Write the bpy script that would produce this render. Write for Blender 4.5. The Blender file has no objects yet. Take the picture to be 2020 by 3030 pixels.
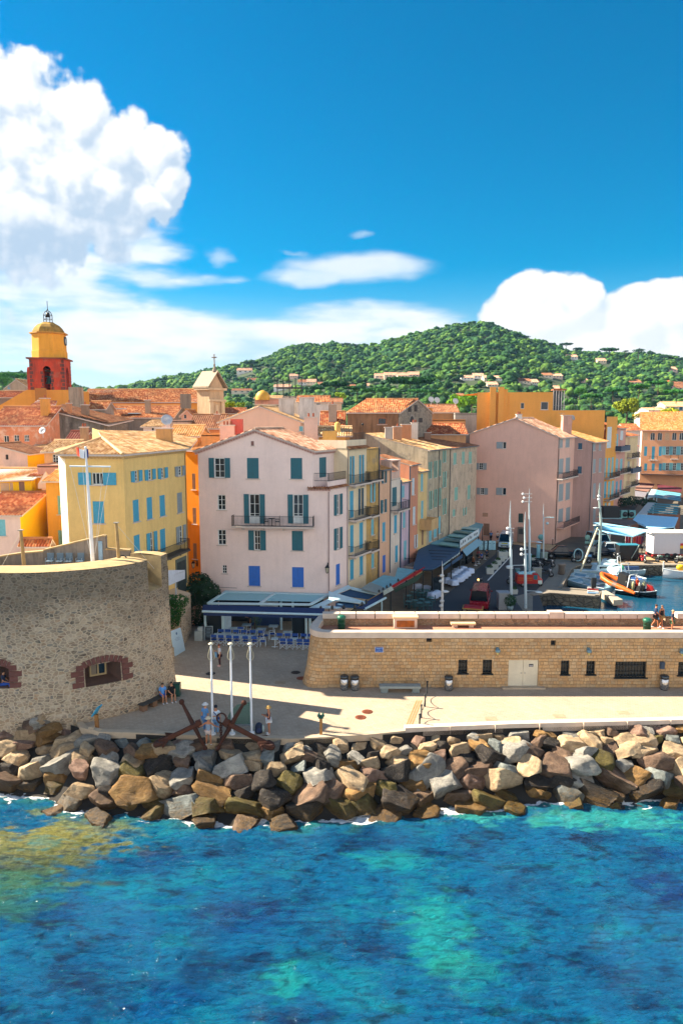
import bpy,bmesh,math,random
import numpy as np
from mathutils import Vector,Matrix
R=random.Random(7)
S=bpy.context.scene
COL=S.collection
H=19.0
F=2100.0
PITCH=math.atan2(275.0,F)
CP,SP=math.cos(PITCH),math.sin(PITCH)
cam=bpy.data.cameras.new('camera')
cam.sensor_fit='VERTICAL';cam.sensor_height=36.0;cam.sensor_width=24.0
cam.lens=F/3030.0*36.0
cam.clip_start=0.5;cam.clip_end=12000
camo=bpy.data.objects.new('camera',cam);COL.objects.link(camo)
camo.location=(0,0,H);camo.rotation_euler=(math.pi/2-PITCH,0,0)
S.camera=camo
S.view_settings.view_transform='Standard';S.view_settings.look='None'
S.view_settings.exposure=1.76;S.view_settings.gamma=1.0
S.cycles.use_denoising=True
S.cycles.max_bounces=6;S.cycles.diffuse_bounces=3;S.cycles.glossy_bounces=3
S.cycles.transmission_bounces=4;S.cycles.transparent_max_bounces=8
S.cycles.sample_clamp_indirect=6.0
def crop(x0,y0,s):return lambda x,y:(x0+x*s,y0+y*s)
c1=crop(0,880,.44643);c2=crop(0,1250,.38265);c3=crop(0,1580,.38265)
c4=crop(560,1200,.38265);c5=crop(560,1740,.38265);c6=crop(1000,1150,.31888)
c7=crop(1400,1120,.39541);d1=crop(1100,1640,.29337);d2=crop(1560,1560,.29337)
d3=crop(1300,1780,.45918);d4=crop(0,2080,.64413);d5=crop(1010,2080,.64413)
d6=crop(640,1000,.44643);d7=crop(1320,950,.44643);e2=crop(420,2020,.28061)
e3=crop(580,1740,.24235);g1=crop(0,1120,.2551);g2=crop(0,1300,.16582)
g3=crop(360,1120,.2551);g4=crop(1700,1180,.20408);g5=crop(480,1600,.14031)
g6=crop(880,1640,.26786);h3=crop(1280,1540,.12755);h5=crop(1440,1560,.12755)
h6=crop(1640,1560,.14031);h7=crop(1780,1380,.15306);h8=crop(1660,1660,.19133)
def ray(px,py):
 u=(px-1010)/F;v=(1515-py)/F
 return Vector((u,CP+v*SP,-SP+v*CP))
def gz(px,py,z=0.0):
 d=ray(px,py);t=(z-H)/d.z
 return Vector((d.x*t,d.y*t,z))
def ay(px,py,Y):
 d=ray(px,py);t=Y/d.y
 return Vector((d.x*t,Y,H+d.z*t))
def col(px,Y,z=10.0):
 return Vector(((px-1010)/F*(Y*CP-(z-H)*SP),Y))
def proj(p):
 d=p[1]*CP-(p[2]-H)*SP;up=p[1]*SP+(p[2]-H)*CP
 return(1010+F*p[0]/d,1515-F*up/d)
def chain(P0,slope,pxs,z=8.0):
 out=[]
 for px in pxs:
  k=(px-1010)/F;c=-(z-H)*SP
  t=(k*(P0[1]*CP+c)-P0[0])/(slope-k*CP)
  out.append(Vector((P0[0]+slope*t,P0[1]+t)))
 return out
def lin(c):
 if isinstance(c,str):
  c=c.lstrip('#');c=tuple(int(c[i:i+2],16)/255 for i in(0,2,4))
 return tuple((x/12.92 if x<=.04045 else((x+.055)/1.055)**2.4) for x in c)
class NT:
 def __init__(s,nt):s.nt=nt
 def n(s,t,**kw):
  x=s.nt.nodes.new(t)
  for k,v in kw.items():setattr(x,k,v)
  return x
 def set(s,sock,v):
  if v is None:return
  if hasattr(v,'is_output'):s.nt.links.new(v,sock)
  elif isinstance(v,(tuple,list)) and len(v)==3 and len(getattr(sock,'default_value',[0,0,0]))==4:sock.default_value=(*v,1)
  else:sock.default_value=v
 def m(s,op,a,b=None,c=None,clamp=False):
  x=s.n('ShaderNodeMath',operation=op,use_clamp=clamp)
  s.set(x.inputs[0],a)
  if b is not None:s.set(x.inputs[1],b)
  if c is not None:s.set(x.inputs[2],c)
  return x.outputs[0]
 def mix(s,f,a,b,blend='MIX'):
  x=s.n('ShaderNodeMix',data_type='RGBA',blend_type=blend)
  s.set(x.inputs[0],f);s.set(x.inputs[6],a);s.set(x.inputs[7],b)
  return x.outputs[2]
 def ramp(s,f,pts,interp='LINEAR'):
  x=s.n('ShaderNodeValToRGB');e=x.color_ramp;e.interpolation=interp
  while len(e.elements)<len(pts):e.elements.new(.5)
  for el,(p,c) in zip(e.elements,pts):
   el.position=p;el.color=(*c,1) if len(c)==3 else c
  s.set(x.inputs[0],f);return x.outputs[0]
 def noise(s,vec,scale,detail=4,rough=.55,dist=0):
  x=s.n('ShaderNodeTexNoise');s.set(x.inputs['Vector'],vec)
  x.inputs['Scale'].default_value=scale;x.inputs['Detail'].default_value=detail
  x.inputs['Roughness'].default_value=rough;x.inputs['Distortion'].default_value=dist
  return x.outputs[0]
 def mapr(s,v,a,b,c=0.,d=1.,smooth=False):
  x=s.n('ShaderNodeMapRange');x.interpolation_type='SMOOTHSTEP' if smooth else 'LINEAR'
  s.set(x.inputs[0],v)
  for i,q in enumerate((a,b,c,d)):s.set(x.inputs[i+1],q)
  return x.outputs[0]
 def vmul(s,v,k):
  x=s.n('ShaderNodeVectorMath',operation='MULTIPLY');s.set(x.inputs[0],v);x.inputs[1].default_value=k
  return x.outputs[0]
 def vadd(s,v,k):
  x=s.n('ShaderNodeVectorMath',operation='ADD');s.set(x.inputs[0],v);s.set(x.inputs[1],k)
  return x.outputs[0]
 def bump(s,h,st=.3,dist=.02):
  x=s.n('ShaderNodeBump');x.inputs['Strength'].default_value=st;x.inputs['Distance'].default_value=dist
  s.set(x.inputs['Height'],h);return x.outputs[0]
def newmat(name):
 m=bpy.data.materials.new(name);m.use_nodes=True
 nt=m.node_tree
 b=next(n for n in nt.nodes if n.type=='BSDF_PRINCIPLED')
 return m,NT(nt),b
def pos(t,kind='Object'):
 return t.n('ShaderNodeTexCoord').outputs[kind]
def geo(t):
 return t.n('ShaderNodeNewGeometry').outputs['Position']
MC={}
def plain(c,rough=.6,metal=0.,var=.12,vscale=3.,bump=0.,spec=.5,emit=0.,alpha=1.,trans=0.,name=None):
 key=(c,rough,metal,var,vscale,bump,spec,emit,alpha,trans)
 if key in MC:return MC[key]
 m,t,b=newmat(name or 'paint_'+(c if isinstance(c,str) else 'x'))
 cl=lin(c)
 p=pos(t)
 if var>0:
  n=t.noise(p,vscale,5)
  f=t.mapr(n,.3,.7,1-var,1+var*.6)
  hs=t.n('ShaderNodeHueSaturation');t.set(hs.inputs['Value'],f);hs.inputs['Color'].default_value=(*cl,1)
  t.set(b.inputs['Base Color'],hs.outputs[0])
  t.set(b.inputs['Roughness'],t.mapr(n,.3,.7,max(.02,rough-.1),min(1,rough+.1)))
 else:
  b.inputs['Base Color'].default_value=(*cl,1);b.inputs['Roughness'].default_value=rough
 b.inputs['Metallic'].default_value=metal
 b.inputs['Specular IOR Level'].default_value=spec
 if bump:t.set(b.inputs['Normal'],t.bump(t.noise(p,vscale*6,4),bump,.03))
 if emit:b.inputs['Emission Color'].default_value=(*cl,1);b.inputs['Emission Strength'].default_value=emit
 if trans:b.inputs['Transmission Weight'].default_value=trans
 if alpha<1:b.inputs['Alpha'].default_value=alpha
 MC[key]=m;return m
def stucco(c,stain=.25,stainc='#6b6258',var=.1,patch=None):
 key=('st',c,stain,stainc,var,patch)
 if key in MC:return MC[key]
 m,t,b=newmat('stucco_'+c.lstrip('#'))
 p=geo(t);cl=lin(c)
 n1=t.noise(p,.55,5,.6);n2=t.noise(p,4.5,5,.65)
 v=t.m('ADD',t.mapr(n1,.3,.7,-var,var),t.mapr(n2,.3,.7,-var*.6,var*.6))
 hs=t.n('ShaderNodeHueSaturation');t.set(hs.inputs['Value'],t.m('ADD',v,1.0));hs.inputs['Color'].default_value=(*cl,1)
 co=hs.outputs[0]
 if patch:
  co=t.mix(t.mapr(t.noise(p,.9,6,.7),.52,.62,0,.8),co,lin(patch))
 st=t.noise(t.vmul(p,(1.6,1.6,.22)),1.3,6,.7)
 co=t.mix(t.mapr(st,.46,.74,0,min(.85,stain*1.5)),co,lin(stainc))
 t.set(b.inputs['Base Color'],co);b.inputs['Roughness'].default_value=.9
 b.inputs['Specular IOR Level'].default_value=.2
 t.set(b.inputs['Normal'],t.bump(t.noise(p,14,5,.7),.28,.03))
 MC[key]=m;return m
def tiles(c0,c1,c2,dark=.5):
 key=('ti',c0,c1,c2,dark)
 if key in MC:return MC[key]
 m,t,b=newmat('roof_tiles_'+c0.lstrip('#'))
 uv=t.n('ShaderNodeUVMap').outputs[0];sp=t.n('ShaderNodeSeparateXYZ');t.set(sp.inputs[0],uv)
 iu=t.m('FLOOR',t.m('DIVIDE',sp.outputs[0],.26));iv=t.m('FLOOR',t.m('DIVIDE',sp.outputs[1],.36))
 cb=t.n('ShaderNodeCombineXYZ');t.set(cb.inputs[0],iu);t.set(cb.inputs[1],iv)
 wn=t.n('ShaderNodeTexWhiteNoise',noise_dimensions='2D');t.set(wn.inputs['Vector'],cb.outputs[0])
 co=t.ramp(wn.outputs[0],[(0,lin(c0)),(.5,lin(c1)),(1,lin(c2))])
 p=geo(t)
 co=t.mix(t.mapr(t.noise(p,.35,5,.65),.45,.7,0,dark),co,lin('#4b3226'))
 co=t.mix(t.mapr(t.noise(p,2.5,5,.7),.55,.75,0,.5),co,lin('#a9987f'))
 t.set(b.inputs['Base Color'],co);b.inputs['Roughness'].default_value=.85
 b.inputs['Specular IOR Level'].default_value=.25
 t.set(b.inputs['Normal'],t.bump(t.noise(p,20,4),.2,.02))
 MC[key]=m;return m
def glass_dark():
 if 'gl' in MC:return MC['gl']
 m,t,b=newmat('window_glass')
 p=pos(t)
 co=t.mix(t.noise(p,.8,3),lin('#0a1118'),lin('#26343c'))
 t.set(b.inputs['Base Color'],co);b.inputs['Roughness'].default_value=.12
 t.set(b.inputs['Normal'],t.bump(t.noise(p,1.7,2),.15,.05))
 MC['gl']=m;return m
def rubble(name,scale,cols,mortar,stain=0.,stretch=1.7,edge=.1,stainc='#3d4036',zlow=None):
 """irregular coursed stones: UV in metres"""
 m,t,b=newmat(name)
 uv=t.n('ShaderNodeUVMap').outputs[0]
 w=t.n('ShaderNodeTexNoise',noise_dimensions='3D');t.set(w.inputs['Vector'],uv);w.inputs['Scale'].default_value=1.6
 off=t.vmul(t.vadd(w.outputs[1],(-.5,-.5,-.5)),(.35,.25,0))
 q=t.vmul(t.vadd(uv,off),(scale,scale*stretch,1))
 vo=t.n('ShaderNodeTexVoronoi',voronoi_dimensions='2D');t.set(vo.inputs['Vector'],q);vo.inputs['Scale'].default_value=1;vo.inputs['Randomness'].default_value=.95
 ve=t.n('ShaderNodeTexVoronoi',voronoi_dimensions='2D',feature='DISTANCE_TO_EDGE');t.set(ve.inputs['Vector'],q);ve.inputs['Scale'].default_value=1;ve.inputs['Randomness'].default_value=.95
 sp=t.n('ShaderNodeSeparateColor');t.set(sp.inputs[0],vo.outputs['Color'])
 k=len(cols)-1
 co=t.ramp(sp.outputs[0],[(i/k,lin(c)) for i,c in enumerate(cols)])
 fine=t.noise(uv,9,6,.7)
 co=t.mix(t.mapr(fine,.35,.7,0,.55),co,lin(cols[k//2]),'MIX')
 gap=t.mapr(ve.outputs['Distance'],edge*.35,edge*1.3,0,1,True)
 gap=t.m('MULTIPLY',gap,t.mapr(t.noise(uv,2.2,4),.3,.62,.35,1))
 co=t.mix(gap,lin(mortar),co)
 if stain:
  sn=t.noise(t.vmul(uv,(.12,.2,1)),1.0,6,.62)
  sx=t.n('ShaderNodeSeparateXYZ');t.set(sx.inputs[0],uv)
  up=t.mapr(sx.outputs[1],*(zlow or(2.,9.)),-.24,.2)
  f=t.mapr(t.m('ADD',sn,up),.4,.62,0,stain)
  co=t.mix(f,co,lin(stainc))
 t.set(b.inputs['Base Color'],co);b.inputs['Roughness'].default_value=.92
 b.inputs['Specular IOR Level'].default_value=.2
 h=t.m('ADD',t.m('MULTIPLY',gap,1.0),t.m('MULTIPLY',fine,.8))
 t.set(b.inputs['Normal'],t.bump(h,.9,.06))
 return m
def org(o):
 while o.parent:o=o.parent
 return Vector(o.location)
class MB:
 def __init__(s):s.v=[];s.f=[];s.m=[];s.uv=[];s.sm=[];s.mx=None
 def add(s,vs,fs,mi=0,uvs=None,smooth=False):
  b=len(s.v)
  if s.mx is not None:vs=[s.mx@Vector(v) for v in vs]
  s.v.extend(tuple(v) for v in vs)
  for i,f in enumerate(fs):
   s.f.append(tuple(b+j for j in f));s.m.append(mi);s.sm.append(smooth)
   s.uv.append(uvs[i] if uvs else None)
  return s
 def box(s,c,d,rz=0.,mi=0,taper=1.):
  x,y,z=d[0]/2,d[1]/2,d[2]/2;cs,sn=math.cos(rz),math.sin(rz)
  vs=[]
  for k,q in((-1,1),(1,taper)):
   for a,bb in((-1,-1),(1,-1),(1,1),(-1,1)):
    X,Y=a*x*q,bb*y*q
    vs.append((c[0]+X*cs-Y*sn,c[1]+X*sn+Y*cs,c[2]+k*z))
  return s.add(vs,[(3,2,1,0),(4,5,6,7),(0,1,5,4),(1,2,6,5),(2,3,7,6),(3,0,4,7)],mi)
 def ob(s,o,a,b,c,mi=0):
  o,a,b,c=Vector(o),Vector(a),Vector(b),Vector(c)
  vs=[o,o+a,o+a+b,o+b,o+c,o+a+c,o+a+b+c,o+b+c]
  fs=[(3,2,1,0),(4,5,6,7),(0,1,5,4),(1,2,6,5),(2,3,7,6),(3,0,4,7)]
  if a.cross(b).dot(c)<0:fs=[tuple(reversed(f)) for f in fs]
  return s.add(vs,fs,mi)
 def poly(s,pts,mi=0,uv=None):return s.add(pts,[tuple(range(len(pts)))],mi,[uv] if uv else None)
 def slab(s,pts,th,mi=0):
  """polygon (any orientation) extruded by vector th"""
  th=Vector(th);n=len(pts);P=[Vector(p) for p in pts]
  nrm=sum(((P[i]-P[0]).cross(P[(i+1)%n]-P[0]) for i in range(1,n-1)),Vector())
  if nrm.dot(th)<0:P=P[::-1]
  vs=P+[p+th for p in P]
  fs=[tuple(range(n-1,-1,-1)),tuple(range(n,2*n))]+[(i,(i+1)%n,n+(i+1)%n,n+i) for i in range(n)]
  return s.add(vs,fs,mi)
 def prism(s,poly,z0,z1,mi=0):
  return s.slab([(p[0],p[1],z0) for p in poly],(0,0,z1-z0),mi)
 def tube(s,pts,rads,n=8,mi=0,smooth=True,cap=True):
  P=[Vector(p) for p in pts]
  if not isinstance(rads,(list,tuple)):rads=[rads]*len(P)
  vs=[];fs=[]
  u=None
  for i,p in enumerate(P):
   d=(P[min(i+1,len(P)-1)]-P[max(i-1,0)]).normalized()
   if u is None:
    u=d.orthogonal().normalized()
   else:
    u=(u-d*u.dot(d));u=u.normalized() if u.length>1e-6 else d.orthogonal().normalized()
   w=d.cross(u)
   for k in range(n):
    a=2*math.pi*k/n
    vs.append(p+(u*math.cos(a)+w*math.sin(a))*rads[i])
  for i in range(len(P)-1):
   for k in range(n):
    fs.append((i*n+k,i*n+(k+1)%n,(i+1)*n+(k+1)%n,(i+1)*n+k))
  s.add(vs,fs,mi,None,smooth)
  if cap:
   b=len(vs)
   s.add(vs[:n],[tuple(range(n-1,-1,-1))],mi) if s.mx is None else s.add(vs[:n],[tuple(range(n-1,-1,-1))],mi)
   s.add(vs[-n:],[tuple(range(n))],mi)
  return s
 def lathe(s,prof,c=(0,0,0),n=16,mi=0,smooth=True,a0=0.,a1=2*math.pi):
  full=abs(a1-a0-2*math.pi)<1e-6;k=n if full else n+1
  vs=[];fs=[]
  for r,z in prof:
   for i in range(k):
    a=a0+(a1-a0)*i/n
    vs.append((c[0]+r*math.cos(a),c[1]+r*math.sin(a),c[2]+z))
  for j in range(len(prof)-1):
   for i in range(n):
    i2=(i+1)%k
    fs.append((j*k+i,j*k+i2,(j+1)*k+i2,(j+1)*k+i))
  return s.add(vs,fs,mi,None,smooth)
 def ball(s,c,r,n=10,mi=0):
  if not isinstance(r,(tuple,list)):r=(r,r,r)
  vs=[];fs=[];m=max(5,n//2+1)
  for j in range(m+1):
   th=math.pi*j/m
   for i in range(n):
    a=2*math.pi*i/n
    vs.append((c[0]+r[0]*math.sin(th)*math.cos(a),c[1]+r[1]*math.sin(th)*math.sin(a),c[2]-r[2]*math.cos(th)))
  for j in range(m):
   for i in range(n):
    fs.append((j*n+i,j*n+(i+1)%n,(j+1)*n+(i+1)%n,(j+1)*n+i))
  return s.add(vs,fs,mi,None,True)
 def build(s,name,mats,parent=None,local=False,loc=None):
  me=bpy.data.meshes.new(name)
  o_=Vector((0,0,0))
  if parent is not None and not local:o_=org(parent)
  if loc is not None:o_=Vector(loc)
  me.from_pydata([(v[0]-o_.x,v[1]-o_.y,v[2]-o_.z) for v in s.v],[],s.f)
  if not isinstance(mats,(list,tuple)):mats=[mats]
  for m in mats:me.materials.append(m)
  if s.f:
   me.polygons.foreach_set('material_index',s.m);me.polygons.foreach_set('use_smooth',s.sm)
   if any(u is not None for u in s.uv):
    L=me.uv_layers.new(name='UVMap');flat=[]
    for f,u in zip(s.f,s.uv):
     for i in range(len(f)):flat.extend(u[i] if u else(0,0))
    L.data.foreach_set('uv',flat)
  me.validate();me.update()
  o=bpy.data.objects.new(name,me);COL.objects.link(o)
  if parent is not None:o.parent=parent
  if loc is not None:o.location=loc
  return o
def tag(o,label=None,cat=None,group=None,kind=None):
 if label:o['label']=label
 if cat:o['category']=cat
 if group:o['group']=group
 if kind:o['kind']=kind
 return o
def thing(name,label,cat,loc=(0,0,0),rz=0.,group=None):
 o=bpy.data.objects.new(name,None);COL.objects.link(o);o.empty_display_size=.3
 o.location=loc;o.rotation_euler=(0,0,rz)
 return tag(o,label,cat,group)
def copy_tree(o,loc=None,rz=None,sc=None,label=None,parent=None):
 c=o.copy();COL.objects.link(c)
 if parent is not None:c.parent=parent
 if loc is not None:c.location=loc
 if rz is not None:c.rotation_euler=(0,0,rz)
 if sc is not None:c.scale=sc if isinstance(sc,(tuple,list)) else(sc,sc,sc)
 if label:c['label']=label
 for ch in KIDS.get(o.name,[]):copy_tree(ch,parent=c)
 return c
KIDS={}
def index_kids():
 KIDS.clear()
 for o in COL.objects:
  if o.parent:KIDS.setdefault(o.parent.name,[]).append(o)
def text_mesh(mb,s,o,ux,uy,h,mi=0,lift=.004,squeeze=.62):
 """tiny stroke lettering out of thin bars; o = lower left, ux / uy unit vectors on the sign"""
 G={'A':['00-24','24-40','11-31'],'B':['00-04','04-34','34-32','32-02','32-30','30-00'],'C':['44-04','04-00','00-40'],'D':['00-04','04-33','33-31','31-00'],'E':['00-04','04-44','02-32','00-40'],'F':['00-04','04-44','02-32'],'G':['44-04','04-00','00-40','40-42','42-22'],'I':['20-24'],'L':['04-00','00-40'],'M':['00-04','04-22','22-44','44-40'],'N':['00-04','04-40','40-44'],'O':['00-04','04-44','44-40','40-00'],'P':['00-04','04-44','44-42','42-02'],'R':['00-04','04-44','44-42','42-02','12-40'],'S':['44-04','04-02','02-42','42-40','40-00'],'T':['04-44','24-20'],'U':['04-00','00-40','40-44'],'V':['04-20','20-44'],'-':['12-32'],' ':[]}
 ux,uy=Vector(ux),Vector(uy);n=ux.cross(uy).normalized();o=Vector(o);w=h*squeeze;th=h*.16
 for ch in s:
  for st in G.get(ch,['00-44']):
   a=o+ux*(int(st[0])/4*w)+uy*(int(st[1])/4*h);b=o+ux*(int(st[3])/4*w)+uy*(int(st[4])/4*h)
   d=(b-a).normalized();q=n.cross(d)*th/2
   mb.poly([a-q+n*lift,b-q+n*lift,b+q+n*lift,a+q+n*lift],mi)
  o=o+ux*w*1.45
FILL_CLOUD=(.62,.59,.57)  # glow of the unseen clouds added around the back to fill the facades
SUNV=Vector((-1.25,.39,1.0)).normalized()
sl=bpy.data.lights.new('sun','SUN');sl.energy=5.0;sl.angle=math.radians(.5);sl.color=(1,.87,.68)
so=bpy.data.objects.new('sun',sl);COL.objects.link(so)
so.rotation_euler=(-SUNV).to_track_quat('-Z','Y').to_euler();so.location=(-80,30,90)
W=bpy.data.worlds.new('World');S.world=W;W.use_nodes=True
t=NT(W.node_tree);W.node_tree.nodes.clear()
sky=t.n('ShaderNodeTexSky',sky_type='NISHITA');sky.sun_disc=False
sky.sun_elevation=math.asin(SUNV.z);sky.sun_rotation=math.atan2(SUNV.x,SUNV.y)
sky.air_density=1.0;sky.dust_density=.35;sky.ozone_density=2.5
hs=t.n('ShaderNodeHueSaturation');hs.inputs['Saturation'].default_value=1.9;hs.inputs['Value'].default_value=.72;hs.inputs['Hue'].default_value=.49
t.set(hs.inputs['Color'],sky.outputs[0])
bg=t.n('ShaderNodeBackground');bg.inputs['Strength'].default_value=.062
t.set(bg.inputs['Color'],hs.outputs[0])
out=t.n('ShaderNodeOutputWorld');W.node_tree.links.new(bg.outputs[0],out.inputs[0])
W.cycles.sampling_method='MANUAL';W.cycles.sample_map_resolution=512
def _h(ix,iy,seed):
 n=(ix.astype(np.int64)*374761393+iy.astype(np.int64)*668265263+seed*1442695041)&0xffffffff
 n=((n^(n>>13))*1274126177)&0xffffffff
 return(n^(n>>16))&0xffffffff
def perlin(x,y,seed):
 x0=np.floor(x);y0=np.floor(y);fx=x-x0;fy=y-y0
 ux=fx*fx*fx*(fx*(fx*6-15)+10);uy=fy*fy*fy*(fy*(fy*6-15)+10)
 def g(dx,dy):
  a=_h(x0+dx,y0+dy,seed)*(2*np.pi/4294967296.0)
  return np.cos(a)*(fx-dx)+np.sin(a)*(fy-dy)
 a=g(0,0)*(1-ux)+g(1,0)*ux;b=g(0,1)*(1-ux)+g(1,1)*ux
 return(a*(1-uy)+b*uy)*1.4
def fbm(x,y,seed,oc=6,gain=.5):
 r=0;a=1.;n=0
 for i in range(oc):
  r=r+a*perlin(x*2**i+17.3*i,y*2**i-9.1*i,seed+i);n+=a;a*=gain
 return r/n*1.35
def worley(x,y,seed):
 x0=np.floor(x);y0=np.floor(y);d=np.full(x.shape,9.)
 for dx in(-1,0,1):
  for dy in(-1,0,1):
   a=_h(x0+dx,y0+dy,seed)/4294967296.0;b=_h(x0+dx,y0+dy,seed+77)/4294967296.0
   d=np.minimum(d,(x0+dx+a-x)**2+(y0+dy+b-y)**2)
 return np.sqrt(d)
def billow(x,y,seed,oc=4):
 r=0;a=1.;n=0
 for i in range(oc):
  r=r+a*(1-np.minimum(1,worley(x*2**i+3.7*i,y*2**i+1.3*i,seed+i))**1.3);n+=a;a*=.52
 return r/n
def sst(v,a,b):
 q=np.clip((v-a)/(b-a),0,1);return q*q*(3-2*q)
def azel(px,py):
 d=ray(px,py).normalized();return math.atan2(d.x,d.y),math.asin(d.z)
NA,NE=1000,540
AZ0,AZ1,EL0,EL1=math.radians(-52),math.radians(46),math.radians(-1.5),math.radians(30.5)
AZ,EL=np.meshgrid(np.linspace(AZ0,AZ1,NA),np.linspace(EL0,EL1,NE))
def dens(AZ,EL):
 X=AZ*10;Y=EL*10
 wx=fbm(X*.9,Y*.9,5,4)*.22;wy=fbm(X*.9,Y*.9,55,4)*.22
 def ell(cx,cy,rx,ry):
  a,e=azel(cx,cy);da=rx/F*.93;de=ry/F*.93
  return 1-np.sqrt(((AZ+wx*.045-a)/da)**2+((EL+wy*.045-e)/de)**2)
 un=lambda L:np.maximum.reduce([ell(*q) for q in L])
 pf=billow(X*1.1+wx,Y*1.2+wy,11,5)-.55
 nd=fbm(X*3.2,Y*3.2,31,6)
 nf=fbm(X*.42,Y*2.1,71,7)
 nf2=fbm(X*1.3+wx*2,Y*4.5,75,6)
 cum=un([(-90,370,290,200),(40,300,130,110),(100,420,230,180),(230,360,115,95),(200,530,260,160),(330,440,130,110),(420,470,120,90),(500,540,66,66),(430,590,90,50),(60,640,330,130),(-250,500,420,330)])
 dc=cum*.9+pf*.75+nd*.22
 cr=un([(1600,930,190,130),(1500,960,90,90),(1690,900,110,90),(1630,860,80,60),(1870,960,150,105),(1990,930,150,95),(1750,1030,340,110),(2120,990,300,150)])
 dr=cr*1.1+pf*.42+nd*.1
 fl=un([(-80,690,480,150),(250,700,330,70),(420,740,190,60),(150,850,620,120),(480,835,300,62),(250,975,900,95),(-100,760,500,150),(60,740,420,90)])+nf*.75+nf2*.25
 le=un([(1060,798,270,58),(930,818,180,40)])+nf*.12+nf2*.16
 ba=un([(700,1020,950,130),(1050,935,380,66),(350,1000,900,120)])+nf*.55+nf2*.2
 wi=un([(655,755,60,42),(1075,700,60,14),(870,748,90,14)])+nf2*.5+nd*.45
 return dc,dr,fl,le,ba,wi,pf,nd,nf,nf2
dc,dr,fl,le,ba,wi,pf,nd,nf,nf2=dens(AZ,EL)
lit=dens(AZ-.018,EL+.022)
sh_c=sst((dc-lit[0]),-.30,.22);sh_r=sst((dr-lit[1]),-.30,.2)
sh_c2=dens(AZ-.006,EL+.008)[0];sh_f=sst(dc-sh_c2,-.16,.12)
def col3(lo,hi,f):return np.array(lo)[None,None]+(np.array(hi)-np.array(lo))[None,None]*f[...,None]
ely=lambda y:azel(400,y)[1]
under=sst(EL,ely(770),ely(520))
wht=np.array((.47,.475,.48));gry=np.array((.22,.285,.36))
ccol=col3(gry,wht,np.clip((.55*sh_c+.45*sh_f)*(.55+.45*under)+.12*under+np.clip(dc-.9,0,.5)*.1,0,1))
rcol=col3((.31,.365,.42),(.455,.457,.46),np.clip(.62*sh_r+.22*sst(dr,.05,.5)+.45*sst(pf,-.2,.22)-.12,0,1))
fcol=col3((.25,.35,.43),(.44,.455,.465),sst(nf+.5*nf2+.25,-.5,.7))
hz=sst(EL,math.radians(12),math.radians(-1))*.8
cov=hz;C=np.broadcast_to(np.array((.30,.39,.455)),fcol.shape).copy()
for a,cc in((sst(wi,.25,1.2)*.45,fcol),(sst(ba,.0,.75)*.95,fcol),(sst(fl,.05,.8)*.93,fcol),(sst(le,.0,.6)*.8,fcol),(sst(dr,.06,.2),rcol),(sst(dc,.02,.2),ccol)):
 o=a+cov*(1-a)
 C=np.where(o[...,None]>1e-5,(cc*a[...,None]+C*(cov*(1-a))[...,None])/np.maximum(o,1e-5)[...,None],C);cov=o
RD=7000.
vs=np.stack([RD*np.sin(AZ)*np.cos(EL),RD*np.cos(AZ)*np.cos(EL),RD*np.sin(EL)+H],-1).reshape(-1,3)
ii=(np.arange(NE-1)[:,None]*NA+np.arange(NA-1)[None]).reshape(-1)
fs=np.stack([ii,ii+NA,ii+NA+1,ii+1],-1)
def np_mesh(name,vs,fs,k):
 me=bpy.data.meshes.new(name);me.vertices.add(len(vs));me.vertices.foreach_set('co',np.ascontiguousarray(vs,np.float32).ravel())
 me.loops.add(fs.size);me.loops.foreach_set('vertex_index',np.ascontiguousarray(fs,np.int32).ravel())
 me.polygons.add(len(fs));me.polygons.foreach_set('loop_start',np.arange(len(fs),dtype=np.int32)*k)
 me.update(calc_edges=True);return me
me=np_mesh('sky',vs,fs,4)
at=me.color_attributes.new('cloud','FLOAT_COLOR','POINT')
C=C*.70
at.data.foreach_set('color',np.concatenate([C.reshape(-1,3),np.clip(cov,0,1).reshape(-1,1)],1).astype(np.float32).ravel())
m=bpy.data.materials.new('cloud_light');m.use_nodes=True;m.node_tree.nodes.clear();t=NT(m.node_tree)
va=t.n('ShaderNodeVertexColor',layer_name='cloud');em=t.n('ShaderNodeEmission');t.set(em.inputs[0],va.outputs[0]);em.inputs[1].default_value=1.0
tr=t.n('ShaderNodeBsdfTransparent');mx=t.n('ShaderNodeMixShader');t.set(mx.inputs[0],va.outputs[1])
m.node_tree.links.new(tr.outputs[0],mx.inputs[1]);m.node_tree.links.new(em.outputs[0],mx.inputs[2])
o=t.n('ShaderNodeOutputMaterial');m.node_tree.links.new(mx.outputs[0],o.inputs[0])
m.cycles.emission_sampling='NONE'
me.materials.append(m)
ob=bpy.data.objects.new('sky',me);COL.objects.link(ob);ob['kind']='structure'
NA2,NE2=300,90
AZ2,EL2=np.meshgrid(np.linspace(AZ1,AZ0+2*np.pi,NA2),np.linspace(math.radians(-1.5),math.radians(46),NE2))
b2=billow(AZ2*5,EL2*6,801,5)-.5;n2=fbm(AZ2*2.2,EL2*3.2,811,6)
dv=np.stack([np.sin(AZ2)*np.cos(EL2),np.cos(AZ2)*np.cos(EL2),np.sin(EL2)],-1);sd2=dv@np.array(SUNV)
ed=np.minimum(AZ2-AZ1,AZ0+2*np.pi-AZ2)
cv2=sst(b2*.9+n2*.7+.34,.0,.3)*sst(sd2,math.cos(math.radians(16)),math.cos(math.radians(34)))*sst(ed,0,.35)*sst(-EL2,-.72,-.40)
tn=np.clip(.75+.5*b2+.25*n2,.3,1.1)[...,None]*np.array(FILL_CLOUD)
vs2=RD*dv+np.array([0,0,H]);i2=(np.arange(NE2-1)[:,None]*NA2+np.arange(NA2-1)[None]).reshape(-1)
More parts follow.
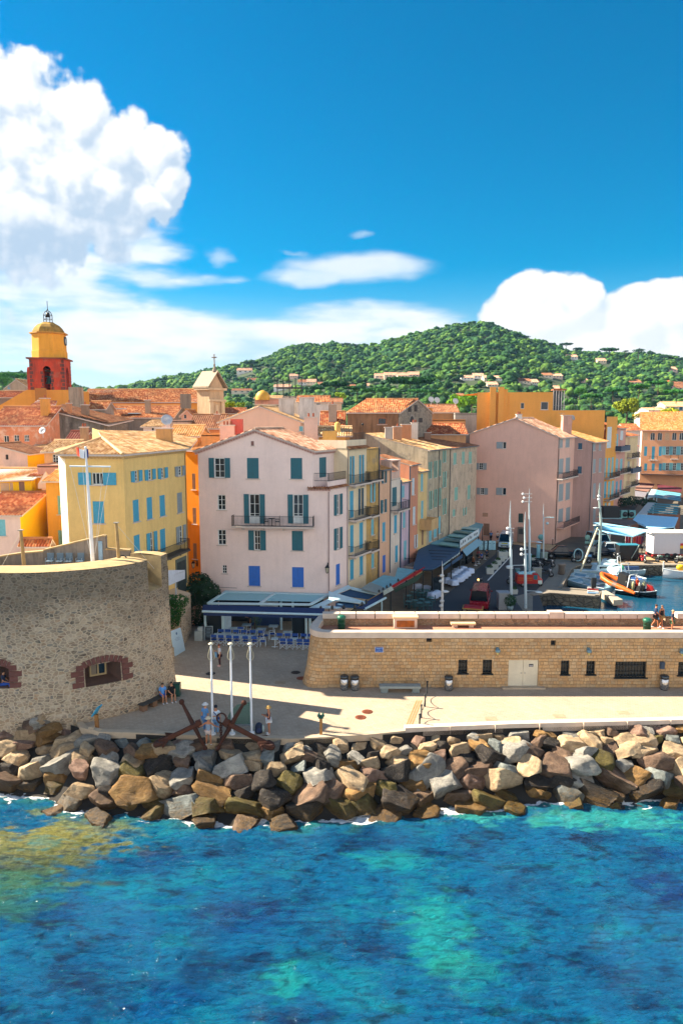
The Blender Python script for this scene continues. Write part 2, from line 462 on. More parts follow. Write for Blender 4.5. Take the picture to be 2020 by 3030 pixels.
f2_=np.stack([i2,i2+NA2,i2+NA2+1,i2+1],-1);keep2=cv2.reshape(-1)[f2_].max(1)>.002
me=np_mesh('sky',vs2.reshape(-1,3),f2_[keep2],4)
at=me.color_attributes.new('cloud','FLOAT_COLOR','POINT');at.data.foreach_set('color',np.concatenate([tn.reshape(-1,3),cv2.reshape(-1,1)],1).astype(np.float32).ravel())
me.materials.append(m);ob=bpy.data.objects.new('sky',me);COL.objects.link(ob);ob['kind']='structure'  # added cloud ring out of view, fill light for the walls facing the camera
# == ground, sea, plaza
SEA=-2.8
EDGE=[gz(*q) for q in[(222,2118),(224,2140),(240,2158),(290,2169),(420,2172),(620,2182),(860,2190),(1082,2178),(1198,2166),(1500,2154),(2020,2141)]]
EDGE=[Vector((p.x,p.y,0)) for p in EDGE]
EDGE.append(Vector((75,EDGE[-1].y+1.2,0)))
LEFT=[Vector((-75,47,0)),Vector((-30.0,45.2,0)),Vector((-21,43.2,0)),Vector((-18.4,43.3,0))]
def edge_y(x):
 L=LEFT[:-1]+EDGE[1:]
 for a,b in zip(L,L[1:]):
  if a.x<=x<=b.x:return a.y+(b.y-a.y)*(x-a.x)/(b.x-a.x)
 return L[-1].y
q2=lambda x,y,z=0.:gz(*d2(x,y),z)
BASIN=[q2(50,862),q2(52,692),q2(230,668),q2(720,705),q2(745,645),q2(345,612),q2(400,500),q2(440,430),q2(500,395),q2(560,388),q2(1060,388),q2(1568,386)]
BASIN=[(p.x,p.y) for p in BASIN]+[(110,BASIN[-1].y+2),(110,53.6),(BASIN[0].x,53.6)]
def sheet(name,poly,z,mat,hole=None,kind='structure'):
 bm=bmesh.new()
 vs=[bm.verts.new((p[0],p[1],z)) for p in poly]
 ed=[bm.edges.new((vs[i],vs[(i+1)%len(vs)])) for i in range(len(vs))]
 if hole:
  hv=[bm.verts.new((p[0],p[1],z)) for p in hole]
  ed+=[bm.edges.new((hv[i],hv[(i+1)%len(hv)])) for i in range(len(hv))]
 bmesh.ops.triangle_fill(bm,edges=ed,use_beauty=True,normal=(0,0,1))
 for f in bm.faces:
  if f.normal.z<0:f.normal_flip()
 me=bpy.data.meshes.new(name);bm.to_mesh(me);bm.free();me.materials.append(mat)
 o=bpy.data.objects.new(name,me);COL.objects.link(o)
 if kind:o['kind']=kind
 return o
def paving(name,c0,c1,bw,bh,joint='#8d6f52',var=.25):
 m,t,b=newmat(name);p=geo(t)
 br=t.n('ShaderNodeTexBrick');rot=t.n('ShaderNodeMapping');rot.inputs['Rotation'].default_value=(0,0,.35);t.set(rot.inputs[0],p)
 t.set(br.inputs['Vector'],rot.outputs[0]);br.inputs['Scale'].default_value=1;br.inputs['Brick Width'].default_value=bw;br.inputs['Row Height'].default_value=bh
 br.inputs['Mortar Size'].default_value=.012;br.inputs['Color1'].default_value=(*lin(c0),1);br.inputs['Color2'].default_value=(*lin(c1),1);br.inputs['Mortar'].default_value=(*lin(joint),1)
 co=t.mix(.55,br.outputs[0],lin(c0))
 n=t.noise(p,.35,7,.65);n2=t.noise(p,3.5,5,.7)
 hs=t.n('ShaderNodeHueSaturation');t.set(hs.inputs['Value'],t.m('ADD',t.mapr(n,.3,.7,.88,1.1),t.mapr(n2,.3,.7,-var*.4,var*.3)));t.set(hs.inputs['Color'],co)
 t.set(b.inputs['Base Color'],hs.outputs[0]);b.inputs['Roughness'].default_value=.9;b.inputs['Specular IOR Level'].default_value=.2
 t.set(b.inputs['Normal'],t.bump(t.m('ADD',br.outputs['Fac'],t.m('MULTIPLY',n2,.5)),-.25,.02))
 return m
M_PLAZA=paving('plaza_stone','#b3a38e','#9d8c78',.32,.2)
M_QUAY=paving('quay_stone','#8f8678','#7d766b',1.2,.6,'#5b554d')
M_STONE=plain('#b9a68c',.85,var=.18,vscale=1.3,bump=.3)
M_STONE_W=plain('#cdbcaa',.85,var=.14,vscale=1.8,bump=.3)
M_DIRT=plain('#6d6455',.95,var=.3,vscale=.6)
gp=[(p.x,p.y) for p in LEFT+EDGE[1:]]+[(600,60),(1500,900),(600,1400),(-900,1400),(-900,60)]
sheet('ground',gp,-.03,M_DIRT,BASIN)
pl=[(p.x,p.y) for p in LEFT+EDGE[1:]]+[(75,53.4),(30,53.4),(12,54),(10,66),(-40,66),(-75,66)]
sheet('plaza',pl,0.,M_PLAZA)
ST=[gz(*q) for q in[(1180,1880),(1305,1772),(1411,1684),(1470,1640),(1480,1600),(1560,1596),(1640,1625),(1620,1700),(1590,1740),(1560,1770),(1545,1850)]]
M_ASPH=plain('#3c4045',.85,var=.25,vscale=1.2,bump=.3)
stp=[(-1,53.5),(1.5,58),(4.5,62)]+[(p.x,p.y) for p in[gz(*q) for q in[(1240,1800),(1305,1772),(1411,1684),(1464,1640),(1480,1604)]]]+[(p.x,p.y) for p in[gz(*q) for q in[(1560,1604),(1640,1632),(1626,1700),(1590,1750)]]]+[(17.2,53.5)]
sheet('street',stp,.006,M_ASPH)
qy=[(18.4,74.5)]+[(p.x,p.y) for p in[gz(*q) for q in[(1585,1748),(1630,1700),(1648,1640),(1700,1652),(1900,1650),(2060,1652)]]]+[(130,BASIN[-3][1]+3),(130,BASIN[-3][1]+.1)]+[BASIN[i] for i in(11,10,9,8,7,6,5,4,3,2,1,0)]+[(BASIN[0][0],53.6),(17.3,53.6)]
sheet('quay',qy,.01,M_QUAY)
def strip(name,a,b,w,z,mat):
 a,b=Vector(a),Vector(b);d=(b-a);n=Vector((-d.y,d.x,0)).normalized()*w/2
 mb=MB();mb.poly([a-n+Vector((0,0,z)),b-n+Vector((0,0,z)),b+n+Vector((0,0,z)),a+n+Vector((0,0,z))])
 o=mb.build(name,mat);o['kind']='structure';return o
M_WHITE=plain('#d8d8d4',.6,var=.08)
a,b=gz(1442,1718),gz(1512,1644);strip('road_marking',(a.x,a.y,0),(b.x,b.y,0),.18,.012,M_WHITE)
rd=[gz(*q) for q in[(1655,1655),(1700,1634),(1850,1640),(2050,1642),(2060,1668),(1860,1664),(1720,1666)]]
sheet('quay_road',[(p.x,p.y) for p in rd],.016,paving('pale_road','#b99a72','#ad8e68',2,1))
ln=[gz(*q) for q in[(1405,1594),(1490,1592),(1520,1602),(1640,1612),(1690,1632),(1620,1628),(1530,1612),(1470,1608),(1400,1612)]]
sheet('lane',[(p.x,p.y) for p in ln],.018,paving('lane_stone','#c5aa83','#b39a76',.6,.4))
mb=MB()
for i in range(0,12):
 a,b=BASIN[i],BASIN[i+1];L=math.hypot(b[0]-a[0],b[1]-a[1])
 mb.add([(a[0],a[1],.005),(b[0],b[1],.005),(b[0],b[1],-3),(a[0],a[1],-3)],[(0,1,2,3)],0,[[(0,3),(L,3),(L,0),(0,0)]])
o=mb.build('harbour_basin',rubble('quay_wall',1.4,['#5c5a52','#6b675d','#4d4c47','#77705f'],'#33332f',.6,1.5,.08,'#20221c',(1.2,-1.)))
o['kind']='structure'
mb=MB()
for i in range(1,11):
 a,b=Vector((*BASIN[i],0)),Vector((*BASIN[i+1],0));d=(b-a).normalized();n=Vector((-d.y,d.x,0))*.45
 mb.slab([a,b,b+n,a+n],(0,0,.1))
o=mb.build('kerb',M_QUAY);o['kind']='structure'
def watermat(name,c0,c1,rough,bsc,bst,attr=None,squash=(1,2.2,1)):
 m,t,b=newmat(name);p=geo(t)
 q=t.vmul(p,squash)
 if attr:
  va=t.n('ShaderNodeVertexColor',layer_name=attr);co=va.outputs[0]
  foam=va.outputs[1]
  nf=t.noise(q,3.2,8,.72)
  ff=t.mapr(t.m('ADD',nf,foam),1.06,1.2,0,1,True)
  co=t.mix(ff,co,(.85,.88,.88))
  t.set(b.inputs['Roughness'],t.mapr(ff,0,1,rough,.8))
 else:
  co=t.mix(t.noise(p,.25,4),lin(c0),lin(c1));b.inputs['Roughness'].default_value=rough
 t.set(b.inputs['Base Color'],co);b.inputs['IOR'].default_value=1.33
 h=t.m('ADD',t.noise(q,bsc,7,.62,.6),t.m('MULTIPLY',t.noise(q,bsc*3.7,5,.6,.3),.35))
 t.set(b.inputs['Normal'],t.bump(h,bst,.25))
 return m
sheet('harbour_water',[(12,53.0),(112,53.0),(112,110),(12,110)],-1.3,watermat('harbour_water','#0f3d58','#155068',.04,1.1,.16,None,(.7,1.6,1)))
xs=np.concatenate([np.linspace(-220,-30,24)[:-1],np.linspace(-30,31,800),np.linspace(31,220,24)[1:]])
ys=np.concatenate([np.linspace(-140,20,18)[:-1],np.linspace(20,45,400),np.linspace(45,48,3)[1:]])
X,Y=np.meshgrid(xs,ys)
WXx=X+.8*fbm(X*.25,Y*.4,21,3)
Z=.16*fbm(X*.2+.3*fbm(X*.3,Y*.3,3,3),Y*.55,401,4)-.17*np.abs(fbm(WXx*.42+Y*.16,Y*1.15,407,5))-.12*np.abs(fbm(WXx*1.05-Y*.3,Y*2.5,417,4))-.055*np.abs(fbm(WXx*2.3+Y*.5,Y*4.6,431,3))
wy=np.array([edge_y(float(x)) for x in xs]);sdist=(wy-3.9)[None,:]-Y
deep=np.array(lin('#02355f'));mid=np.array(lin('#035480'));teal=np.array(lin('#077088'));pale=np.array(lin('#2f8f88'));navy=np.array(lin('#011a3a'))
def mixn(A,B,f):return A+(B-A)*np.clip(f,0,1)[...,None]
f1=fbm(X*.16,Y*.3,500,6);f2=fbm(X*.35+f1,Y*.7,510,6);f3=fbm(X*.8,Y*2.2,520,6);f4=fbm(X*1.1+.5*f3,Y*4.2,530,5)
CC=mixn(np.broadcast_to(mid,X.shape+(3,)),deep,sst(f1+.45*f2,.02,.5)*.85)
CC=mixn(CC,teal,sst(-f1+.5*f3,.05,.6)*.8)
CC=mixn(CC,navy,sst(f2+.5*f3,.2,.6)*.75)
def patch(px,py,rx,ry,c,k,nz=.7):
 global CC
 a=gz(px,py,SEA);sx_=rx*(a.y/F);sy_=ry*(a.y/F)*1.9
 d=1-np.sqrt(((X-a.x)/sx_)**2+((Y-a.y)/sy_)**2)+nz*(f3*.9+f2*.6)
 CC=mixn(CC,np.array(lin(c)),sst(d,.0,.55)*k)
patch(60,2520,330,110,'#5a6238',.8);patch(230,2460,220,60,'#6a6c3c',.75);patch(120,2500,260,90,'#8a8440',.55,1.4);patch(150,2560,240,70,'#23402f',.5,1.5);patch(20,2640,200,90,'#2c6656',.7)
patch(1290,2760,110,130,'#1f948c',.55);patch(1390,2870,130,80,'#178a86',.45);patch(850,2900,80,50,'#178a88',.7);patch(1150,2540,160,30,'#158488',.6)
patch(1800,2420,330,40,'#2fa098',.7);patch(1420,2410,160,30,'#3fa698',.7);patch(700,2720,200,60,'#02386d',.6);patch(1980,2620,160,40,'#02306a',.7);patch(420,2560,200,40,'#023a70',.7);patch(480,2980,200,60,'#02427a',.6)
CC=mixn(CC,navy,sst(f4,.08,.45)*.5);CC=mixn(CC,teal,sst(-f4,.1,.5)*.35)
for k_ in range(16):
 patch(R.uniform(0,2020),R.uniform(2460,3030),R.uniform(40,130),R.uniform(8,26),R.choice(['#012f66','#023a74','#01265a','#0a727c','#066580']),R.uniform(.2,.4),1.2)
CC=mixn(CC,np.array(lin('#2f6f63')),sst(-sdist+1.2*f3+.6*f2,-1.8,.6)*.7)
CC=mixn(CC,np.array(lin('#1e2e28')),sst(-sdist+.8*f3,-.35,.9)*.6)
foam=.95*np.exp(-((sdist+.1-.9*f2-.4*f4)/.7)**2)+.3*f2*np.exp(-(sdist/1.6)**2)
crest=np.clip(f3*1.0+f2*.5-.52,0,1)*.95*np.exp(-np.maximum(sdist,0)/9)
foam=np.clip(np.maximum(foam,crest),0,1)
ii=(np.arange(len(ys)-1)[:,None]*len(xs)+np.arange(len(xs)-1)[None]).reshape(-1)
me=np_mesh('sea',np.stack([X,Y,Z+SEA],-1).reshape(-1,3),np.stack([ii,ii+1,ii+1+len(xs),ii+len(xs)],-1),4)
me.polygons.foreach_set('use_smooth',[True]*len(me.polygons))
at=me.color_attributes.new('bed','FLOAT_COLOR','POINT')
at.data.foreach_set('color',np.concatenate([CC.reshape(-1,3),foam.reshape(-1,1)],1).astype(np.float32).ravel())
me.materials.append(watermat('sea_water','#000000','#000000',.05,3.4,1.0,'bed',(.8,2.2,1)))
ob=bpy.data.objects.new('sea',me);COL.objects.link(ob);ob['kind']='structure'
mb=MB()
N_=60
for i in range(N_):
 x0=-75+150*i/N_;x1=-75+150*(i+1)/N_
 for(o0,z0),(o1,z1) in(((.0,-.35),(-3.6,-2.75)),((-3.6,-2.75),(-9,-4.5)),((-9,-4.5),(-60,-9))):
  mb.poly([(x0,edge_y(x0)+o1,z1),(x1,edge_y(x1)+o1,z1),(x1,edge_y(x1)+o0,z0),(x0,edge_y(x0)+o0,z0)])
 mb.poly([(x0,edge_y(x0),-.35),(x1,edge_y(x1),-.35),(x1,edge_y(x1),-.02),(x0,edge_y(x0),-.02)])
mb.build('shore',plain('#2a2621',.95,var=.3,vscale=1.5,bump=.4))['kind']='structure'
def wall_path(mb,pts,w,h,z0=0.,mi=0,side=1,uvs=False):
 P=[Vector((p[0],p[1],0)) for p in pts];offs=[]
 for i in range(len(P)):
  d=(P[min(i+1,len(P)-1)]-P[max(i-1,0)]).normalized();offs.append(Vector((-d.y,d.x,0))*w*side)
 u=0
 for i in range(len(P)-1):
  a,b,c,d=P[i],P[i+1],P[i+1]+offs[i+1],P[i]+offs[i];L=(b-a).length
  Z0,Z1=Vector((0,0,z0)),Vector((0,0,z0+h))
  for q,(ua,ub) in(((a+Z0,b+Z0,b+Z1,a+Z1),(u,u+L)),((c+Z0,d+Z0,d+Z1,c+Z1),(u+L,u))):
   mb.add(q,[(0,1,2,3)],mi,[[(ua,z0),(ub,z0),(ub,z0+h),(ua,z0+h)]])
  mb.add((a+Z1,b+Z1,c+Z1,d+Z1),[(0,1,2,3)],mi,[[(u,0),(u+L,0),(u+L,w),(u,w)]]);u+=L
 for e,f in((0,0),(-1,-1)):
  a,b=P[e],P[f]+offs[f]
  mb.add((a+Vector((0,0,z0)),b+Vector((0,0,z0)),b+Vector((0,0,z0+h)),a+Vector((0,0,z0+h))),[(0,1,2,3)],mi,[[(0,0),(w,0),(w,h),(0,h)]])
mb=MB()
lowp=[gz(*c3(900,1345)),gz(*c3(760,1365)),gz(*c3(660,1385))]+EDGE[0:4]
wall_path(mb,lowp,.38,.42,-.3)
o=mb.build('low_wall',M_STONE);tag(o,'low curved stone wall with a sunlit top joining the round tower to the plaza kerb','wall')
mb=MB();wall_path(mb,EDGE[3:9],.42,.4,-.32)
o=mb.build('plaza_kerb',M_STONE);tag(o,'low pale stone kerb along the plaza behind the anchors','kerb')
mb=MB();wall_path(mb,EDGE[8:],.5,.55,-.3)
for i in range(1,9):
 p=EDGE[8].lerp(EDGE[10],i/6.3);mb.box((p.x,p.y+.22,.03),(.012,.56,.47))
o=mb.build('plaza_kerb',M_STONE_W);tag(o,'raised pale stone kerb blocks along the sunny plaza at right','kerb')
# == round tower (bastion)
BC=Vector((-21.5,51.0,0));BT=9.75
M_RUB=rubble('rubble_stone',3.5,['#5c4c40','#b89c7c','#84705c','#cdb494','#5a5852','#a28a70','#c09c76','#7a776e','#d8c4a8','#8c6a50'],'#c8b498',.55,1.6,.15,'#33342f',(3.5,8.5))
M_RED=plain('#6f453c',.9,var=.25,vscale=3,bump=.4)
_ka=[-180,-100,-85,-70,-53,-37,-24,-10,0,15,40,180];_kv=[1,.985,.985,1.03,1.075,1.12,1.1,1.07,1.05,1,1,1]
def RK(a):return float(np.interp(math.degrees(a),_ka,_kv))
def ang(px,py=1950):
 d=ray(px,py);d=Vector((d.x,d.y)).normalized();o=Vector((-BC.x,-BC.y));bq=o.dot(d);r=9.0
 for _ in range(12):
  c=o.length_squared-r*r;s=-bq-math.sqrt(max(0,bq*bq-c));q=o+d*s;a_=math.atan2(q.y,q.x);r=9.0*RK(a_)*.5+r*.5
 return a_
def prof(z,a=0.):return RK(a)*(9.25-.3*min(1,max(0,z)/3.0)**.7+(.02*(9-z) if z>0 else 0))
def zat(px,py):
 a=ang(px,py);r=9.0*RK(a);return ay(px,py,BC.y+r*math.sin(a)).z
tower=thing('round_tower','massive round rubble stone tower with a thick sunlit parapet at the left of the plaza','tower',(BC.x,BC.y,0))
W1=(ang(*c3(655,1060)),ang(*c3(930,1060)),zat(*c3(780,1160)),zat(*c3(780,1000)))
W2=(ang(*c3(-120,1060)),ang(*c3(75,1080)),zat(*c3(30,1190)),zat(*c3(30,1020)))
NOT=(ang(*c3(1152,400)),ang(*c3(1255,400)),7.6,9.8)
mb=MB()
angs=sorted(set([math.radians(a) for a in range(-164,-16,4)]+[-.25,-2.9]+[W1[0],W1[1],W2[0],W2[1],NOT[0],NOT[1]]))
zs=sorted(set([-1.5,0,.5,1,1.5,2,3,4,5,6,7,8,9,BT,W1[2],W1[3],W2[2],W2[3],NOT[2]]))
for a0,a1 in zip(angs,angs[1:]):
 am=(a0+a1)/2
 for z0,z1 in zip(zs,zs[1:]):
  zm=(z0+z1)/2
  if any(w[0]<am<w[1] and w[2]<zm<w[3] for w in(W1,W2,NOT)):continue
  if not-2.9<am<-.25:continue
  pt=lambda a,z:(BC.x+prof(z,a)*math.cos(a),BC.y+prof(z,a)*math.sin(a),z)
  mb.add([pt(a0,z0),pt(a1,z0),pt(a1,z1),pt(a0,z1)],[(0,1,2,3)],0,[[(9*a0,z0),(9*a1,z0),(9*a1,z1),(9*a0,z1)]])
def recess(mb,w,dep,mi,inner=.75):
 a0,a1,z0,z1=w;pt=lambda a,z,d:Vector((BC.x+(prof(z,a)-d)*math.cos(a),BC.y+(prof(z,a)-d)*math.sin(a),z))
 am=(a0+a1)/2;b0,b1=am+(a0-am)*inner,am+(a1-am)*inner
 A=[pt(a0,z0,0),pt(a1,z0,0),pt(a1,z1,0),pt(a0,z1,0)];B=[pt(b0,z0+.25,dep),pt(b1,z0+.25,dep),pt(b1,z1-.1,dep),pt(b0,z1-.1,dep)]
 for i in range(4):
  j=(i+1)%4;mb.add([A[i],A[j],B[j],B[i]],[(0,1,2,3)],mi,[[(0,0),(1,0),(1,1),(0,1)]])
 mb.add(B,[(0,1,2,3)],mi,[[(0,0),(1,0),(1,1),(0,1)]])
 return B
zq_=[-1.5,3,6,8.85]
for z0,z1 in zip(zq_,zq_[1:]):
 A_,B_=[(BC.x+prof(z0,a)*math.cos(a),BC.y+prof(z0,a)*math.sin(a)) for a in(-.25,-2.9)];L_=A_[0]-B_[0]
 mb.add([(*A_,z0),(*B_,z0),(*B_,z1),(*A_,z1)],[(0,1,2,3)],0,[[(0,z0),(L_,z0),(L_,z1),(0,z1)]])
B1=recess(mb,W1,1.1,1);B2=recess(mb,W2,1.3,1)
mb.build('wall',[M_RUB,plain('#5d4336',.95,var=.25,vscale=3,bump=.4)],tower)
M_RIM=plain('#b0976b',.95,var=.3,vscale=1.6,bump=.5)
mb=MB()
for a0,a1 in zip(angs,angs[1:]):
 am=(a0+a1)/2
 if not-2.9<am<-.25:continue
 z=BT
 ro,ri=8.98,6.7
 pp=lambda a,r,z:(BC.x+r*RK(a)*math.cos(a),BC.y+r*RK(a)*math.sin(a),z)
 if NOT[0]<am<NOT[1]:
  mb.poly([pp(a0,ro,7.6),pp(a1,ro,7.6),pp(a1,ri,8.3),pp(a0,ri,8.3)]);continue
 nb=3
 for k in range(nb):
  r0=ri+(ro-ri)*k/nb;r1=ri+(ro-ri)*(k+1)/nb;zz=lambda r:z-.35*(1-(r-ri)/(ro-ri))**2*0+.12*(1-abs((r-ri)/(ro-ri)-.5)*2)
  mb.poly([pp(a0,r1,zz(r1)),pp(a1,r1,zz(r1)),pp(a1,r0,zz(r0)),pp(a0,r0,zz(r0))])
 mb.poly([pp(a0,ri,z),pp(a1,ri,z),pp(a1,ri,8.8),pp(a0,ri,8.8)])
a=-.25;mb.poly([pp(a,8.98,7.6),pp(a,8.98,BT),pp(a,6.7,BT),pp(a,6.7,7.6)])
for a in(NOT[0],NOT[1]):
 mb.poly([pp(a,ro,7.6),pp(a,ro,BT),pp(a,ri,BT),pp(a,ri,8.3)])
mb.build('parapet',M_RIM,tower)
mb=MB();mb.poly([(BC.x+8.7*math.cos(a),BC.y+8.7*math.sin(a),8.85) for a in np.linspace(-2.9,-.25,24)])
mb.build('platform',plain('#8a7d6d',.9,var=.2),tower)
M_GREYW=stucco('#8d8378',.6,'#4a4640',.14)
YB=48.7
tp=[ay(*c3(-40,190),47.6),ay(*c3(30,175),48.),ay(*c3(160,155),YB),ay(*c3(335,140),YB),ay(*c3(345,128),YB),ay(*c3(800,18),YB),ay(*c3(815,24),YB),ay(*c3(818,122),YB),ay(*c3(1005,132),YB)]
mb=MB()
for a,b in zip(tp,tp[1:]):
 if abs(a.x-b.x)<.02:continue
 mb.slab([(a.x,a.y,8.8),(b.x,b.y,8.8),b,a],(0,.4,0),0)
 mb.slab([a,b,b+Vector((0,0,.09)),a+Vector((0,0,.09))],(0,.46,0),1) if 0 else mb.slab([a+Vector((0,-.04,0)),b+Vector((0,-.04,0)),b+Vector((0,-.04,.09)),a+Vector((0,-.04,.09))],(0,.48,0),1)
mb.build('back_wall',[M_GREYW,M_RIM],tower)
p0,p1=ay(*c3(762,55),YB),ay(*c3(800,215),YB)
mb=MB();mb.box(((p0.x+p1.x)/2,YB-.05,(p0.z+8.85)/2),(p1.x-p0.x,.08,p0.z-8.85));mb.box((p0.x+.2,YB-.1,9.6),(.05,.05,.05))
mb.build('door',plain('#8fb0c9',.6,var=.2),tower)
for k,(w,B) in enumerate(((W1,B1),(W2,B2))):
 mb=MB();a0,a1,z0,z1=w;am=(a0+a1)/2
 nb=9
 def blk(a,z,da,dz,rot=0):
  r=prof(z,a)+.015;c=Vector((BC.x+r*math.cos(a),BC.y+r*math.sin(a),z));t_=Vector((-math.sin(a),math.cos(a),0));up=Vector((0,0,1))
  if rot:tt=t_*math.cos(rot)+up*math.sin(rot);up=up*math.cos(rot)-t_*math.sin(rot);t_=tt
  n_=Vector((math.cos(a),math.sin(a),0));mb.ob(c-t_*da/2-up*dz/2-n_*.12,t_*da,up*dz,n_*.16)
 for i in range(nb):
  q=(i+.5)/nb*2-1;blk(am+(a1-a0)/2*q*1.12,z1+.28-.26*q*q,(a1-a0)*9/nb*1.02,.42,-q*.55)
 for sgn in(-1,1):
  for j in range(4):
   wd=(.45,.75,.5,.7)[j];blk(am+sgn*((a1-a0)/2+wd/18+.004),z1-.1-j*.36,wd,.33)
 mb.build('brick_surround',M_RED,tower)
mb=MB();c_=(B1[0]+B1[1])/2;tx=(B1[1]-B1[0]).normalized();nn=Vector((-BC.x+c_.x,c_.y-BC.y,0));nn=Vector((c_.x-BC.x,c_.y-BC.y,0)).normalized()
z0,z1=W1[2]+.3,W1[3]-.12;wd=(B1[1]-B1[0]).length
for q in(-.34,-.02,.3):mb.ob(c_+tx*(wd*q)+nn*.1+Vector((0,0,z0-c_.z)),tx*.09,nn*.08,(0,0,z1-z0))
mb.ob(c_+tx*(wd*-.34)+nn*.1+Vector((0,0,z0-c_.z)),tx*(wd*.7),nn*.081,(0,0,.1))
fr=mb.build('window',plain('#b59a6c',.7),tower)
mb=MB();mb.ob(c_+tx*(wd*-.04)+nn*.06+Vector((0,0,z0-c_.z)),tx*(wd*.38),nn*.03,(0,0,z1-z0));mb.build('pane',glass_dark(),fr)
mb=MB();mb.ob(c_+tx*(wd*-.36)+nn*.06+Vector((0,0,z0-c_.z)),tx*(wd*.32),nn*.03,(0,0,z1-z0));mb.build('shutter',plain('#8a7a66',.8),fr)
# == rampart wall
YR=48.6;ZT=4.08;ZF=3.62;YK=51.8
def ashlar(name,cols,mortar,w,h):
 m,t,b=newmat(name);uv=t.n('ShaderNodeUVMap').outputs[0]
 nz=t.n('ShaderNodeTexNoise');t.set(nz.inputs['Vector'],uv);nz.inputs['Scale'].default_value=2.2;nz.inputs['Detail'].default_value=3
 q=t.vadd(uv,t.vmul(t.vadd(nz.outputs[1],(-.5,-.5,-.5)),(.09,.07,0)));sp=t.n('ShaderNodeSeparateXYZ');t.set(sp.inputs[0],q)
 v=t.m('DIVIDE',sp.outputs[1],h);row=t.m('FLOOR',v);r1=t.n('ShaderNodeTexWhiteNoise',noise_dimensions='1D');t.set(r1.inputs['W'],row)
 ws=t.m('MULTIPLY',t.mapr(r1.outputs[0],0,1,.75,1.5),w);uu=t.m('DIVIDE',t.m('ADD',sp.outputs[0],t.m('MULTIPLY',r1.outputs[0],7.3)),ws)
 c0=t.m('FLOOR',uu);cv=t.n('ShaderNodeCombineXYZ');t.set(cv.inputs[0],c0);t.set(cv.inputs[1],row);wn=t.n('ShaderNodeTexWhiteNoise',noise_dimensions='2D');t.set(wn.inputs['Vector'],cv.outputs[0])
 fr=t.m('FRACT',uu);cut=t.mapr(wn.outputs[0],0,1,.32,.68);side=t.m('GREATER_THAN',fr,cut)
 cv2_=t.n('ShaderNodeCombineXYZ');t.set(cv2_.inputs[0],t.m('ADD',c0,t.m('MULTIPLY',side,.5)));t.set(cv2_.inputs[1],row);w2=t.n('ShaderNodeTexWhiteNoise',noise_dimensions='2D');t.set(w2.inputs['Vector'],cv2_.outputs[0])
 k=len(cols)-1;co=t.ramp(w2.outputs[0],[(i/k,lin(c)) for i,c in enumerate(cols)])
 fine=t.noise(uv,8,6,.7);big=t.noise(uv,.5,5,.6)
 hs=t.n('ShaderNodeHueSaturation');t.set(hs.inputs['Value'],t.m('ADD',t.mapr(fine,.3,.7,.82,1.12),t.mapr(big,.3,.7,-.12,.1)));t.set(hs.inputs['Color'],t.mix(.5,co,lin('#c6a47a')))
 du=t.m('MULTIPLY',t.m('MINIMUM',t.m('MINIMUM',fr,t.m('SUBTRACT',1.,fr)),t.m('ABSOLUTE',t.m('SUBTRACT',fr,cut))),ws);fv=t.m('FRACT',v);dv_=t.m('MULTIPLY',t.m('MINIMUM',fv,t.m('SUBTRACT',1.,fv)),h)
 g=t.mapr(t.m('MINIMUM',du,dv_),.003,.015,0,1,True)
 co=t.mix(g,lin(mortar),hs.outputs[0])
 t.set(b.inputs['Base Color'],co);b.inputs['Roughness'].default_value=.92;b.inputs['Specular IOR Level'].default_value=.2
 t.set(b.inputs['Normal'],t.bump(t.m('ADD',g,t.m('MULTIPLY',fine,.9)),.9,.06));return m
M_ASH=ashlar('block_stone',['#b88a58','#cda26c','#a5835e','#d6b486','#b3a48a','#94704c','#c99e6a','#a99a80','#bf9460'],'#a88f6a',.56,.24)
ramp=thing('rampart','long block stone rampart with a paved walkway on top and pale coping','rampart',(20,50,0))
XE=62.
WIN=[]
for bx in[(118,374,180,462),(275,374,338,465),(778,380,836,470),(942,383,1002,470),(1126,386,1334,490),(1532,390,1640,475),(714,250,748,284),(-85,222,-50,260)]:
 p,q=ay(*d3(bx[0],bx[3]),YR),ay(*d3(bx[2],bx[1]),YR);WIN.append((p.x,q.x,p.z,q.z))
p,q=ay(*d3(438,574),YR),ay(*d3(638,377),YR);DOOR=(p.x,q.x,0.05,q.z)
def front_wall(mb,x0,x1,z0,z1,y,holes,mi=0,dep=.3,mi2=0,uo=0.):
 xs=sorted(set([x0,x1]+[min(max(v,x0),x1) for h in holes for v in h[:2]]));zs=sorted(set([z0,z1]+[h[i] for h in holes for i in(2,3)]))
 for a,b in zip(xs,xs[1:]):
  for c,d in zip(zs,zs[1:]):
   if any(h[0]<(a+b)/2<h[1] and h[2]<(c+d)/2<h[3] for h in holes):continue
   mb.add([(a,y,c),(b,y,c),(b,y,d),(a,y,d)],[(0,1,2,3)],mi,[[(a+uo,c),(b+uo,c),(b+uo,d),(a+uo,d)]])
 for a,b,c,d in holes:
  for q in(((a,y,c),(a,y+dep,c),(a,y+dep,d),(a,y,d)),((b,y+dep,c),(b,y,c),(b,y,d),(b,y+dep,d)),((a,y,d),(a,y+dep,d),(b,y+dep,d),(b,y,d)),((a,y+dep,c),(a,y,c),(b,y,c),(b,y+dep,c))):
   mb.add(q,[(0,1,2,3)],mi2,[[(0,0),(dep,0),(dep,1),(0,1)]])
mb=MB();XS=-.9
front_wall(mb,XS,XE,-.1,ZT-.42,YR,WIN+[DOOR])
endp=[(XS,YR)];cx_,cy_,rr=XS,YR+1.35,1.35
for k in range(1,10):a=math.radians(-90-k*10);endp.append((cx_+rr*math.cos(a),cy_+rr*math.sin(a)))
endp+=[(-2.05,51.2),(-1.6,53.2)]
u=XS;P2=[Vector((*p,0)) for p in endp]
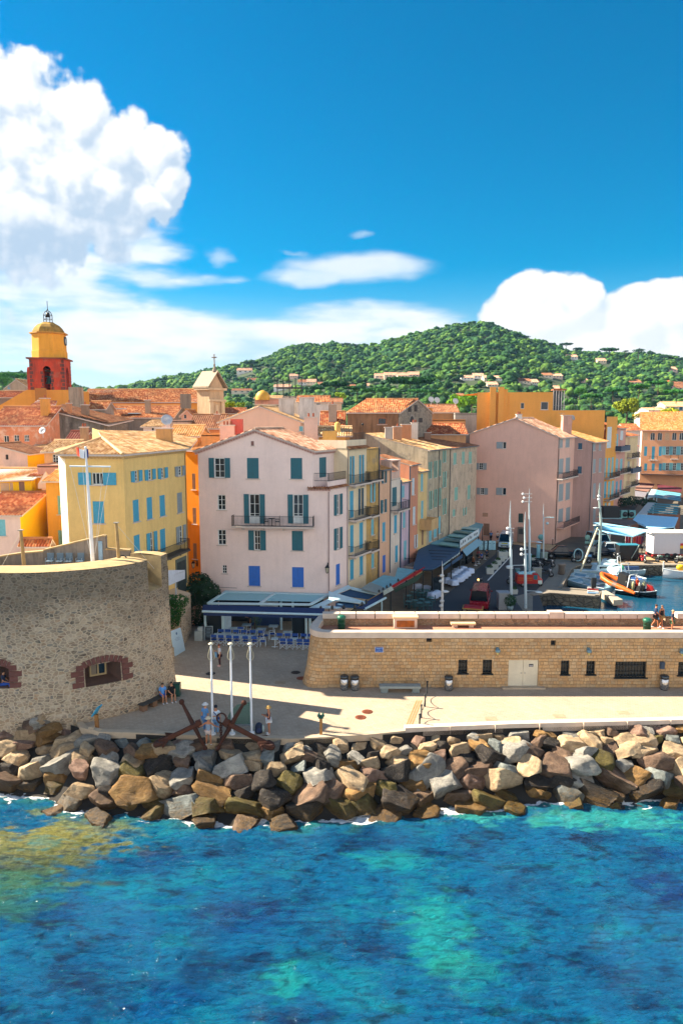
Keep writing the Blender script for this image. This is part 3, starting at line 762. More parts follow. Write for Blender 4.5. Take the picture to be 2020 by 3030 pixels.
def outn(i):
 d=(P2[min(i+1,len(P2)-1)]-P2[max(i-1,0)]).normalized();return Vector((d.y,-d.x,0))*-1
lv=[(-.1,.62),(.4,.5),(1.2,.32),(2.2,.16),(ZT-.42,0)]
for i in range(len(P2)-1):
 L=(P2[i+1]-P2[i]).length
 f0=min(1,i/5);f1=min(1,(i+1)/5)
 for(z0,o0),(z1,o1) in zip(lv,lv[1:]):
  A=[P2[i+1]-outn(i+1)*-o0*f1+Vector((0,0,z0)),P2[i]-outn(i)*-o0*f0+Vector((0,0,z0)),P2[i]-outn(i)*-o1*f0+Vector((0,0,z1)),P2[i+1]-outn(i+1)*-o1*f1+Vector((0,0,z1))]
  mb.add(A,[(0,1,2,3)],0,[[(u-L,z0),(u,z0),(u,z1),(u-L,z1)]])
 u-=L
mb.poly([(-1.6,53.2,-.1),(XE,53.2,-.1),(XE,53.2,ZT-.4),(-1.6,53.2,ZT-.4)])
mb.build('wall',M_ASH,ramp)
mb=MB();cp=[(XE,YR-.06),(XS,YR-.06)]+[(p[0]-outn(i).x*-.06,p[1]-outn(i).y*-.06) for i,p in enumerate(endp) if i>0]
wall_path(mb,cp,.62,.42,ZT-.42,0,-1)
mb.build('coping',M_STONE_W,ramp)
mb=MB()
mb.slab([(-1.9,YR+.4,ZF-.05),(XE,YR+.4,ZF-.05),(XE,YK+.1,ZF-.05),(-1.5,YK+.1,ZF-.05)],(0,0,.05))
mb.build('walkway',paving('walkway_tiles','#b07c63','#a5715a',.5,.3,'#8c6650'),ramp)
mb=MB()
OPN=(ay(*d2(1302,1000),YK).x,ay(*d2(1385,1000),YK).x)
for x0,x1 in((-1.4,OPN[0]),(OPN[1],XE)):
 for y_,s_ in((YK,1),(YK+.55,-1)):
  q=[(x0,y_,ZF-.04),(x1,y_,ZF-.04),(x1,y_,4.18),(x0,y_,4.18)]
  mb.add(q if s_>0 else q[::-1],[(0,1,2,3)],0,[[(q_[0],q_[2]) for q_ in(q if s_>0 else q[::-1])]])
for x0 in OPN:mb.box((x0,YK+.275,3.88),(.04,.55,.6))
mb.build('back_parapet',rubble('parapet_stone',3.2,['#8f7560','#a58a6c','#77624f','#b89c7c','#6b5f55'],'#9c866c',.4,1.3,.12),ramp)
x=-1.45
while x<XE:
 mb=MB()
 w=R.uniform(1.15,1.75)
 if not(x<OPN[1] and x+w>OPN[0]):
  hgt=.36+(.12 if 14.2<x<15.6 else 0)
  vs=[(x+.03,YK-.1),(x+w-.03,YK-.1),(x+w-.03,YK+.66),(x+.03,YK+.66)]
  mb.add([(a,b,4.17) for a,b in vs]+[(a,b+(.05 if b<YK else-.05),4.17+hgt) for a,b in vs],[(3,2,1,0),(4,5,6,7),(0,1,5,4),(1,2,6,5),(2,3,7,6),(3,0,4,7)])
  mb.build('coping_block',M_STONE_W,ramp)
 x+=w
M_BAR=plain('#2f3436',.5,.6,.1)
for i,(a,b,c,d) in enumerate(WIN):
 mb=MB();mb.poly([(a,YR+.29,c),(b,YR+.29,c),(b,YR+.29,d),(a,YR+.29,d)])
 if i>=6:mb.build('vent',plain('#15191c',.6),ramp);continue
 mb2=MB();n=max(3,int((b-a)/.22))
 for k in range(n+1):mb2.box((a+.02+(b-a-.04)*k/n,YR+.16,(c+d)/2),(.035,.035,d-c))
 for k in(.3,.7):mb2.box(((a+b)/2,YR+.16,c+(d-c)*k),(b-a,.04,.04))
 mb2.box(((a+b)/2,YR+.02,c-.03),(b-a+.16,.3,.08))
 w=mb2.build('window',M_BAR,ramp);mb.build('pane',glass_dark(),w)
a,b,c,d=DOOR
M_DOOR=plain('#cfc8b2',.45,var=.12,vscale=1.2)
for k in(0,1):
 x0=a+(b-a)*(k*.5)+.012;x1=a+(b-a)*(k*.5+.5)-.012
 mb=MB();mb.box(((x0+x1)/2,YR+.12,(c+d)/2),(x1-x0,.05,d-c-.02))
 for i in range(9):
  for j in range(8):mb.box((x0+.08+(x1-x0-.16)*i/8,YR+.092,c+.1+j*.11),(.07,.012,.055))
 dd=mb.build('door',M_DOOR,ramp)
 mb=MB();mb.tube([(x1-.06 if k==0 else x0+.06,YR+.07,1.05),(x1-.17 if k==0 else x0+.17,YR+.07,1.05)],.02,6);mb.build('handle',plain('#888888',.3,.9,0),dd)
 if k==1:
  p,q=ay(*d3(576,423),YR),ay(*d3(605,405),YR)
  mb=MB();mb.box(((p.x+q.x)/2,YR+.086,(p.z+q.z)/2),(q.x-p.x,.01,q.z-p.z),0,0);mb.box(((p.x+q.x)/2,YR+.08,p.z+.07),(q.x-p.x-.06,.008,.05),0,1)
  mb.build('door_plate',[plain('#3a3c46',.5),plain('#c9c9cc',.5)],dd)
mb=MB();mb.box(((a+b)/2,YR-.12,.05),(b-a+.9,.5,.1));mb.build('doorstep',M_STONE,ramp)
p,q=ay(*c5(1437,494),YR),ay(*c5(1495,458),YR)
mb=MB();mb.box(((p.x+q.x)/2,YR-.02,(p.z+q.z)/2),(q.x-p.x+.08,.03,q.z-p.z+.08),0,1);mb.box(((p.x+q.x)/2,YR-.035,(p.z+q.z)/2),(q.x-p.x,.03,q.z-p.z),0,0)
sw=q.x-p.x;sh=q.z-p.z
text_mesh(mb,'PROMENADE',(p.x+sw*.12,YR-.051,q.z-sh*.36),(1,0,0),(0,0,1),sh*.2,2,.003,.62)
text_mesh(mb,'DU',(p.x+sw*.44,YR-.051,q.z-sh*.62),(1,0,0),(0,0,1),sh*.14,2,.003)
text_mesh(mb,'MONTMIRAIL',(p.x+sw*.1,YR-.051,q.z-sh*.88),(1,0,0),(0,0,1),sh*.2,2,.003,.6)
mb.build('street_sign',[plain('#0b3f9a',.35),plain('#b9b4b8',.5),plain('#9fd0ff',.5)],ramp)
for bx in((370,310),(955,312),(1553,318)):
 p=ay(*d3(*bx),YR)
 mb=MB();mb.box((p.x,YR-.05,p.z+.12),(.2,.1,.12));mb.lathe([(.0,.16),(.16,.1),(.2,-.06),(.1,-.12),(0,-.12)],(p.x,YR-.2,p.z-.02),10)
 l=mb.build('wall_lamp',plain('#6f8f9c',.4,.3),ramp)
 mb=MB();mb.lathe([(.09,-.12),(.07,-.3),(0,-.33)],(p.x,YR-.2,p.z),8);mb.build('lamp_glass',plain('#c6b878',.3),l)
p=ay(*d3(1428,408),YR);mb=MB();mb.box((p.x,YR-.1,p.z),(.3,.18,.5));mb.box((p.x,YR-.2,p.z+.12),(.22,.02,.04));mb.build('letter_box',plain('#1c3a55',.4),ramp)
# == building kit
V2=lambda v:Vector((v[0],v[1]))
class Fac:
 def __init__(s,A,B):
  s.A=V2(A);s.B=V2(B);s.L=(s.B-s.A).length;s.u=(s.B-s.A)/s.L
  n=Vector((s.u.y,-s.u.x))
  if n.dot(-s.A)<0:n=-n
  s.n=n
 def at(s,px,py):
  d=ray(px,py);t=s.A.dot(s.n)/(d.x*s.n.x+d.y*s.n.y)
  p=Vector((d.x*t,d.y*t));return((p-s.A).dot(s.u),H+d.z*t)
 def P(s,a,z,d=0.):return Vector((s.A.x+s.u.x*a+s.n.x*d,s.A.y+s.u.y*a+s.n.y*d,z))
 def rect(s,c,x0,y0,x1,y1):
  xm,ym=(x0+x1)/2,(y0+y1)/2
  a=s.at(*c(x0,ym))[0];b=s.at(*c(x1,ym))[0];z0=s.at(*c(xm,y1))[1];z1=s.at(*c(xm,y0))[1]
  return(min(a,b),max(a,b),z0,z1)
 def ob(s,mb,a0,a1,z0,z1,d0,d1,mi=0):
  o=s.P(a0,z0,d0);mb.ob(o,s.P(a1,z0,d0)-o,s.P(a0,z0,d1)-o,Vector((0,0,z1-z0)),mi)
 def flip(s):
  return s.u.x*-s.n.y+s.u.y*s.n.x<0
def WR(f,c,w):
 r=f.rect(c,*w[:4]);w=tuple(w[4:])
 if w and w[0]=='h':
  k=r[1]-r[0];r=(r[0]+k*.29,r[1]-k*.29,r[2],r[3]);w=('o',w[1],k*.27)+w[3:]
 return(r,)+w
def wall_grid(mb,f,s0,s1,z0,z1,holes,dep=.2,mi=0):
 hs=[(max(s0,h[0]),min(s1,h[1]),max(z0,h[2]),min(z1,h[3])) for h in holes if h[1]>s0 and h[0]<s1 and h[3]>z0 and h[2]<z1]
 xs=sorted(set([s0,s1]+[v for h in hs for v in h[:2]]));zs=sorted(set([z0,z1]+[v for h in hs for v in h[2:]]))
 for a,b in zip(xs,xs[1:]):
  for c,d in zip(zs,zs[1:]):
   if any(h[0]<(a+b)/2<h[1] and h[2]<(c+d)/2<h[3] for h in hs):continue
   mb.poly([f.P(a,c),f.P(b,c),f.P(b,d),f.P(a,d)],mi)
 for a,b,c,d in hs:
  for q in(((a,c),(a,d)),((b,c),(b,d)),((a,c),(b,c)),((a,d),(b,d))):
   mb.poly([f.P(*q[0],0),f.P(*q[1],0),f.P(*q[1],-dep),f.P(*q[0],-dep)],mi)
M_FRAME=plain('#dfe6e4',.5,var=.05)
M_SILL=plain('#cdbfb4',.8,var=.1)
M_IRON=plain('#1f262b',.45,.6,.1)
SH={k:plain(v,.55,var=.14,vscale=5) for k,v in dict(teal='#1d6473',blue='#2d6cc4',sky='#3f9fc0',lt='#6fb6c4',grey='#8d9aa0',white='#c9d6dc',green='#1d3a37',tan='#c9a682',mint='#7fb3a6',dkblue='#1f4f68',brown='#8a6a55').items()}
def shutter_mesh(mb,f,a0,a1,z0,z1,d0,th=.045):
 f.ob(mb,a0,a1,z0,z1,d0,d0+th)
 w=a1-a0;h=z1-z0;r=min(.07,w*.16)
 for(p,q) in((a0,a0+r),(a1-r,a1)):f.ob(mb,p,q,z0,z1,d0+th,d0+th+.018)
 for k in(0,.48,.955):f.ob(mb,a0+r,a1-r,z0+h*k,z0+h*k+.045*h,d0+th,d0+th+.018)
 n=max(4,int(h/.16))
 for i in range(n):
  z=z0+h*(i+.5)/n;f.ob(mb,a0+r,a1-r,z-.02,z+.02,d0+th,d0+th+.009)
def arch(root,f,R4,mat):
 a0,a1,z0,z1=R4;r=(a1-a0)/2;mb=MB();n=8
 for s in(0,1):
  pts=[(a0+r-r*math.cos(math.pi/2*i/n) if s==0 else a1-r+r*math.cos(math.pi/2*i/n),z1-r+r*math.sin(math.pi/2*i/n)) for i in range(n+1)]+[((a0 if s==0 else a1),z1)]
  mb.slab([f.P(p,q,-.12) for p,q in pts],f.n.to_3d()*.118)
 mb.build('arch',mat,root)
def window(root,f,R4,typ='w',sh='teal',sw=None,sill=True,frame=None,panes=(2,3),pane_d=.13,arch=False):
 a0,a1,z0,z1=R4;w=a1-a0;h=z1-z0
 fm=frame or M_FRAME
 mb=MB();t_=min(.07,w*.09)
 for(p,q) in((a0,a0+t_),(a1-t_,a1)):f.ob(mb,p,q,z0,z1,-.16,-.1)
 for(p,q) in((z0,z0+t_),(z1-t_,z1)):f.ob(mb,a0+t_,a1-t_,p,q,-.16,-.1)
 if typ in 'wod':
  for i in range(1,panes[0]):
   x=a0+w*i/panes[0];k_=min(.028,w*.035);f.ob(mb,x-k_,x+k_,z0+t_,z1-t_,-.155,-.09)
  for j in range(1,panes[1]):
   z=z0+h*j/panes[1];f.ob(mb,a0+t_,a1-t_,z-.018,z+.018,-.15,-.1)
  if typ=='d':
   f.ob(mb,a0+t_,a1-t_,z0,z0+h*.26,-.15,-.1)
 wi=mb.build('window',fm,root)
 mb=MB();mb.poly([f.P(a0,z0,-pane_d-.02),f.P(a1,z0,-pane_d-.02),f.P(a1,z1,-pane_d-.02),f.P(a0,z1,-pane_d-.02)]);mb.build('pane',glass_dark(),wi)
 m=SH.get(sh,None) or sh
 if typ in 'od' or typ=='l':
  s_=sw or max(.25,w/2)
  if typ!='x':
   mb=MB();shutter_mesh(mb,f,a0-s_-.02,a0-.02,z0,z1,.02);mb.build('shutter',m,wi)
  if typ!='l':
   mb=MB();shutter_mesh(mb,f,a1+.02,a1+s_+.02,z0,z1,.02);mb.build('shutter',m,wi)
 elif typ=='c':
  for k in(0,1):
   mb=MB();shutter_mesh(mb,f,a0+w/2*k+.006,a0+w/2*(k+1)-.006,z0+.01,z1-.01,-.06);mb.build('shutter',m,wi)
 elif typ=='h':
  for x in(a0,a1):
   mb=MB();f.ob(mb,x-.03,x+.03,z0,z1,.0,w*.48)
   for k in(.1,.5,.86):f.ob(mb,x-.042,x+.042,z0+h*k,z0+h*(k+.05),.01,w*.47)
   mb.build('shutter',m,wi)
 if sill and typ!='v':
  mb=MB();f.ob(mb,a0-.14,a1+.14,z0-.08,z0-.005,-.02,.11);mb.build('sill',M_SILL,wi)
 return wi
def railing(mb,f,a0,a1,z,d,h=.95,ends=True,step=.12,mi=0):
 for zz in(z+.06,z+h):f.ob(mb,a0,a1,zz-.018,zz+.018,d-.018,d+.018,mi)
 n=max(2,int((a1-a0)/step))
 for i in range(n+1):
  x=a0+(a1-a0)*i/n;f.ob(mb,x-.009,x+.009,z+.02,z+h,d-.009,d+.009,mi)
 if ends:
  for x in(a0,a1):
   for zz in(z+.06,z+h):f.ob(mb,x-.018,x+.018,zz-.018,zz+.018,0,d,mi)
   k=max(2,int(d/step))
   for j in range(k):y=d*(j+.5)/k;f.ob(mb,x-.009,x+.009,z+.02,z+h,y-.009,y+.009,mi)
def balcony(root,f,c,x0,x1,yb,dep=.9,slab=None,brackets=3,h=.95,opaque=None):
 a0=f.at(*c(x0,yb))[0];a1=f.at(*c(x1,yb))[0];a0,a1=min(a0,a1),max(a0,a1);z=f.at(*c((x0+x1)/2,yb))[1]
 mb=MB();f.ob(mb,a0,a1,z-.16,z,0,dep)
 for i in range(brackets):
  x=a0+(a1-a0)*(i+.5)/brackets;f.ob(mb,x-.08,x+.08,z-.42,z-.16,0,dep*.55)
 b=mb.build('balcony',slab or M_SILL,root)
 mb=MB()
 if opaque:f.ob(mb,a0,a1,z,z+h,dep-.06,dep);f.ob(mb,a0,a0+.06,z,z+h,0,dep);f.ob(mb,a1-.06,a1,z,z+h,0,dep);mb.build('railing',opaque,b)
 else:railing(mb,f,a0+.03,a1-.03,z,dep-.05,h);mb.build('railing',M_IRON,b)
 return b
def tile_field(mb,pts,eave,mi=0,amp=.055,pitch=.26,lift=0.):
 P=[Vector(p) for p in pts]
 n=sum(((P[i]-P[0]).cross(P[i+1]-P[0]) for i in range(1,len(P)-1)),Vector()).normalized()
 if n.z<0:n=-n
 u=Vector(eave);u=(u-n*u.dot(n)).normalized();v=n.cross(u)
 if v.z<0:u=-u;v=n.cross(u)
 O=P[0];Q=[((p-O).dot(u),(p-O).dot(v)) for p in P]
 u0=min(q[0] for q in Q);u1=max(q[0] for q in Q)
 def rng(x):
  ys=[]
  for(a,b),(c,d) in zip(Q,Q[1:]+Q[:1]):
   if abs(c-a)<1e-9:
    if abs(x-a)<1e-6:ys+=[b,d]
   elif min(a,c)-1e-9<=x<=max(a,c)+1e-9:ys.append(b+(d-b)*(x-a)/(c-a))
  return(min(ys),max(ys)) if ys else None
 k=max(1,int(round((u1-u0)/pitch)));xs=[]
 pat=((0,0),(.16,.8),(.3,1.),(.44,.8),(.6,0),(.8,-.25))
 for i in range(k):
  for q,hh in pat:xs.append((u0+(i+q)*(u1-u0)/k,hh))
 xs.append((u1,0))
 vl=[];fl=[];ul=[]
 prev=None
 for x,hh in xs:
  r=rng(min(max(x,u0),u1))
  if r is None:prev=None;continue
  row=[]
  for vv in(r[0],r[1]):
   row.append(len(vl));vl.append(O+u*x+v*vv+n*(hh*amp+lift+.01));ul.append((x-u0,vv))
  if prev:fl.append((prev[0],row[0],row[1],prev[1]))
  prev=row
 mb.add(vl,fl,mi,[[ul[j] for j in f] for f in fl])
def roof(root,planes,tm,under=None,ridges=(),th=.12,name='roof'):
 """planes: [(pts, eave_dir)]"""
 mb=MB()
 for pts,e in planes:
  tile_field(mb,pts,e);mb.slab([Vector(p)+Vector((0,0,-.015)) for p in pts],(0,0,-th),1)
 for a,b in ridges:mb.tube([Vector(a)+Vector((0,0,.03)),Vector(b)+Vector((0,0,.03))],.13,8,0)
 return mb.build(name,[tm,under or M_SILL],root)
def genoise(mb,a,b,n,rows=2,r=.1,mi=0,mi2=1):
 """rows of upturned half round tiles under an eave; a->b line, n outward"""
 a,b,n=Vector(a),Vector(b),Vector((n[0],n[1],0));L=(b-a).length;d=(b-a)/L;k=max(2,int(L/.27));up=Vector((0,0,1))
 for rr in range(rows):
  out=.13*(rr+1);z=-.17*(rows-1-rr)-.02
  o=a+up*(z-.17);mb.ob(o,b-a,n*(out-.05),up*.165,mi2)
  for i in range(k):
   c=a+d*(L*(i+.5)/k)+up*z
   seg=[]
   for j in range(5):
    t_=math.pi*j/4;q=c+d*(math.cos(t_)*L/k*.48)-up*(math.sin(t_)*.14)
    seg.append((q,q+n*out))
   for(p0,p1),(q0,q1) in zip(seg,seg[1:]):mb.poly([p0,p1,q1,q0],mi)
   mb.poly([s_[1] for s_ in seg],mi)
def chimney(parent,p,w=.7,d=.6,h=1.4,mat=None,pots=2,cap=True,rz=0.):
 mb=MB();x,y,z=p
 mb.box((x,y,z+h/2-.3),(w,d,h+.6),rz)
 if cap:mb.box((x,y,z+h+.05),(w+.16,d+.16,.1),rz,1);
 for i in range(pots):
  q=(i+.5)/pots-.5;mb.lathe([(.11,0),(.09,.35),(.1,.36),(.0,.36)],(x+q*w*.7*math.cos(rz),y+q*w*.7*math.sin(rz),z+h+.1),8,2)
 return mb.build('chimney',[mat or stucco('#c9a184',.4),M_SILL,plain('#9a5236',.8)],parent)
def dish(parent,p,r=.4,face=(.3,-1,.35),m=None):
 f=Vector(face).normalized();rot=f.to_track_quat('Z','Y').to_matrix().to_4x4();mb=MB();mb.mx=Matrix.Translation(Vector(p)+Vector((0,0,r+.35)))@rot
 mb.lathe([(0,0),(r*.5,r*.06),(r,r*.26),(r*.98,r*.3),(r*.5,r*.1),(0,.04)],(0,0,0),16);mb.tube([(0,-r*.9,r*.2),(0,0,r*.75)],.025,5);mb.ball((0,0,r*.75),.06,6)
 mb.mx=None;q=Vector(p);mb.tube([q,q+Vector((0,0,r+.35))],.03,6);return mb.build('satellite_dish',m or plain('#c4c6c8',.4,.1),parent)
def antenna(parent,p,h=1.6):
 q=Vector(p);mb=MB();mb.tube([q,q+Vector((0,0,h))],.025,5)
 mb.tube([q+Vector((-.5,0,h*.9)),q+Vector((.5,.1,h*.9))],.018,5)
 for k in range(6):mb.tube([q+Vector((-.5+k*.19,-.22,h*.9)),q+Vector((-.5+k*.19,.25,h*.9))],.012,4)
 return mb.build('antenna',plain('#8c8f92',.4,.7),parent)
def pipe(root,f,a,z0,z1,col_='#8a8178',r=.055):
 mb=MB();mb.tube([f.P(a,z0,.07),f.P(a,z1,.07)],r,6);return mb.build('drainpipe',plain(col_,.5,.3),root)
def lantern(root,f,a,z,reach=.6):
 mb=MB();f.ob(mb,a-.05,a+.05,z-.05,z+.75,0,.06)
 mb.tube([f.P(a,z+.6,.03),f.P(a,z+.68,reach)],.03,5);mb.tube([f.P(a,z+.1,.03),f.P(a,z+.6,reach*.8)],.02,5)
 c=f.P(a,z+.15,reach);mb.lathe([(.0,.52),(.05,.48),(.21,.28),(.23,.25),(.16,.24)],c,6,0,False);mb.lathe([(.11,-.22),(.12,-.25),(.03,-.3),(0,-.36)],c,6,0,False)
 for i in range(6):
  t_=math.pi/3*i;mb.tube([c+Vector((.2*math.cos(t_),.2*math.sin(t_),.25)),c+Vector((.12*math.cos(t_),.12*math.sin(t_),-.22))],.015,4)
 l=mb.build('lantern',M_IRON,root)
 mb=MB();mb.lathe([(.17,.24),(.1,-.21)],c,6,0,False);mb.build('lamp_glass',plain('#b9b39a',.2,0,.05),l)
def body(root,foot,z0,tops,mat,wins=None,apex=None,skip=(),name='wall',em={}):
 """walls over a footprint; tops: z per vertex; wins {edge:[rects]}; apex {edge:[(s,z)..]}"""
 mb=MB();n=len(foot);fs=[]
 for i in range(n):
  f=Fac(foot[i],foot[(i+1)%n]);fs.append(f)
  if i in skip:continue
  za,zb=tops[i],tops[(i+1)%n];zr=min(za,zb)
  wall_grid(mb,f,0,f.L,z0,zr,(wins or{}).get(i,[]),.2,em.get(i,0))
  tp=[(0,zr)]+([(0,za)] if za>zr+1e-4 else[])+list((apex or{}).get(i,[]))+([(f.L,zb)] if zb>zr+1e-4 else[])+[(f.L,zr)]
  if len(tp)>2:mb.poly([f.P(s_,z) for s_,z in tp],em.get(i,0))
 mb.build(name,mat,root);return fs
T_ORANGE=tiles('#8a4520','#ad6230','#d09a66',.6);T_SAND=tiles('#a5764a','#c49a66','#e0c094',.45);T_PINK=tiles('#a57458','#c49478','#e0c0a4',.5)
T_BROWN=tiles('#7e4c30','#956040','#ae7e58',.6);T_YEL=tiles('#b87a3c','#c98f50','#ddb07a',.4);T_RED=tiles('#8a401e','#a8582e','#c88a5a',.55)
def lerp2(a,b,t_):return a+(b-a)*t_
def block(label,c,xl,xr,ye,Y,dep,rt,mat,tm=None,wins=(),Y2=None,z0=0.,group=None,name='house',cat='house',ov=.3,ret=None,dx=0.,shear=0.,em={}):
 """a house whose front wall runs from image column xl to xr at distance Y (Y2 at its right end)"""
 Yr=Y if Y2 is None else Y2
 p,q=c(xl,ye),c(xr,ye if not shear else ye+shear)
 a3,b3=ay(*p,Y),ay(*q,Yr);A,B=V2(a3),V2(b3);za,zb=a3.z,b3.z
 root=thing(name,label,cat,((A.x+B.x)/2,(A.y+B.y)/2,z0),0,group)
 f=Fac(A,B);back=-f.n*dep+Vector((dx,0))
 C,D=B+back,A+back
 k,yr=rt
 ws=[WR(f,c,w) for w in wins]
 holes={0:[w[0] for w in ws]}
 up=lambda v,z:Vector((v.x,v.y,z))
 planes=[];rid=[]
 u=Vector((f.u.x,f.u.y));n=f.n
 if k=='flat':
  body(root,[A,B,C,D],z0,[za,zb,zb,za],mat,holes,em=em)
  mb=MB();mb.slab([up(A,za-.25),up(B,zb-.25),up(C,zb-.25),up(D,za-.25)],(0,0,.1));mb.build('roof',plain('#a08a76',.9,var=.25),root)
 elif k=='side':
  mid=ay(*c(xl,yr),Y+dep/2).z;mz=max(mid,za+.3)
  body(root,[A,B,C,D],z0,[za,zb,zb,za],mat,holes,{1:[(f.L*0+dep/2,mz)],3:[(dep/2,mz)]},em=em)
  MA,MBk=(A+D)/2-u*ov,(B+C)/2+u*ov;sl=(mz-za)/(dep/2)
  e0,e1=A-u*ov+n*ov,B+u*ov+n*ov;g0,g1=D-u*ov-n*ov,C+u*ov-n*ov
  planes=[([up(e0,za-sl*ov),up(e1,zb-sl*ov),up(MBk,mz),up(MA,mz)],f.u.to_3d()),([up(g0,za-sl*ov),up(g1,zb-sl*ov),up(MBk,mz),up(MA,mz)],f.u.to_3d())]
  rid=[(up(MA,mz),up(MBk,mz))]
 elif k=='front':
  rx,ry=yr;s_,mz=f.at(*c(rx,ry))
  mz=max(mz,max(za,zb)+.2)
  body(root,[A,B,C,D],z0,[za,zb,zb,za],mat,holes,{0:[(s_,mz)],2:[(f.L-s_,mz)]},em=em)
  R0=A+u*s_+n*ov*.5;R1=A+u*s_+back-n*ov*.5
  slA=(mz-za)/s_;slB=(mz-zb)/(f.L-s_)
  a0,a1=A-u*ov+n*ov*.5,D-u*ov-n*ov*.5;b0,b1=B+u*ov+n*ov*.5,C+u*ov-n*ov*.5
  dv=(-n).to_3d()
  planes=[([up(a0,za-slA*ov),up(R0,mz),up(R1,mz),up(a1,za-slA*ov)],dv),([up(b0,zb-slB*ov),up(R0,mz),up(R1,mz),up(b1,zb-slB*ov)],dv)]
  rid=[(up(R0,mz),up(R1,mz))]
 elif k=='shed':
  zt=ay(*c(xl,yr),Y+dep).z
  body(root,[A,B,C,D],z0,[za,zb,zt,zt],mat,holes,em=em)
  sl=(zt-za)/dep;e0,e1=A-u*ov+n*ov,B+u*ov+n*ov
  planes=[([up(e0,za-sl*ov),up(e1,zb-sl*ov),up(C+u*ov,zt),up(D-u*ov,zt)],f.u.to_3d())]
 r=None
 if planes:r=roof(root,planes,tm or T_ORANGE,None,rid)
 for w in ws:window(root,f,*w)
 root_info=dict(root=root,f=f,A=A,B=B,C=C,D=D,za=za,zb=zb,roof=r)
 return root_info
# == the pale pink house
A=col(592,66.6,8);Bc=col(975,65.3,8)
fp=Fac(A,Bc)
pink=thing('house','tall pale pink gabled house with teal shutters and a long black balcony','house',(A.x+6,A.y,0))
M_PINK=stucco('#edd8d0',.08,'#a08a88',.05)
fl,el_,fr_=fp.at(*c4(85,352)),fp.at(*c4(508,190)),fp.at(*c4(952,352))
zm=fp.at(*c4(1000,640))[1]
ST_=.52
CH=chain(Bc,ST_,[975,1027,1083,1119,1153,1184,1209,1235,1262,1328,1407])
fs_=Fac(CH[0],CH[1])
PW=[(195,405,275,558,'o','teal',.5),(447,405,537,565,'c','teal'),(783,405,873,568,'c','teal'),(220,690,282,808,'w'),(465,685,545,912,'d','teal',.48),(803,688,880,912,'d','teal',.48),(222,960,285,1078,'w'),(503,965,549,1118,'o','teal',.52),(793,970,880,1122,'c','teal'),(257,1235,290,1298,'w'),(460,1240,548,1395,'c','blue'),(795,1250,885,1405,'c','blue'),(478,275,500,310,'v')]
PR=[WR(fp,c4,w) for w in PW]
SW_=[(1117,685,1180,845,'h','teal'),(1117,945,1180,1110,'h','teal'),(1133,1225,1163,1385,'c','blue')]
SR=[WR(fs_,c4,w) for w in SW_]
f2=Fac(fp.P(fr_[0],0),fp.P(fr_[0],0).to_2d()+(CH[1]-CH[0])*1.35)
DR=f2.rect(c4,1005,400,1058,555)
mb=MB();hs_=[r[0] for r in PR]
wall_grid(mb,fp,0,fp.L,0,zm,hs_);ze=(fl[1]+fr_[1])/2
wall_grid(mb,fp,0,fr_[0],zm,ze,hs_)
mb.poly([fp.P(0,ze),fp.P(fr_[0],ze),fp.P(el_[0],el_[1])])
wall_grid(mb,fs_,0,fs_.L,0,zm,[r[0] for r in SR])
wall_grid(mb,f2,0,f2.L,zm,ze,[DR])
bk=(CH[1]-CH[0])*1.35
mb.poly([fp.P(0,0),(A+bk).to_3d(),(A+bk).to_3d()+Vector((0,0,ze)),fp.P(0,ze)])
bb=(A+bk).to_3d();be=(fp.P(fr_[0],0).to_2d()+bk).to_3d();ba_=(fp.P(el_[0],0).to_2d()+bk).to_3d()
mb.poly([bb,be,be+Vector((0,0,ze)),ba_+Vector((0,0,el_[1])),bb+Vector((0,0,ze))])
mb.poly([fp.P(fr_[0]-.1,zm),fp.P(fp.L,zm),CH[1].to_3d()+Vector((0,0,zm)),f2.P(f2.L,zm)])
mb.build('wall',M_PINK,pink)
for r in PR:
 if r[1]=='v':mb=MB();fp.ob(mb,*r[0],0,.02);fp.ob(mb,r[0][0]-.08,r[0][1]+.08,r[0][2]-.07,r[0][2],0,.08,1);mb.build('attic_vent',[plain('#7d5a52',.8),M_SILL],pink)
 else:window(pink,fp,*r)
for r in SR:window(pink,fs_,*r)
window(pink,f2,DR,'c','teal',None,False)
o_=.38;up3=lambda v,z:Vector((v[0],v[1],z))
R0=fp.P(el_[0],el_[1]+.12,o_);R1=Vector((ba_.x,ba_.y,el_[1]+.12));dd=R1-R0
L0=fp.P(-.35,fl[1]+.02,o_);E0=fp.P(fr_[0]+.32,fr_[1]+.02,o_)
rf=roof(pink,[([L0,R0,R0+dd,L0+dd],dd),([E0,R0,R0+dd,E0+dd],dd)],T_PINK,None,[(R0,R1)])
mb=MB()
genoise(mb,fp.P(-.25,fl[1]+.0),fp.P(el_[0],el_[1]+.08),fp.n,2);genoise(mb,fp.P(el_[0],el_[1]+.08),fp.P(fr_[0]+.25,fr_[1]),fp.n,2)
genoise(mb,f2.P(0,fr_[1]),f2.P(f2.L,fr_[1]),f2.n,2)
M_GEN=plain('#b58a7c',.85,var=.2,vscale=4);mb.build('cornice',[M_GEN,plain('#d3b8b4',.85)],pink)
mb=MB();a_=fp.at(*c4(912,640))[0]
tile_field(mb,[fp.P(a_,zm-.05,.3),fp.P(fp.L+.25,zm-.05,.3),fp.P(fp.L+.25,zm+.14,-.1),fp.P(a_,zm+.14,-.1)],fp.u.to_3d());mb.build('ledge_tiles',T_BROWN,pink)
mb=MB();genoise(mb,fp.P(a_,zm-.06),fp.P(fp.L+.1,zm-.06),fp.n,1);mb.build('cornice',[M_GEN,plain('#d3b8b4',.85)],pink)
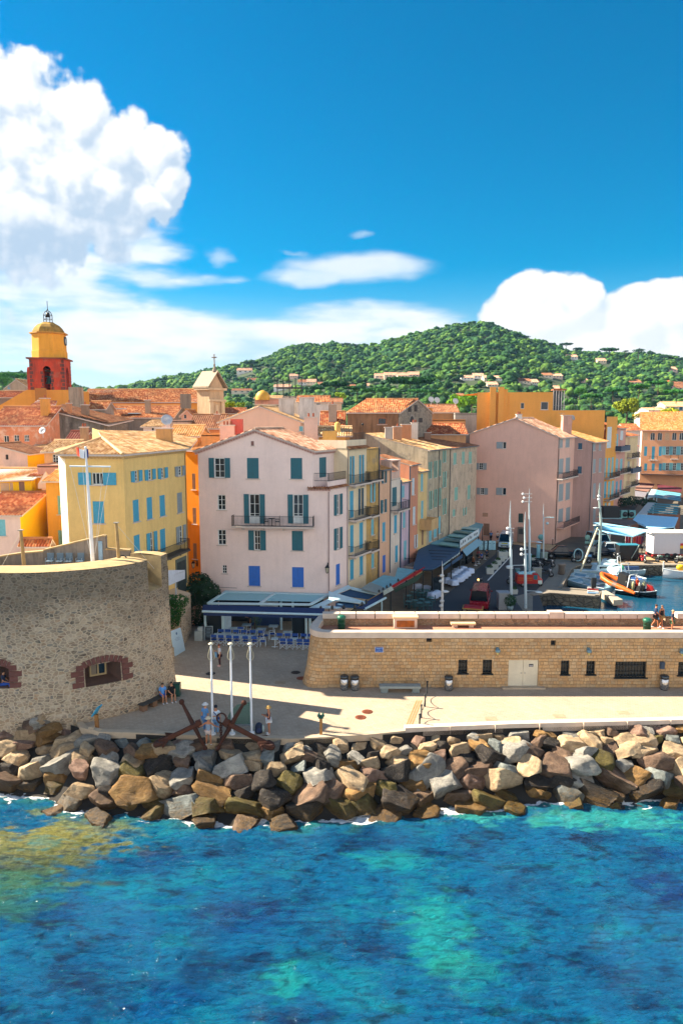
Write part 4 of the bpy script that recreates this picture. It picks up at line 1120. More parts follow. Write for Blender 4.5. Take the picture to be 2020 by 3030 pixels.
mb=MB();tile_field(mb,[fs_.P(-.1,zm-.05,.3),fs_.P(fs_.L,zm-.05,.3),fs_.P(fs_.L,zm+.14,-.05),fs_.P(-.1,zm+.14,-.05)],fs_.u.to_3d());mb.build('ledge_tiles',T_BROWN,pink)
mb=MB();fs_.ob(mb,0,fs_.L,zm+.12,zm+.62,-.25,-.1);mb.build('terrace_parapet',M_PINK,pink)
mb=MB();railing(mb,fs_,0,fs_.L,zm+.62,-.17,.75,False);railing(mb,fp,fr_[0],fp.L-.1,zm+.62,-.3,.75,False);mb.build('railing',M_IRON,pink)
balcony(pink,fp,c4,345,967,926,.95,M_SILL,4)
pipe(pink,fp,fp.L-.07,.5,zm-.3,'#a58f8c');pipe(pink,fs_,fs_.L-.05,2.5,zm,'#c9bdb8')
lantern(pink,fp,fp.at(*c4(1072,1275))[0],fp.at(*c4(1072,1275))[1])
mb=MB();p=fp.P(*fp.at(*c4(120,1398)),.1);mb.tube([p,fp.P(fp.at(*c4(370,1410))[0],fp.at(*c4(370,1410))[1],.06)],.02,4);mb.ball(p,(.45,.12,.12),8);mb.build('cable',M_IRON,pink)
def garden_chair(root_loc,rz,label,m=M_IRON,group=None):
 t_=thing('garden_chair',label,'chair',root_loc,rz,group)
 mb=MB();mb.box((0,0,.44),(.46,.44,.035));mb.build('seat',m,t_,True)
 mb=MB();mb.box((0,.21,.72),(.46,.03,.5));mb.build('backrest',m,t_,True)
 for x in(-.2,.2):
  for y in(-.19,.2):
   mb=MB();mb.tube([(x,y,0),(x,y,.44 if y<0 else.9)],.018,5);mb.build('leg',m,t_,True)
  mb=MB();mb.tube([(x,.2,.66),(x,-.18,.66),(x,-.18,.44)],.018,5);mb.build('armrest',m,t_,True)
 return t_
zb_=fp.at(*c4(650,926))[1]
q=fp.P(fp.at(*c4(605,900))[0],zb_,.5);garden_chair(q,1.7,'black garden chair left of the little table on the long balcony')
q=fp.P(fp.at(*c4(690,900))[0],zb_,.5);garden_chair(q,-1.5,'black garden chair right of the little table on the long balcony')
q=fp.P(fp.at(*c4(648,900))[0],zb_,.5)
t_=thing('bistro_table','small dark round table between two chairs on the long balcony','table',q)
mb=MB();mb.lathe([(0,.7),(.3,.7),(.3,.73),(0,.73)],(0,0,0),14);mb.build('tabletop',M_IRON,t_,True)
mb=MB();mb.tube([(0,0,.03),(0,0,.7)],.03,6);mb.lathe([(.22,0),(.2,.03),(0,.05)],(0,0,0),10);mb.build('pedestal',M_IRON,t_,True)
# == street row behind the pink house
def street_house(label,i,j,c,ytop,mat,wins=(),dep=7.,ztop_back=None,tm=None,over=.3,base=0.,flat=False,cat='house',depx=None):
 P,Q=CH[i],CH[j];f=Fac(P,Q)
 zt=f.at(*c(*ytop))[1];inn=-f.n
 if depx:
  k=(depx-1010)/F
  t_=(k*(P.y*CP+.9)-P.x)/(inn.x-k*CP*inn.y);dep=abs(t_)
 root=thing('house',label,cat,((P.x+Q.x)/2,(P.y+Q.y)/2,0))
 zb=zt if flat else(ztop_back if ztop_back else zt+dep*.22)
 C,D=Q+inn*dep,P+inn*dep
 ws=[WR(f,c,w) for w in wins]
 body(root,[P,Q,C,D],base,[zt,zt,zb,zb],mat,{0:[w[0] for w in ws]})
 for w in ws:window(root,f,*w)
 up=lambda v,z:Vector((v.x,v.y,z));u=f.u
 r=None
 if flat:
  mb=MB();mb.slab([up(P,zt-.2),up(Q,zt-.2),up(C,zt-.2),up(D,zt-.2)],(0,0,.1));mb.build('roof',plain('#b09078',.9,var=.2),root)
 else:
  sl=(zb-zt)/dep;e=f.n*over
  r=roof(root,[([up(P+e,zt-sl*over+.05),up(Q+e,zt-sl*over+.05),up(C,zb+.05),up(D,zb+.05)],u.to_3d())],tm or T_SAND)
  mb=MB();mb.tube([up(P+e*1.15,zt-.06),up(Q+e*1.15,zt-.06)],.07,6);mb.build('gutter',plain('#6f7478',.5,.4),root)
 return dict(root=root,f=f,zt=zt,zb=zb,roof=r,P=P,Q=Q,C=C,D=D)
cr=street_house('narrow cream house with three black balconies and a roof terrace beside the pink house',1,2,c4,(1285,325),stucco('#e0cfae',.15,'#a8977a',.05),[(1240,392,1270,600,'h','sky',None,False),(1312,382,1345,590,'h','sky',None,False),(1240,660,1268,868,'c','sky',None,False),(1306,640,1342,845,'h','dkblue',None,False),(1242,925,1268,1135,'c','sky',None,False),(1314,905,1342,1105,'c','sky',None,False),(1242,1190,1270,1345,'c','sky'),(1316,1160,1342,1310,'c','sky')],7.5,flat=True)
f=cr['f']
balcony(cr['root'],f,c4,1225,1358,600,.8,M_SILL,2);balcony(cr['root'],f,c4,1228,1355,868,.8,M_SILL,2);balcony(cr['root'],f,c4,1228,1355,1140,.8,M_SILL,2)
up=lambda v,z:Vector((v.x,v.y,z))
mb=MB();f.ob(mb,-.05,f.L,cr['zt'],cr['zt']+.75,-.25,-.05);f.ob(mb,-.02,.15,cr['zt'],cr['zt']+.75,-7.4,-.25);mb.build('terrace_parapet',stucco('#dccbb0',.2),cr['root'])
mb=MB();tile_field(mb,[f.P(-.2,cr['zt']-.1,.45),f.P(f.L+.1,cr['zt']-.1,.45),f.P(f.L+.1,cr['zt']+.14,-.05),f.P(-.2,cr['zt']+.14,-.05)],f.u.to_3d());mb.build('ledge_tiles',T_BROWN,cr['root'])
mb=MB();railing(mb,f,0,f.L,cr['zt']+.72,-.15,.7,False);mb.build('railing',M_IRON,cr['root'])
q=f.P(f.L*.55,cr['zt'],-3.2);mb=MB();mb.box((q.x,q.y,cr['zt']+.9),(1.4,1.2,1.4));mb.lathe([(.3,-.6),(.3,.2),(.2,.35),(0,.42)],(q.x+.8,q.y,cr['zt']+2.1),10);mb.build('stair_hut',stucco('#d3a75e',.15),cr['root'])
pipe(cr['root'],f,.02,2.5,cr['zt'],'#8d7f72')
mb=MB();q=f.P(f.L-.3,cr['zt']+.7,-.3);mb.tube([q,q+Vector((0,0,1.5))],.03,6);mb.ball(q+Vector((0,0,1.55)),.12,8);mb.build('terrace_lamp',M_IRON,cr['root'])
ys=street_house('narrow flaking yellow house front with pale blue shutters next to the cream house',2,3,c4,(1395,330),stucco('#c9a566',.5,'#7d6a4a',.14,'#a59070'),[(1396,595,1432,745,'h','lt'),(1405,855,1425,1000,'c','lt'),(1407,1120,1427,1255,'c','lt')],6,flat=True)
f=ys['f']
balcony(ys['root'],f,c4,1360,1450,575,.8,M_SILL,2);balcony(ys['root'],f,c4,1358,1420,848,.8,M_SILL,1);balcony(ys['root'],f,c4,1358,1420,1115,.8,M_SILL,1)
pipe(ys['root'],f,f.L-.02,2,ys['zt'],'#4e5a66',.07)
p3=street_house('narrow peach house with an orange tiled eave and teal shutters',3,4,c6,(430,748),stucco('#dcb293',.2,'#a98468',.06),[(402,765,446,875,'h','teal'),(392,1030,446,1150,'h','teal'),(410,1240,436,1415,'c','sky'),(412,1545,438,1705,'c','blue',None,False)],3.2,tm=T_YEL)
pipe(p3['root'],p3['f'],p3['f'].L-.03,2,p3['zt'],'#5a6874',.06)
p4=street_house('narrow white house with one black balcony under a pink roof terrace',4,5,c6,(525,832),stucco('#d9cdbf',.2,'#9c9084',.06),[(500,915,542,1090,'c','teal',None,False),(518,1175,544,1340,'c','sky'),(528,1455,552,1610,'c','sky')],5,flat=True)
balcony(p4['root'],p4['f'],c6,490,600,1120,.9,M_SILL,2)
f=p4['f'];mb=MB();f.ob(mb,0,f.L,p4['zt']-.1,p4['zt']+.7,-.3,-.1);f.ob(mb,0,.7,p4['zt']+.7,p4['zt']+1.9,-1.2,-.1);f.ob(mb,f.L-.5,f.L,p4['zt']+.7,p4['zt']+1.9,-1.2,-.1);f.ob(mb,0,f.L,p4['zt']+1.9,p4['zt']+2.05,-1.2,0);mb.build('terrace_parapet',stucco('#d8b6a4',.2),p4['root'])
pipe(p4['root'],f,f.L-.02,2,p4['zt']-.3,'#2f5f80',.08)
p5=street_house('narrow lilac house with pale blue shutters and a low balcony',5,6,c6,(612,862),stucco('#c9b3c0',.25,'#8f7d88',.06),[(592,900,614,1010,'c','lt'),(600,1145,622,1290,'c','lt'),(608,1410,632,1590,'c','lt',None,False)],4,tm=T_SAND)
balcony(p5['root'],p5['f'],c6,612,700,1625,1.1,M_SILL,2)
p6=street_house('narrow salmon house with white shutters under a rough tiled roof',6,7,c6,(690,705),stucco('#c98d72',.25,'#8b6450',.06),[(684,830,706,985,'c','white'),(692,1095,714,1260,'c','white'),(703,1355,732,1475,'h','white')],8,tm=T_BROWN,depx=1108)
pipe(p6['root'],p6['f'],.02,2,p6['zt']-.2,'#3f5666',.07)
p7=street_house('narrow pale yellow house with a solid plastered balcony',7,8,c6,(780,765),stucco('#d8bd85',.25,'#97835c',.07),[(766,790,786,950,'c','lt'),(768,1040,788,1205,'c','lt',None,False),(774,1310,790,1450,'c','brown',None,False)],4,tm=T_SAND)
balcony(p7['root'],p7['f'],c6,755,822,1285,1.5,stucco('#c9a878',.3),1,1.15,stucco('#c9a878',.3))
gw=[(838,680,862,835,'h','mint'),(888,670,913,825,'h','mint'),(930,660,948,810,'h','mint'),(968,575,996,685,'h','mint'),(842,950,868,1120,'h','mint'),(888,935,913,1100,'h','mint'),(930,920,948,1080,'h','mint'),(968,770,998,915,'h','mint'),(842,1285,866,1420,'c','lt'),(886,1205,913,1380,'c','lt'),(930,1185,948,1345,'c','lt'),(968,1020,998,1165,'h','mint')]
g8=street_house('long grey weathered house with tall green shutters and a broad tiled roof',8,9,c6,(935,560),stucco('#b5a890',.5,'#6f685c',.1,'#8c8478'),gw,12,tm=T_SAND,depx=1076)
pipe(g8['root'],g8['f'],g8['f'].L-.05,3,g8['zt'],'#6d6a63',.06);pipe(g8['root'],g8['f'],g8['f'].L*.48,3,g8['zt'],'#6d6a63',.05)
gb=[(1067,595,1096,705,'c','mint'),(1146,585,1172,700,'c','mint'),(1210,585,1238,695,'c','mint'),(1077,915,1108,1035,'c','mint'),(1198,895,1224,1025,'c','mint'),(1060,1120,1084,1185,'c','mint'),(1156,1105,1188,1172,'h','mint')]
g9=street_house('plain beige house at the end of the row with three small green shutters on top',9,10,c6,(1150,542),stucco('#c4b19a',.35,'#85776a',.08,'#9d9184'),gb,12,tm=T_BROWN,ztop_back=g8['zb'])
rf8=g8['roof'];f8=g8['f']
def on_roof(h,s_,back):
 z=h['zt']+(h['zb']-h['zt'])*back/((h['D']-h['P']).length);p=h['f'].P(s_,z,-back);return p
chimney(rf8,on_roof(g8,.6,5.5),1.0,.7,1.5,stucco('#bfb3a6',.3),0);chimney(rf8,on_roof(g8,2.2,5.0),1.1,.8,1.7,stucco('#c19272',.3),1);chimney(rf8,on_roof(g8,5.6,5.2),1.3,.9,1.9,stucco('#c98f68',.3),0)
chimney(rf8,on_roof(g8,7.8,4.9),.9,.8,2.2,stucco('#ddd6cc',.1),2);chimney(g9['roof'],on_roof(g9,6.,5.5),.9,.7,1.0,stucco('#9c7a66',.3),1)
mb=MB();q=on_roof(g9,1.,4.6);mb.box((q.x,q.y,q.z+.12),(1.2,.9,.12));mb.build('skylight',glass_dark(),g9['roof'])
antenna(g8['root'],on_roof(p6,.2,4.0),2.2)
# == large pink gabled house at the end of the quay
gA,gB=col(1386,111.5,10),col(1647,107.2,10);fg=Fac(gA,gB)
big=thing('house','large salmon pink gabled house with small grey shuttered windows facing the harbour','house',((gA.x+gB.x)/2,109,0))
M_SAL=stucco('#e0b4a2',.12,'#a57e70',.05)
zr_,zg=fg.at(*c7(625,437))[1],fg.at(*c7(310,300));zl_=fg.at(*c7(-10,412))[1]
G1=chain(gB,.68,[1647,1693]);
BW=[WR(fg,c7,w) for w in[(220,475,245,525,'l','grey',.95),(40,632,70,682,'o','grey',.55),(52,818,80,868,'o','grey',.55),(217,818,244,872,'l','grey',.95),(335,1010,372,1077,'c','green'),(75,1085,118,1175,'c','brown')]]
fg2=Fac(G1[0],G1[1])
BS=[WR(fg2,c7,w) for w in[(638,455,666,518,'c','grey'),(688,450,718,514,'c','grey'),(638,600,670,715,'c','grey',None,False),(688,592,720,708,'c','grey',None,False),(636,790,670,915,'c','grey'),(688,780,720,905,'c','grey'),(634,975,668,1075,'c','grey',None,False),(690,965,720,1070,'c','grey',None,False)]]
mb=MB();zz=min(zr_,zl_)
wall_grid(mb,fg,0,fg.L,0,zz,[w[0] for w in BW]);mb.poly([fg.P(0,zz),fg.P(fg.L,zz),fg.P(fg.L,zr_),fg.P(*zg),fg.P(0,zl_)])
wall_grid(mb,fg2,0,fg2.L,0,zr_,[w[0] for w in BS])
G2=G1[1]+Vector((-.02,0));bkv=G1[1]-gB
mb.poly([fg.P(0,0),up(gA+bkv,0),up(gA+bkv,zl_),fg.P(0,zl_)]);mb.poly([up(gA+bkv,0),up(G2,0),up(G2,zr_),up((fg.P(*zg).to_2d()+bkv),zg[1]),up(gA+bkv,zl_)])
mb.build('wall',M_SAL,big)
for w in BW:window(big,fg,*w)
for w in BS:window(big,fg2,*w)
bv=up(bkv,0);r0=fg.P(zg[0],zg[1]+.1,.25);l0=fg.P(-.3,zl_-.05,.25);e0_=fg.P(fg.L+.4,zr_-.12,.25)
bigroof=roof(big,[([l0,r0,r0+bv,l0+bv],bv),([e0_,r0,r0+bv,e0_+bv],bv)],T_PINK,None,[(r0,r0+bv)])
q=fg.P(*fg.at(*c7(335,290)),-.8);chimney(bigroof,q,.8,.6,.4,stucco('#e0d6cc',.1),2)
q=fg2.P(fg2.L*.9,zr_+.9,-1.2);chimney(bigroof,q,1.4,1.2,2.3,stucco('#c99c8c',.25),0);dish(big,q+Vector((.9,-.3,1.2)),.4,(.8,-1,.3),plain('#9a9c9e',.4));antenna(big,q+Vector((-.8,0,1.4)),1.4)
balcony(big,fg2,c7,622,742,738,.9,M_SILL,3);balcony(big,fg2,c7,617,742,1090,1.2,M_SAL,0)
pipe(big,fg2,.03,0.5,zr_,'#bfa79c')
p=fg.rect(c7,68,1005,108,1033);mb=MB();fg.ob(mb,*p,.01,.06);mb.build('plaque',plain('#b08a72',.7),big)
p=fg.rect(c7,330,1110,385,1220);mb=MB();fg.ob(mb,*p,0,.7);fg.ob(mb,p[0]+.2,p[1]-.2,p[2]+(p[3]-p[2])*.55,p[3]-.2,.7,.74,1);mb.build('air_unit',[plain('#7d6f66',.7),plain('#33383a',.6)],big)
yR=G1[1].y;rA,rB=G1[1],col(1745,yR-.2,8)
G3=chain(rB,.72,[1745,1785]);lil=thing('house','narrow mauve house with a brown side wall beside the salmon gable','house',((rA.x+G3[1].x)/2,yR+2,0))
fr1,fr2=Fac(rA,rB),Fac(G3[0],G3[1])
w1=[WR(fr1,c7,w) for w in[(782,483,812,530,'c','dkblue'),(778,657,808,712,'c','dkblue')]]
w2=[WR(fr2,c7,w) for w in[(893,487,911,540,'c','grey'),(936,485,953,538,'c','grey'),(893,603,912,705,'c','grey'),(936,597,955,700,'c','grey'),(893,785,912,895,'c','grey'),(936,780,953,885,'c','grey'),(893,975,912,1070,'c','grey')]]
z1_=fr2.at(*c7(925,470))[1];zA=fr1.at(*c7(755,435))[1]+.2
body(lil,[rA,rB,G3[1],G3[1]+Vector((-9,4)),rA+Vector((-4,6))],0,[zA,z1_,z1_,zA+1.5,zA+1.5],stucco('#b08f86',.2,'#7d645c',.05),{0:[w[0] for w in w1],1:[w[0] for w in w2]})
for w in w1:window(lil,fr1,*w)
for w in w2:window(lil,fr2,*w)
e1,e2_=fr2.P(-.3,z1_-.1,.5),fr2.P(fr2.L+.3,z1_-.1,.5);t1,t2=ay(*c7(432,292),yR+3),ay(*c7(960,440),yR+9)
k1=fr1.P(-.4,zA-.05,.2)
lr=roof(lil,[([e1,e2_,e2_+Vector((-7,3,2.2)),e1+Vector((-7,3,2.2))],fr2.u.to_3d())],T_YEL)
pipe(lil,fr2,.03,.5,z1_,'#4d5258',.06)
# == tall orange house
oY=124.;oA,oB=col(1408,oY+2,16),col(1785,oY-1.5,16);fo=Fac(oA,oB)
org_=thing('house','tall bright orange house with chimney ribs and a glazed roof terrace','house',((oA.x+oB.x)/2,oY,0))
zo,zo2=fo.at(*c7(300,103))[1],fo.at(*c7(780,238))[1];sst_=fo.at(*c7(592,200))[0]
OW=[WR(fo,c7,w) for w in[(352,182,379,226,'w','teal',None,False,None,(1,1)),(503,175,558,234,'w','teal',None,True,None,(1,1))]]
mb=MB();wall_grid(mb,fo,0,sst_,0,zo,[w[0] for w in OW]);wall_grid(mb,fo,sst_,fo.L,0,zo2,[])
G4=chain(oB,.72,[1785,1817,1844,1880]);fo2=Fac(G4[0],G4[1]);zo3=fo2.at(*c7(1015,285))[1]
OS=[WR(fo2,c7,w) for w in[(998,362,1030,520,'c','white',None,False),(975,595,990,740,'c','lt',None,False),(1003,595,1020,735,'c','lt',None,False),(1030,590,1045,730,'c','lt',None,False),(975,770,992,895,'c','sky',None,False),(1004,770,1020,890,'c','lt',None,False),(1030,765,1048,885,'c','lt',None,False),(978,930,992,1050,'c','lt',None,False),(1005,930,1020,1040,'c','white',None,False)]]
wall_grid(mb,fo2,0,fo2.L,0,zo3,[w[0] for w in OS])
bk_=Vector((3.4,12));mb.poly([fo.P(0,0),up(oA+bk_,0),up(oA+bk_,zo),fo.P(0,zo)]);mb.poly([fo.P(sst_,zo2),fo.P(sst_,zo2).xy.to_3d()+Vector((-2,12,zo2)),fo.P(sst_,zo).xy.to_3d()+Vector((-2,12,zo)),fo.P(sst_,zo)])
mb.poly([fo.P(0,zo-.15),fo.P(sst_,zo-.15),fo.P(sst_,zo-.15)+Vector((-2,12,0)),fo.P(0,zo-.15)+Vector((-2,12,0))]);mb.poly([fo.P(sst_,zo2-.2),fo.P(fo.L,zo2-.2),fo2.P(fo2.L,zo2-.2),fo.P(sst_,zo2-.2)+Vector((-2,12,0))])
for(a,b,e) in((120,165,.55),(183,225,.7),(225,252,.4)):
 s0=fo.at(*c7(a,200))[0];s1=fo.at(*c7(b,200))[0];fo.ob(mb,s0,s1,8,zo+(.9 if a!=225 else.5),.0,e)
mb.build('wall',stucco('#e5a552',.12,'#b47c34',.05),org_)
for w in OW:window(org_,fo,*w)
for w in OS:window(org_,fo2,*w)
balcony(org_,fo2,c7,974,1052,738,1.0,M_SILL,2);balcony(org_,fo2,c7,974,1048,898,1.0,M_SILL,2)
mb=MB();s0,s1=fo.at(*c7(600,200))[0],fo.at(*c7(680,200))[0];fo.ob(mb,s0,s1,zo2-.1,zo2+3.4,-3,-2.95);fo.ob(mb,s0-.1,s1+.3,zo2+3.5,zo2+3.7,-4,-.6,1)
for k in range(5):fo.ob(mb,s0+(s1-s0)*k/4-.05,s0+(s1-s0)*k/4+.05,zo2,zo2+3.5,-.9,-.8,2)
mb.build('veranda',[glass_dark(),T_ORANGE if 0 else plain('#a8623a',.8),plain('#d8d8d4',.5)],org_)
mb=MB();railing(mb,fo,sst_+.1,fo.L,zo2-.05,-.2,.9,False,.5);mb.build('railing',plain('#8a8f90',.4,.5),org_)
# == yellow house beside the tower
yA,yB,yC,yD=col(180,60,12),col(201,53.8,12),col(371,53.4,12),col(551,64,12)
f1_,f2_=Fac(yB,yC),Fac(yC,yD)
yel=thing('house','big pale yellow corner house with sky blue shutters and a hipped sand coloured roof','house',((yB.x+yC.x)/2,62,0))
zy=f1_.at(*c2(900,246))[1]
YF=[WR(f1_,c2,w) for w in[(710,388,800,483,'o','sky',1.0,True,None,(3,1)),(722,610,806,780,'c','sky')]]
YR_=[WR(f2_,c2,w) for w in[(1038,372,1072,457,'o','sky',.5),(1143,362,1177,444,'o','sky',.5),(1242,350,1273,432,'o','sky',.5),(1372,337,1409,412,'o','grey',.5),(1030,597,1075,768,'c','sky'),(1137,578,1178,747,'c','sky'),(1236,562,1277,725,'c','sky'),(1371,542,1410,697,'c','grey'),(1037,870,1082,995,'c','sky'),(1158,848,1190,1010,'o','sky',.5,False),(1240,823,1280,1000,'c','sky',None,False),(1382,798,1416,935,'o','grey',.5)]]
yE=yD+Vector((-8,7));yG=yA+Vector((-2,8))
M_YEL=stucco('#e8c67f',.22,'#b0935c',.06)
body(yel,[yA,yB,yC,yD,yE,yG],0,[zy]*6,[M_YEL,stucco('#ece0c8',.1)],{1:[w[0] for w in YF],2:[w[0] for w in YR_]},em={0:1})  # left wall whiter than the rest: its sunlight is put into the stucco colour
for w in YF:window(yel,f1_,*w)
for w in YR_:window(yel,f2_,*w)
f0_=Fac(yA,yB)
window(yel,f0_,(f0_.L*.3,f0_.L*.6,zy-4.6,zy-2.8),'c','tan')
up=lambda v,z:Vector((v[0],v[1],z))
n1_,n2_=f1_.n.to_3d(),f2_.n.to_3d()
eL,eC,eR=up(yB,zy)+n1_*.45-f1_.u.to_3d()*.5,up(yC,zy)+n1_*.5+n2_*.2,up(yD,zy)+n2_*.5
apx=ay(*c2(790,118),58.3)
def onplane(p0,p1,p2,px,py):
 n=(p1-p0).cross(p2-p0);d=ray(px,py);t_=(p0-Vector((0,0,H))).dot(n)/d.dot(n);return Vector((0,0,H))+d*t_
R_=[onplane(eC,eR,apx,*c2(*q)) for q in((1530,128),(1235,72),(760,62))]
eA=up(yA,zy)+Vector((-.4,.2,0))
yroof=roof(yel,[([eL,eC,apx],f1_.u.to_3d()),([eC,eR]+R_+[apx],f2_.u.to_3d()),([eA,eL,apx],(yB-yA).to_3d())],T_SAND,None,[(eC,apx),(eL,apx)])
mb=MB();genoise(mb,up(yB,zy-.02),up(yC,zy-.02),f1_.n,2);genoise(mb,up(yC,zy-.02),up(yD,zy-.02),f2_.n,2);genoise(mb,up(yA,zy-.02),up(yB,zy-.02),f0_.n,2)
mb.build('cornice',[plain('#c9a468',.85,var=.2,vscale=4),plain('#d9bd84',.85)],yel)
mb=MB();mb.slab([ay(*c2(718,44),61.6),ay(*c2(950,122),60.6),ay(*c2(800,150),59.4),ay(*c2(718,150),59.6)],(-.2,.5,0));mb.build('roof_gable',M_YEL,yel)
q=onplane(eC,eR,apx,*c2(1275,140));chimney(yroof,q+Vector((0,0,.1)),1.35,.8,.95,stucco('#c79a63',.25),0);
balcony(yel,f2_,c2,1150,1395,1025,1.0,plain('#4b4640',.8),3)
p=f2_.rect(c2,1368,1062,1432,1176);mb=MB();f2_.ob(mb,p[0]-.25,p[1]+.25,p[2]-1,p[3]+.2,.0,.05,1);f2_.ob(mb,p[0],p[1],p[2]-3,p[3]-.1,.05,.08,0);mb.build('arched_door',[plain('#20302f',.6),plain('#5f6a62',.9)],yel)
pipe(yel,f2_,f2_.L-.1,1,zy,'#b08a50')
p0,p1=ay(*g5(130,950),57),ay(*g5(485,800),62)
aw=thing('awning','white slanted box awning on the yellow house next to the round tower','awning',(p0.x,p0.y,p0.z))
mb=MB();mb.slab([p0,p1,ay(*g5(485,640),62),ay(*g5(130,770),57)],(-.1,.15,0));mb.slab([ay(*g5(485,625),62),ay(*g5(130,630),57.4),ay(*g5(130,770),57)],(0,.1,.02));mb.build('canopy',plain('#cfd6e0',.6),aw)
mb=MB();q=ay(*g5(285,900),58.6);mb.tube([(q.x,q.y,1.0),(q.x,q.y,q.z)],.07,6);mb.build('post',plain('#b8c0c8',.5),aw)
rA_,rB_=col(551,75,8),col(600,74,8);fr_3=Fac(rA_,rB_);z3=fr_3.at(*c2(1500,215))[1]
org2=thing('house','narrow deep orange house in the shaded alley between the yellow and the pink house','house',(rA_.x,rA_.y,0))
w3=[WR(fr_3,c2,w) for w in[(1487,395,1512,520,'c','brown'),(1492,660,1518,785,'c','brown'),(1495,935,1522,1055,'c','brown')]]
body(org2,[rA_,rB_,rB_+Vector((1,7)),rA_+Vector((-2,7))],0,[z3,z3,z3+1,z3+1],stucco('#e58f1e',.15,'#b06a18',.06),{0:[w[0] for w in w3]})
for w in w3:window(org2,fr_3,*w)
roof(org2,[([fr_3.P(-.3,z3,.3),fr_3.P(fr_3.L+.3,z3,.3),fr_3.P(fr_3.L+.3,z3+1.4,-6),fr_3.P(-.3,z3+1.4,-6)],fr_3.u.to_3d())],T_SAND)
lantern(org2,fr_3,fr_3.L*.62,fr_3.at(*g5(680,520))[1],.7)
# == houses at the left edge
M_PW=stucco('#dbc4bb',.15,'#b39c92',.05);M_BRY=stucco('#f2c41f',.08,'#c89a20',.05);M_OCH=stucco('#dfa143',.18,'#a8742a',.06)
block('low pinkish house with a bright yellow gable wall and orange tiles at the left edge',g2,-420,360,1335,60.5,11,('side',945),[M_PW,M_BRY],T_RED,[(-95,1430,105,1725,'c','lt')],em={1:1})
f_=Fac(col(60,60.5,5),col(60,60.5,5)+Vector((-.6,6)))
h_=block('slim peach chimney tower standing at the back of the yellow gable wall',g2,748,832,880,66,1.2,('flat',0),stucco('#e2b48a',.15),cat='chimney',name='chimney_tower')
mb=MB();q=(h_['A']+h_['B'])/2;mb.lathe([(.0,1.6),(.75,.5),(.8,.4),(.8,0)],(q.x,q.y+.6,h_['za']),4,0,False,.78,.78+2*math.pi);mb.build('cap',stucco('#dcc3a8',.2),h_['root'])
block('pale peach garden wall topped by red tiles below the yellow gable',g2,400,852,1850,59.4,.7,('side',1770),stucco('#e3c4a8',.12),T_RED,cat='wall',name='garden_wall')
block('narrow ochre house with mint shuttered windows cut by the sunlit edge of the yellow house',g2,818,1165,730,63.5,6,('side',560),M_OCH,T_YEL,[(1036,1005,1112,1340,'c','mint'),(1046,1622,1130,1900,'c','mint')])
block('plain mauve terrace block above the ochre house',g2,668,1120,452,68,6,('flat',0),stucco('#c79a8a',.25,'#97716a',.06))
block('yellow house with tan shutters and a broad yellow orange roof at the left edge',g2,-300,560,735,66.5,8,('side',520),M_BRY,T_YEL,[(345,755,445,935,'c','brown'),(180,770,240,935,'c','tan'),(10,775,170,940,'c','tan')],shear=-40)
block('orange lean-to wall with a drainpipe between yellow house and mauve terrace',g2,560,692,650,67.4,3,('shed',560),stucco('#e8a02c',.15),T_RED)
block('pinkish house with a sloping rough tiled edge and a small barred window',g2,-250,490,250,72,6,('front',(-120,90)),[stucco('#d9b7a6',.15),M_BRY],T_BROWN,[(103,272,155,362,'w','teal',None,False,plain('#4a4038',.7),(3,3))],em={1:1})
block('stained ochre house wall under a sloping white roof edge',g2,350,745,215,79,7,('shed',40),stucco('#d99a3c',.4,'#8d6226',.1),T_SAND,shear=-30)
block('small peach house with a white gutter, a lantern and a white paned window',g2,790,1240,208,72.5,7,('side',20),stucco('#d9a774',.15),T_SAND,[(940,268,1045,425,'w','teal',None,True,None,(2,3))])
h_=block('peeling coral house with tall white windows under a deep red tiled roof',g1,-120,525,532,84,9,('side',330),stucco('#d98f6a',.3,'#a06a50',.12,'#e5c3ab'),T_RED,[(50,662,112,860,'w','teal',None,False,None,(2,2)),(167,655,228,800,'w','teal',None,False,None,(2,4)),(282,655,342,730,'w','teal',None,False,None,(3,2))])
chimney(h_['roof'],ay(*g1(535,430),86.5),.9,.8,2.0,stucco('#dc9a4c',.2),1);dish(h_['root'],ay(*g1(505,690),80),.42,(-.2,-1,.5))
A_,B_=V2(ay(*g1(575,380),88)),V2(ay(*g1(1200,520),90));zA_,zB_=ay(*g1(575,360),88).z,ay(*g1(1215,525),90).z
dk=thing('house','dark grey plastered house side with a long slanting tiled edge below the bell tower','house',((A_.x+B_.x)/2,88,0))
body(dk,[A_,B_,B_+Vector((1,7)),A_+Vector((-1,7))],0,[zA_,zB_,zB_,zA_],stucco('#77726a',.6,'#3a3834',.12,'#8f8a82'))
dkr=roof(dk,[([up(A_,zA_)+Vector((-.2,-.3,0)),up(B_,zB_)+Vector((.8,-.3,-.2)),up(B_,zB_+.5)+Vector((1.8,7,0)),up(A_,zA_+.5)+Vector((-1,7,0))],(0,1,0))],T_BROWN)
chimney(dkr,ay(*g1(810,405),89.5),.5,.5,1.2,stucco('#c48b64',.3),1);chimney(dkr,ay(*g1(995,440),91),.8,.8,1.4,stucco('#8f7a66',.5),1)
block('red roof hut with a satellite dish beside the dark grey house side',g1,800,970,690,78,3,('side',612),stucco('#b07a5a',.2),tiles('#6e2f26','#78382c','#834334',.3),name='roof_hut')
h_=block('flat roofed brown block with stained chimney behind the yellow house',g1,640,1075,735,76,4,('flat',0),stucco('#a5825e',.3))
chimney(h_['root'],ay(*g1(985,700),77),.7,.7,1.2,stucco('#b58f6c',.5),2)
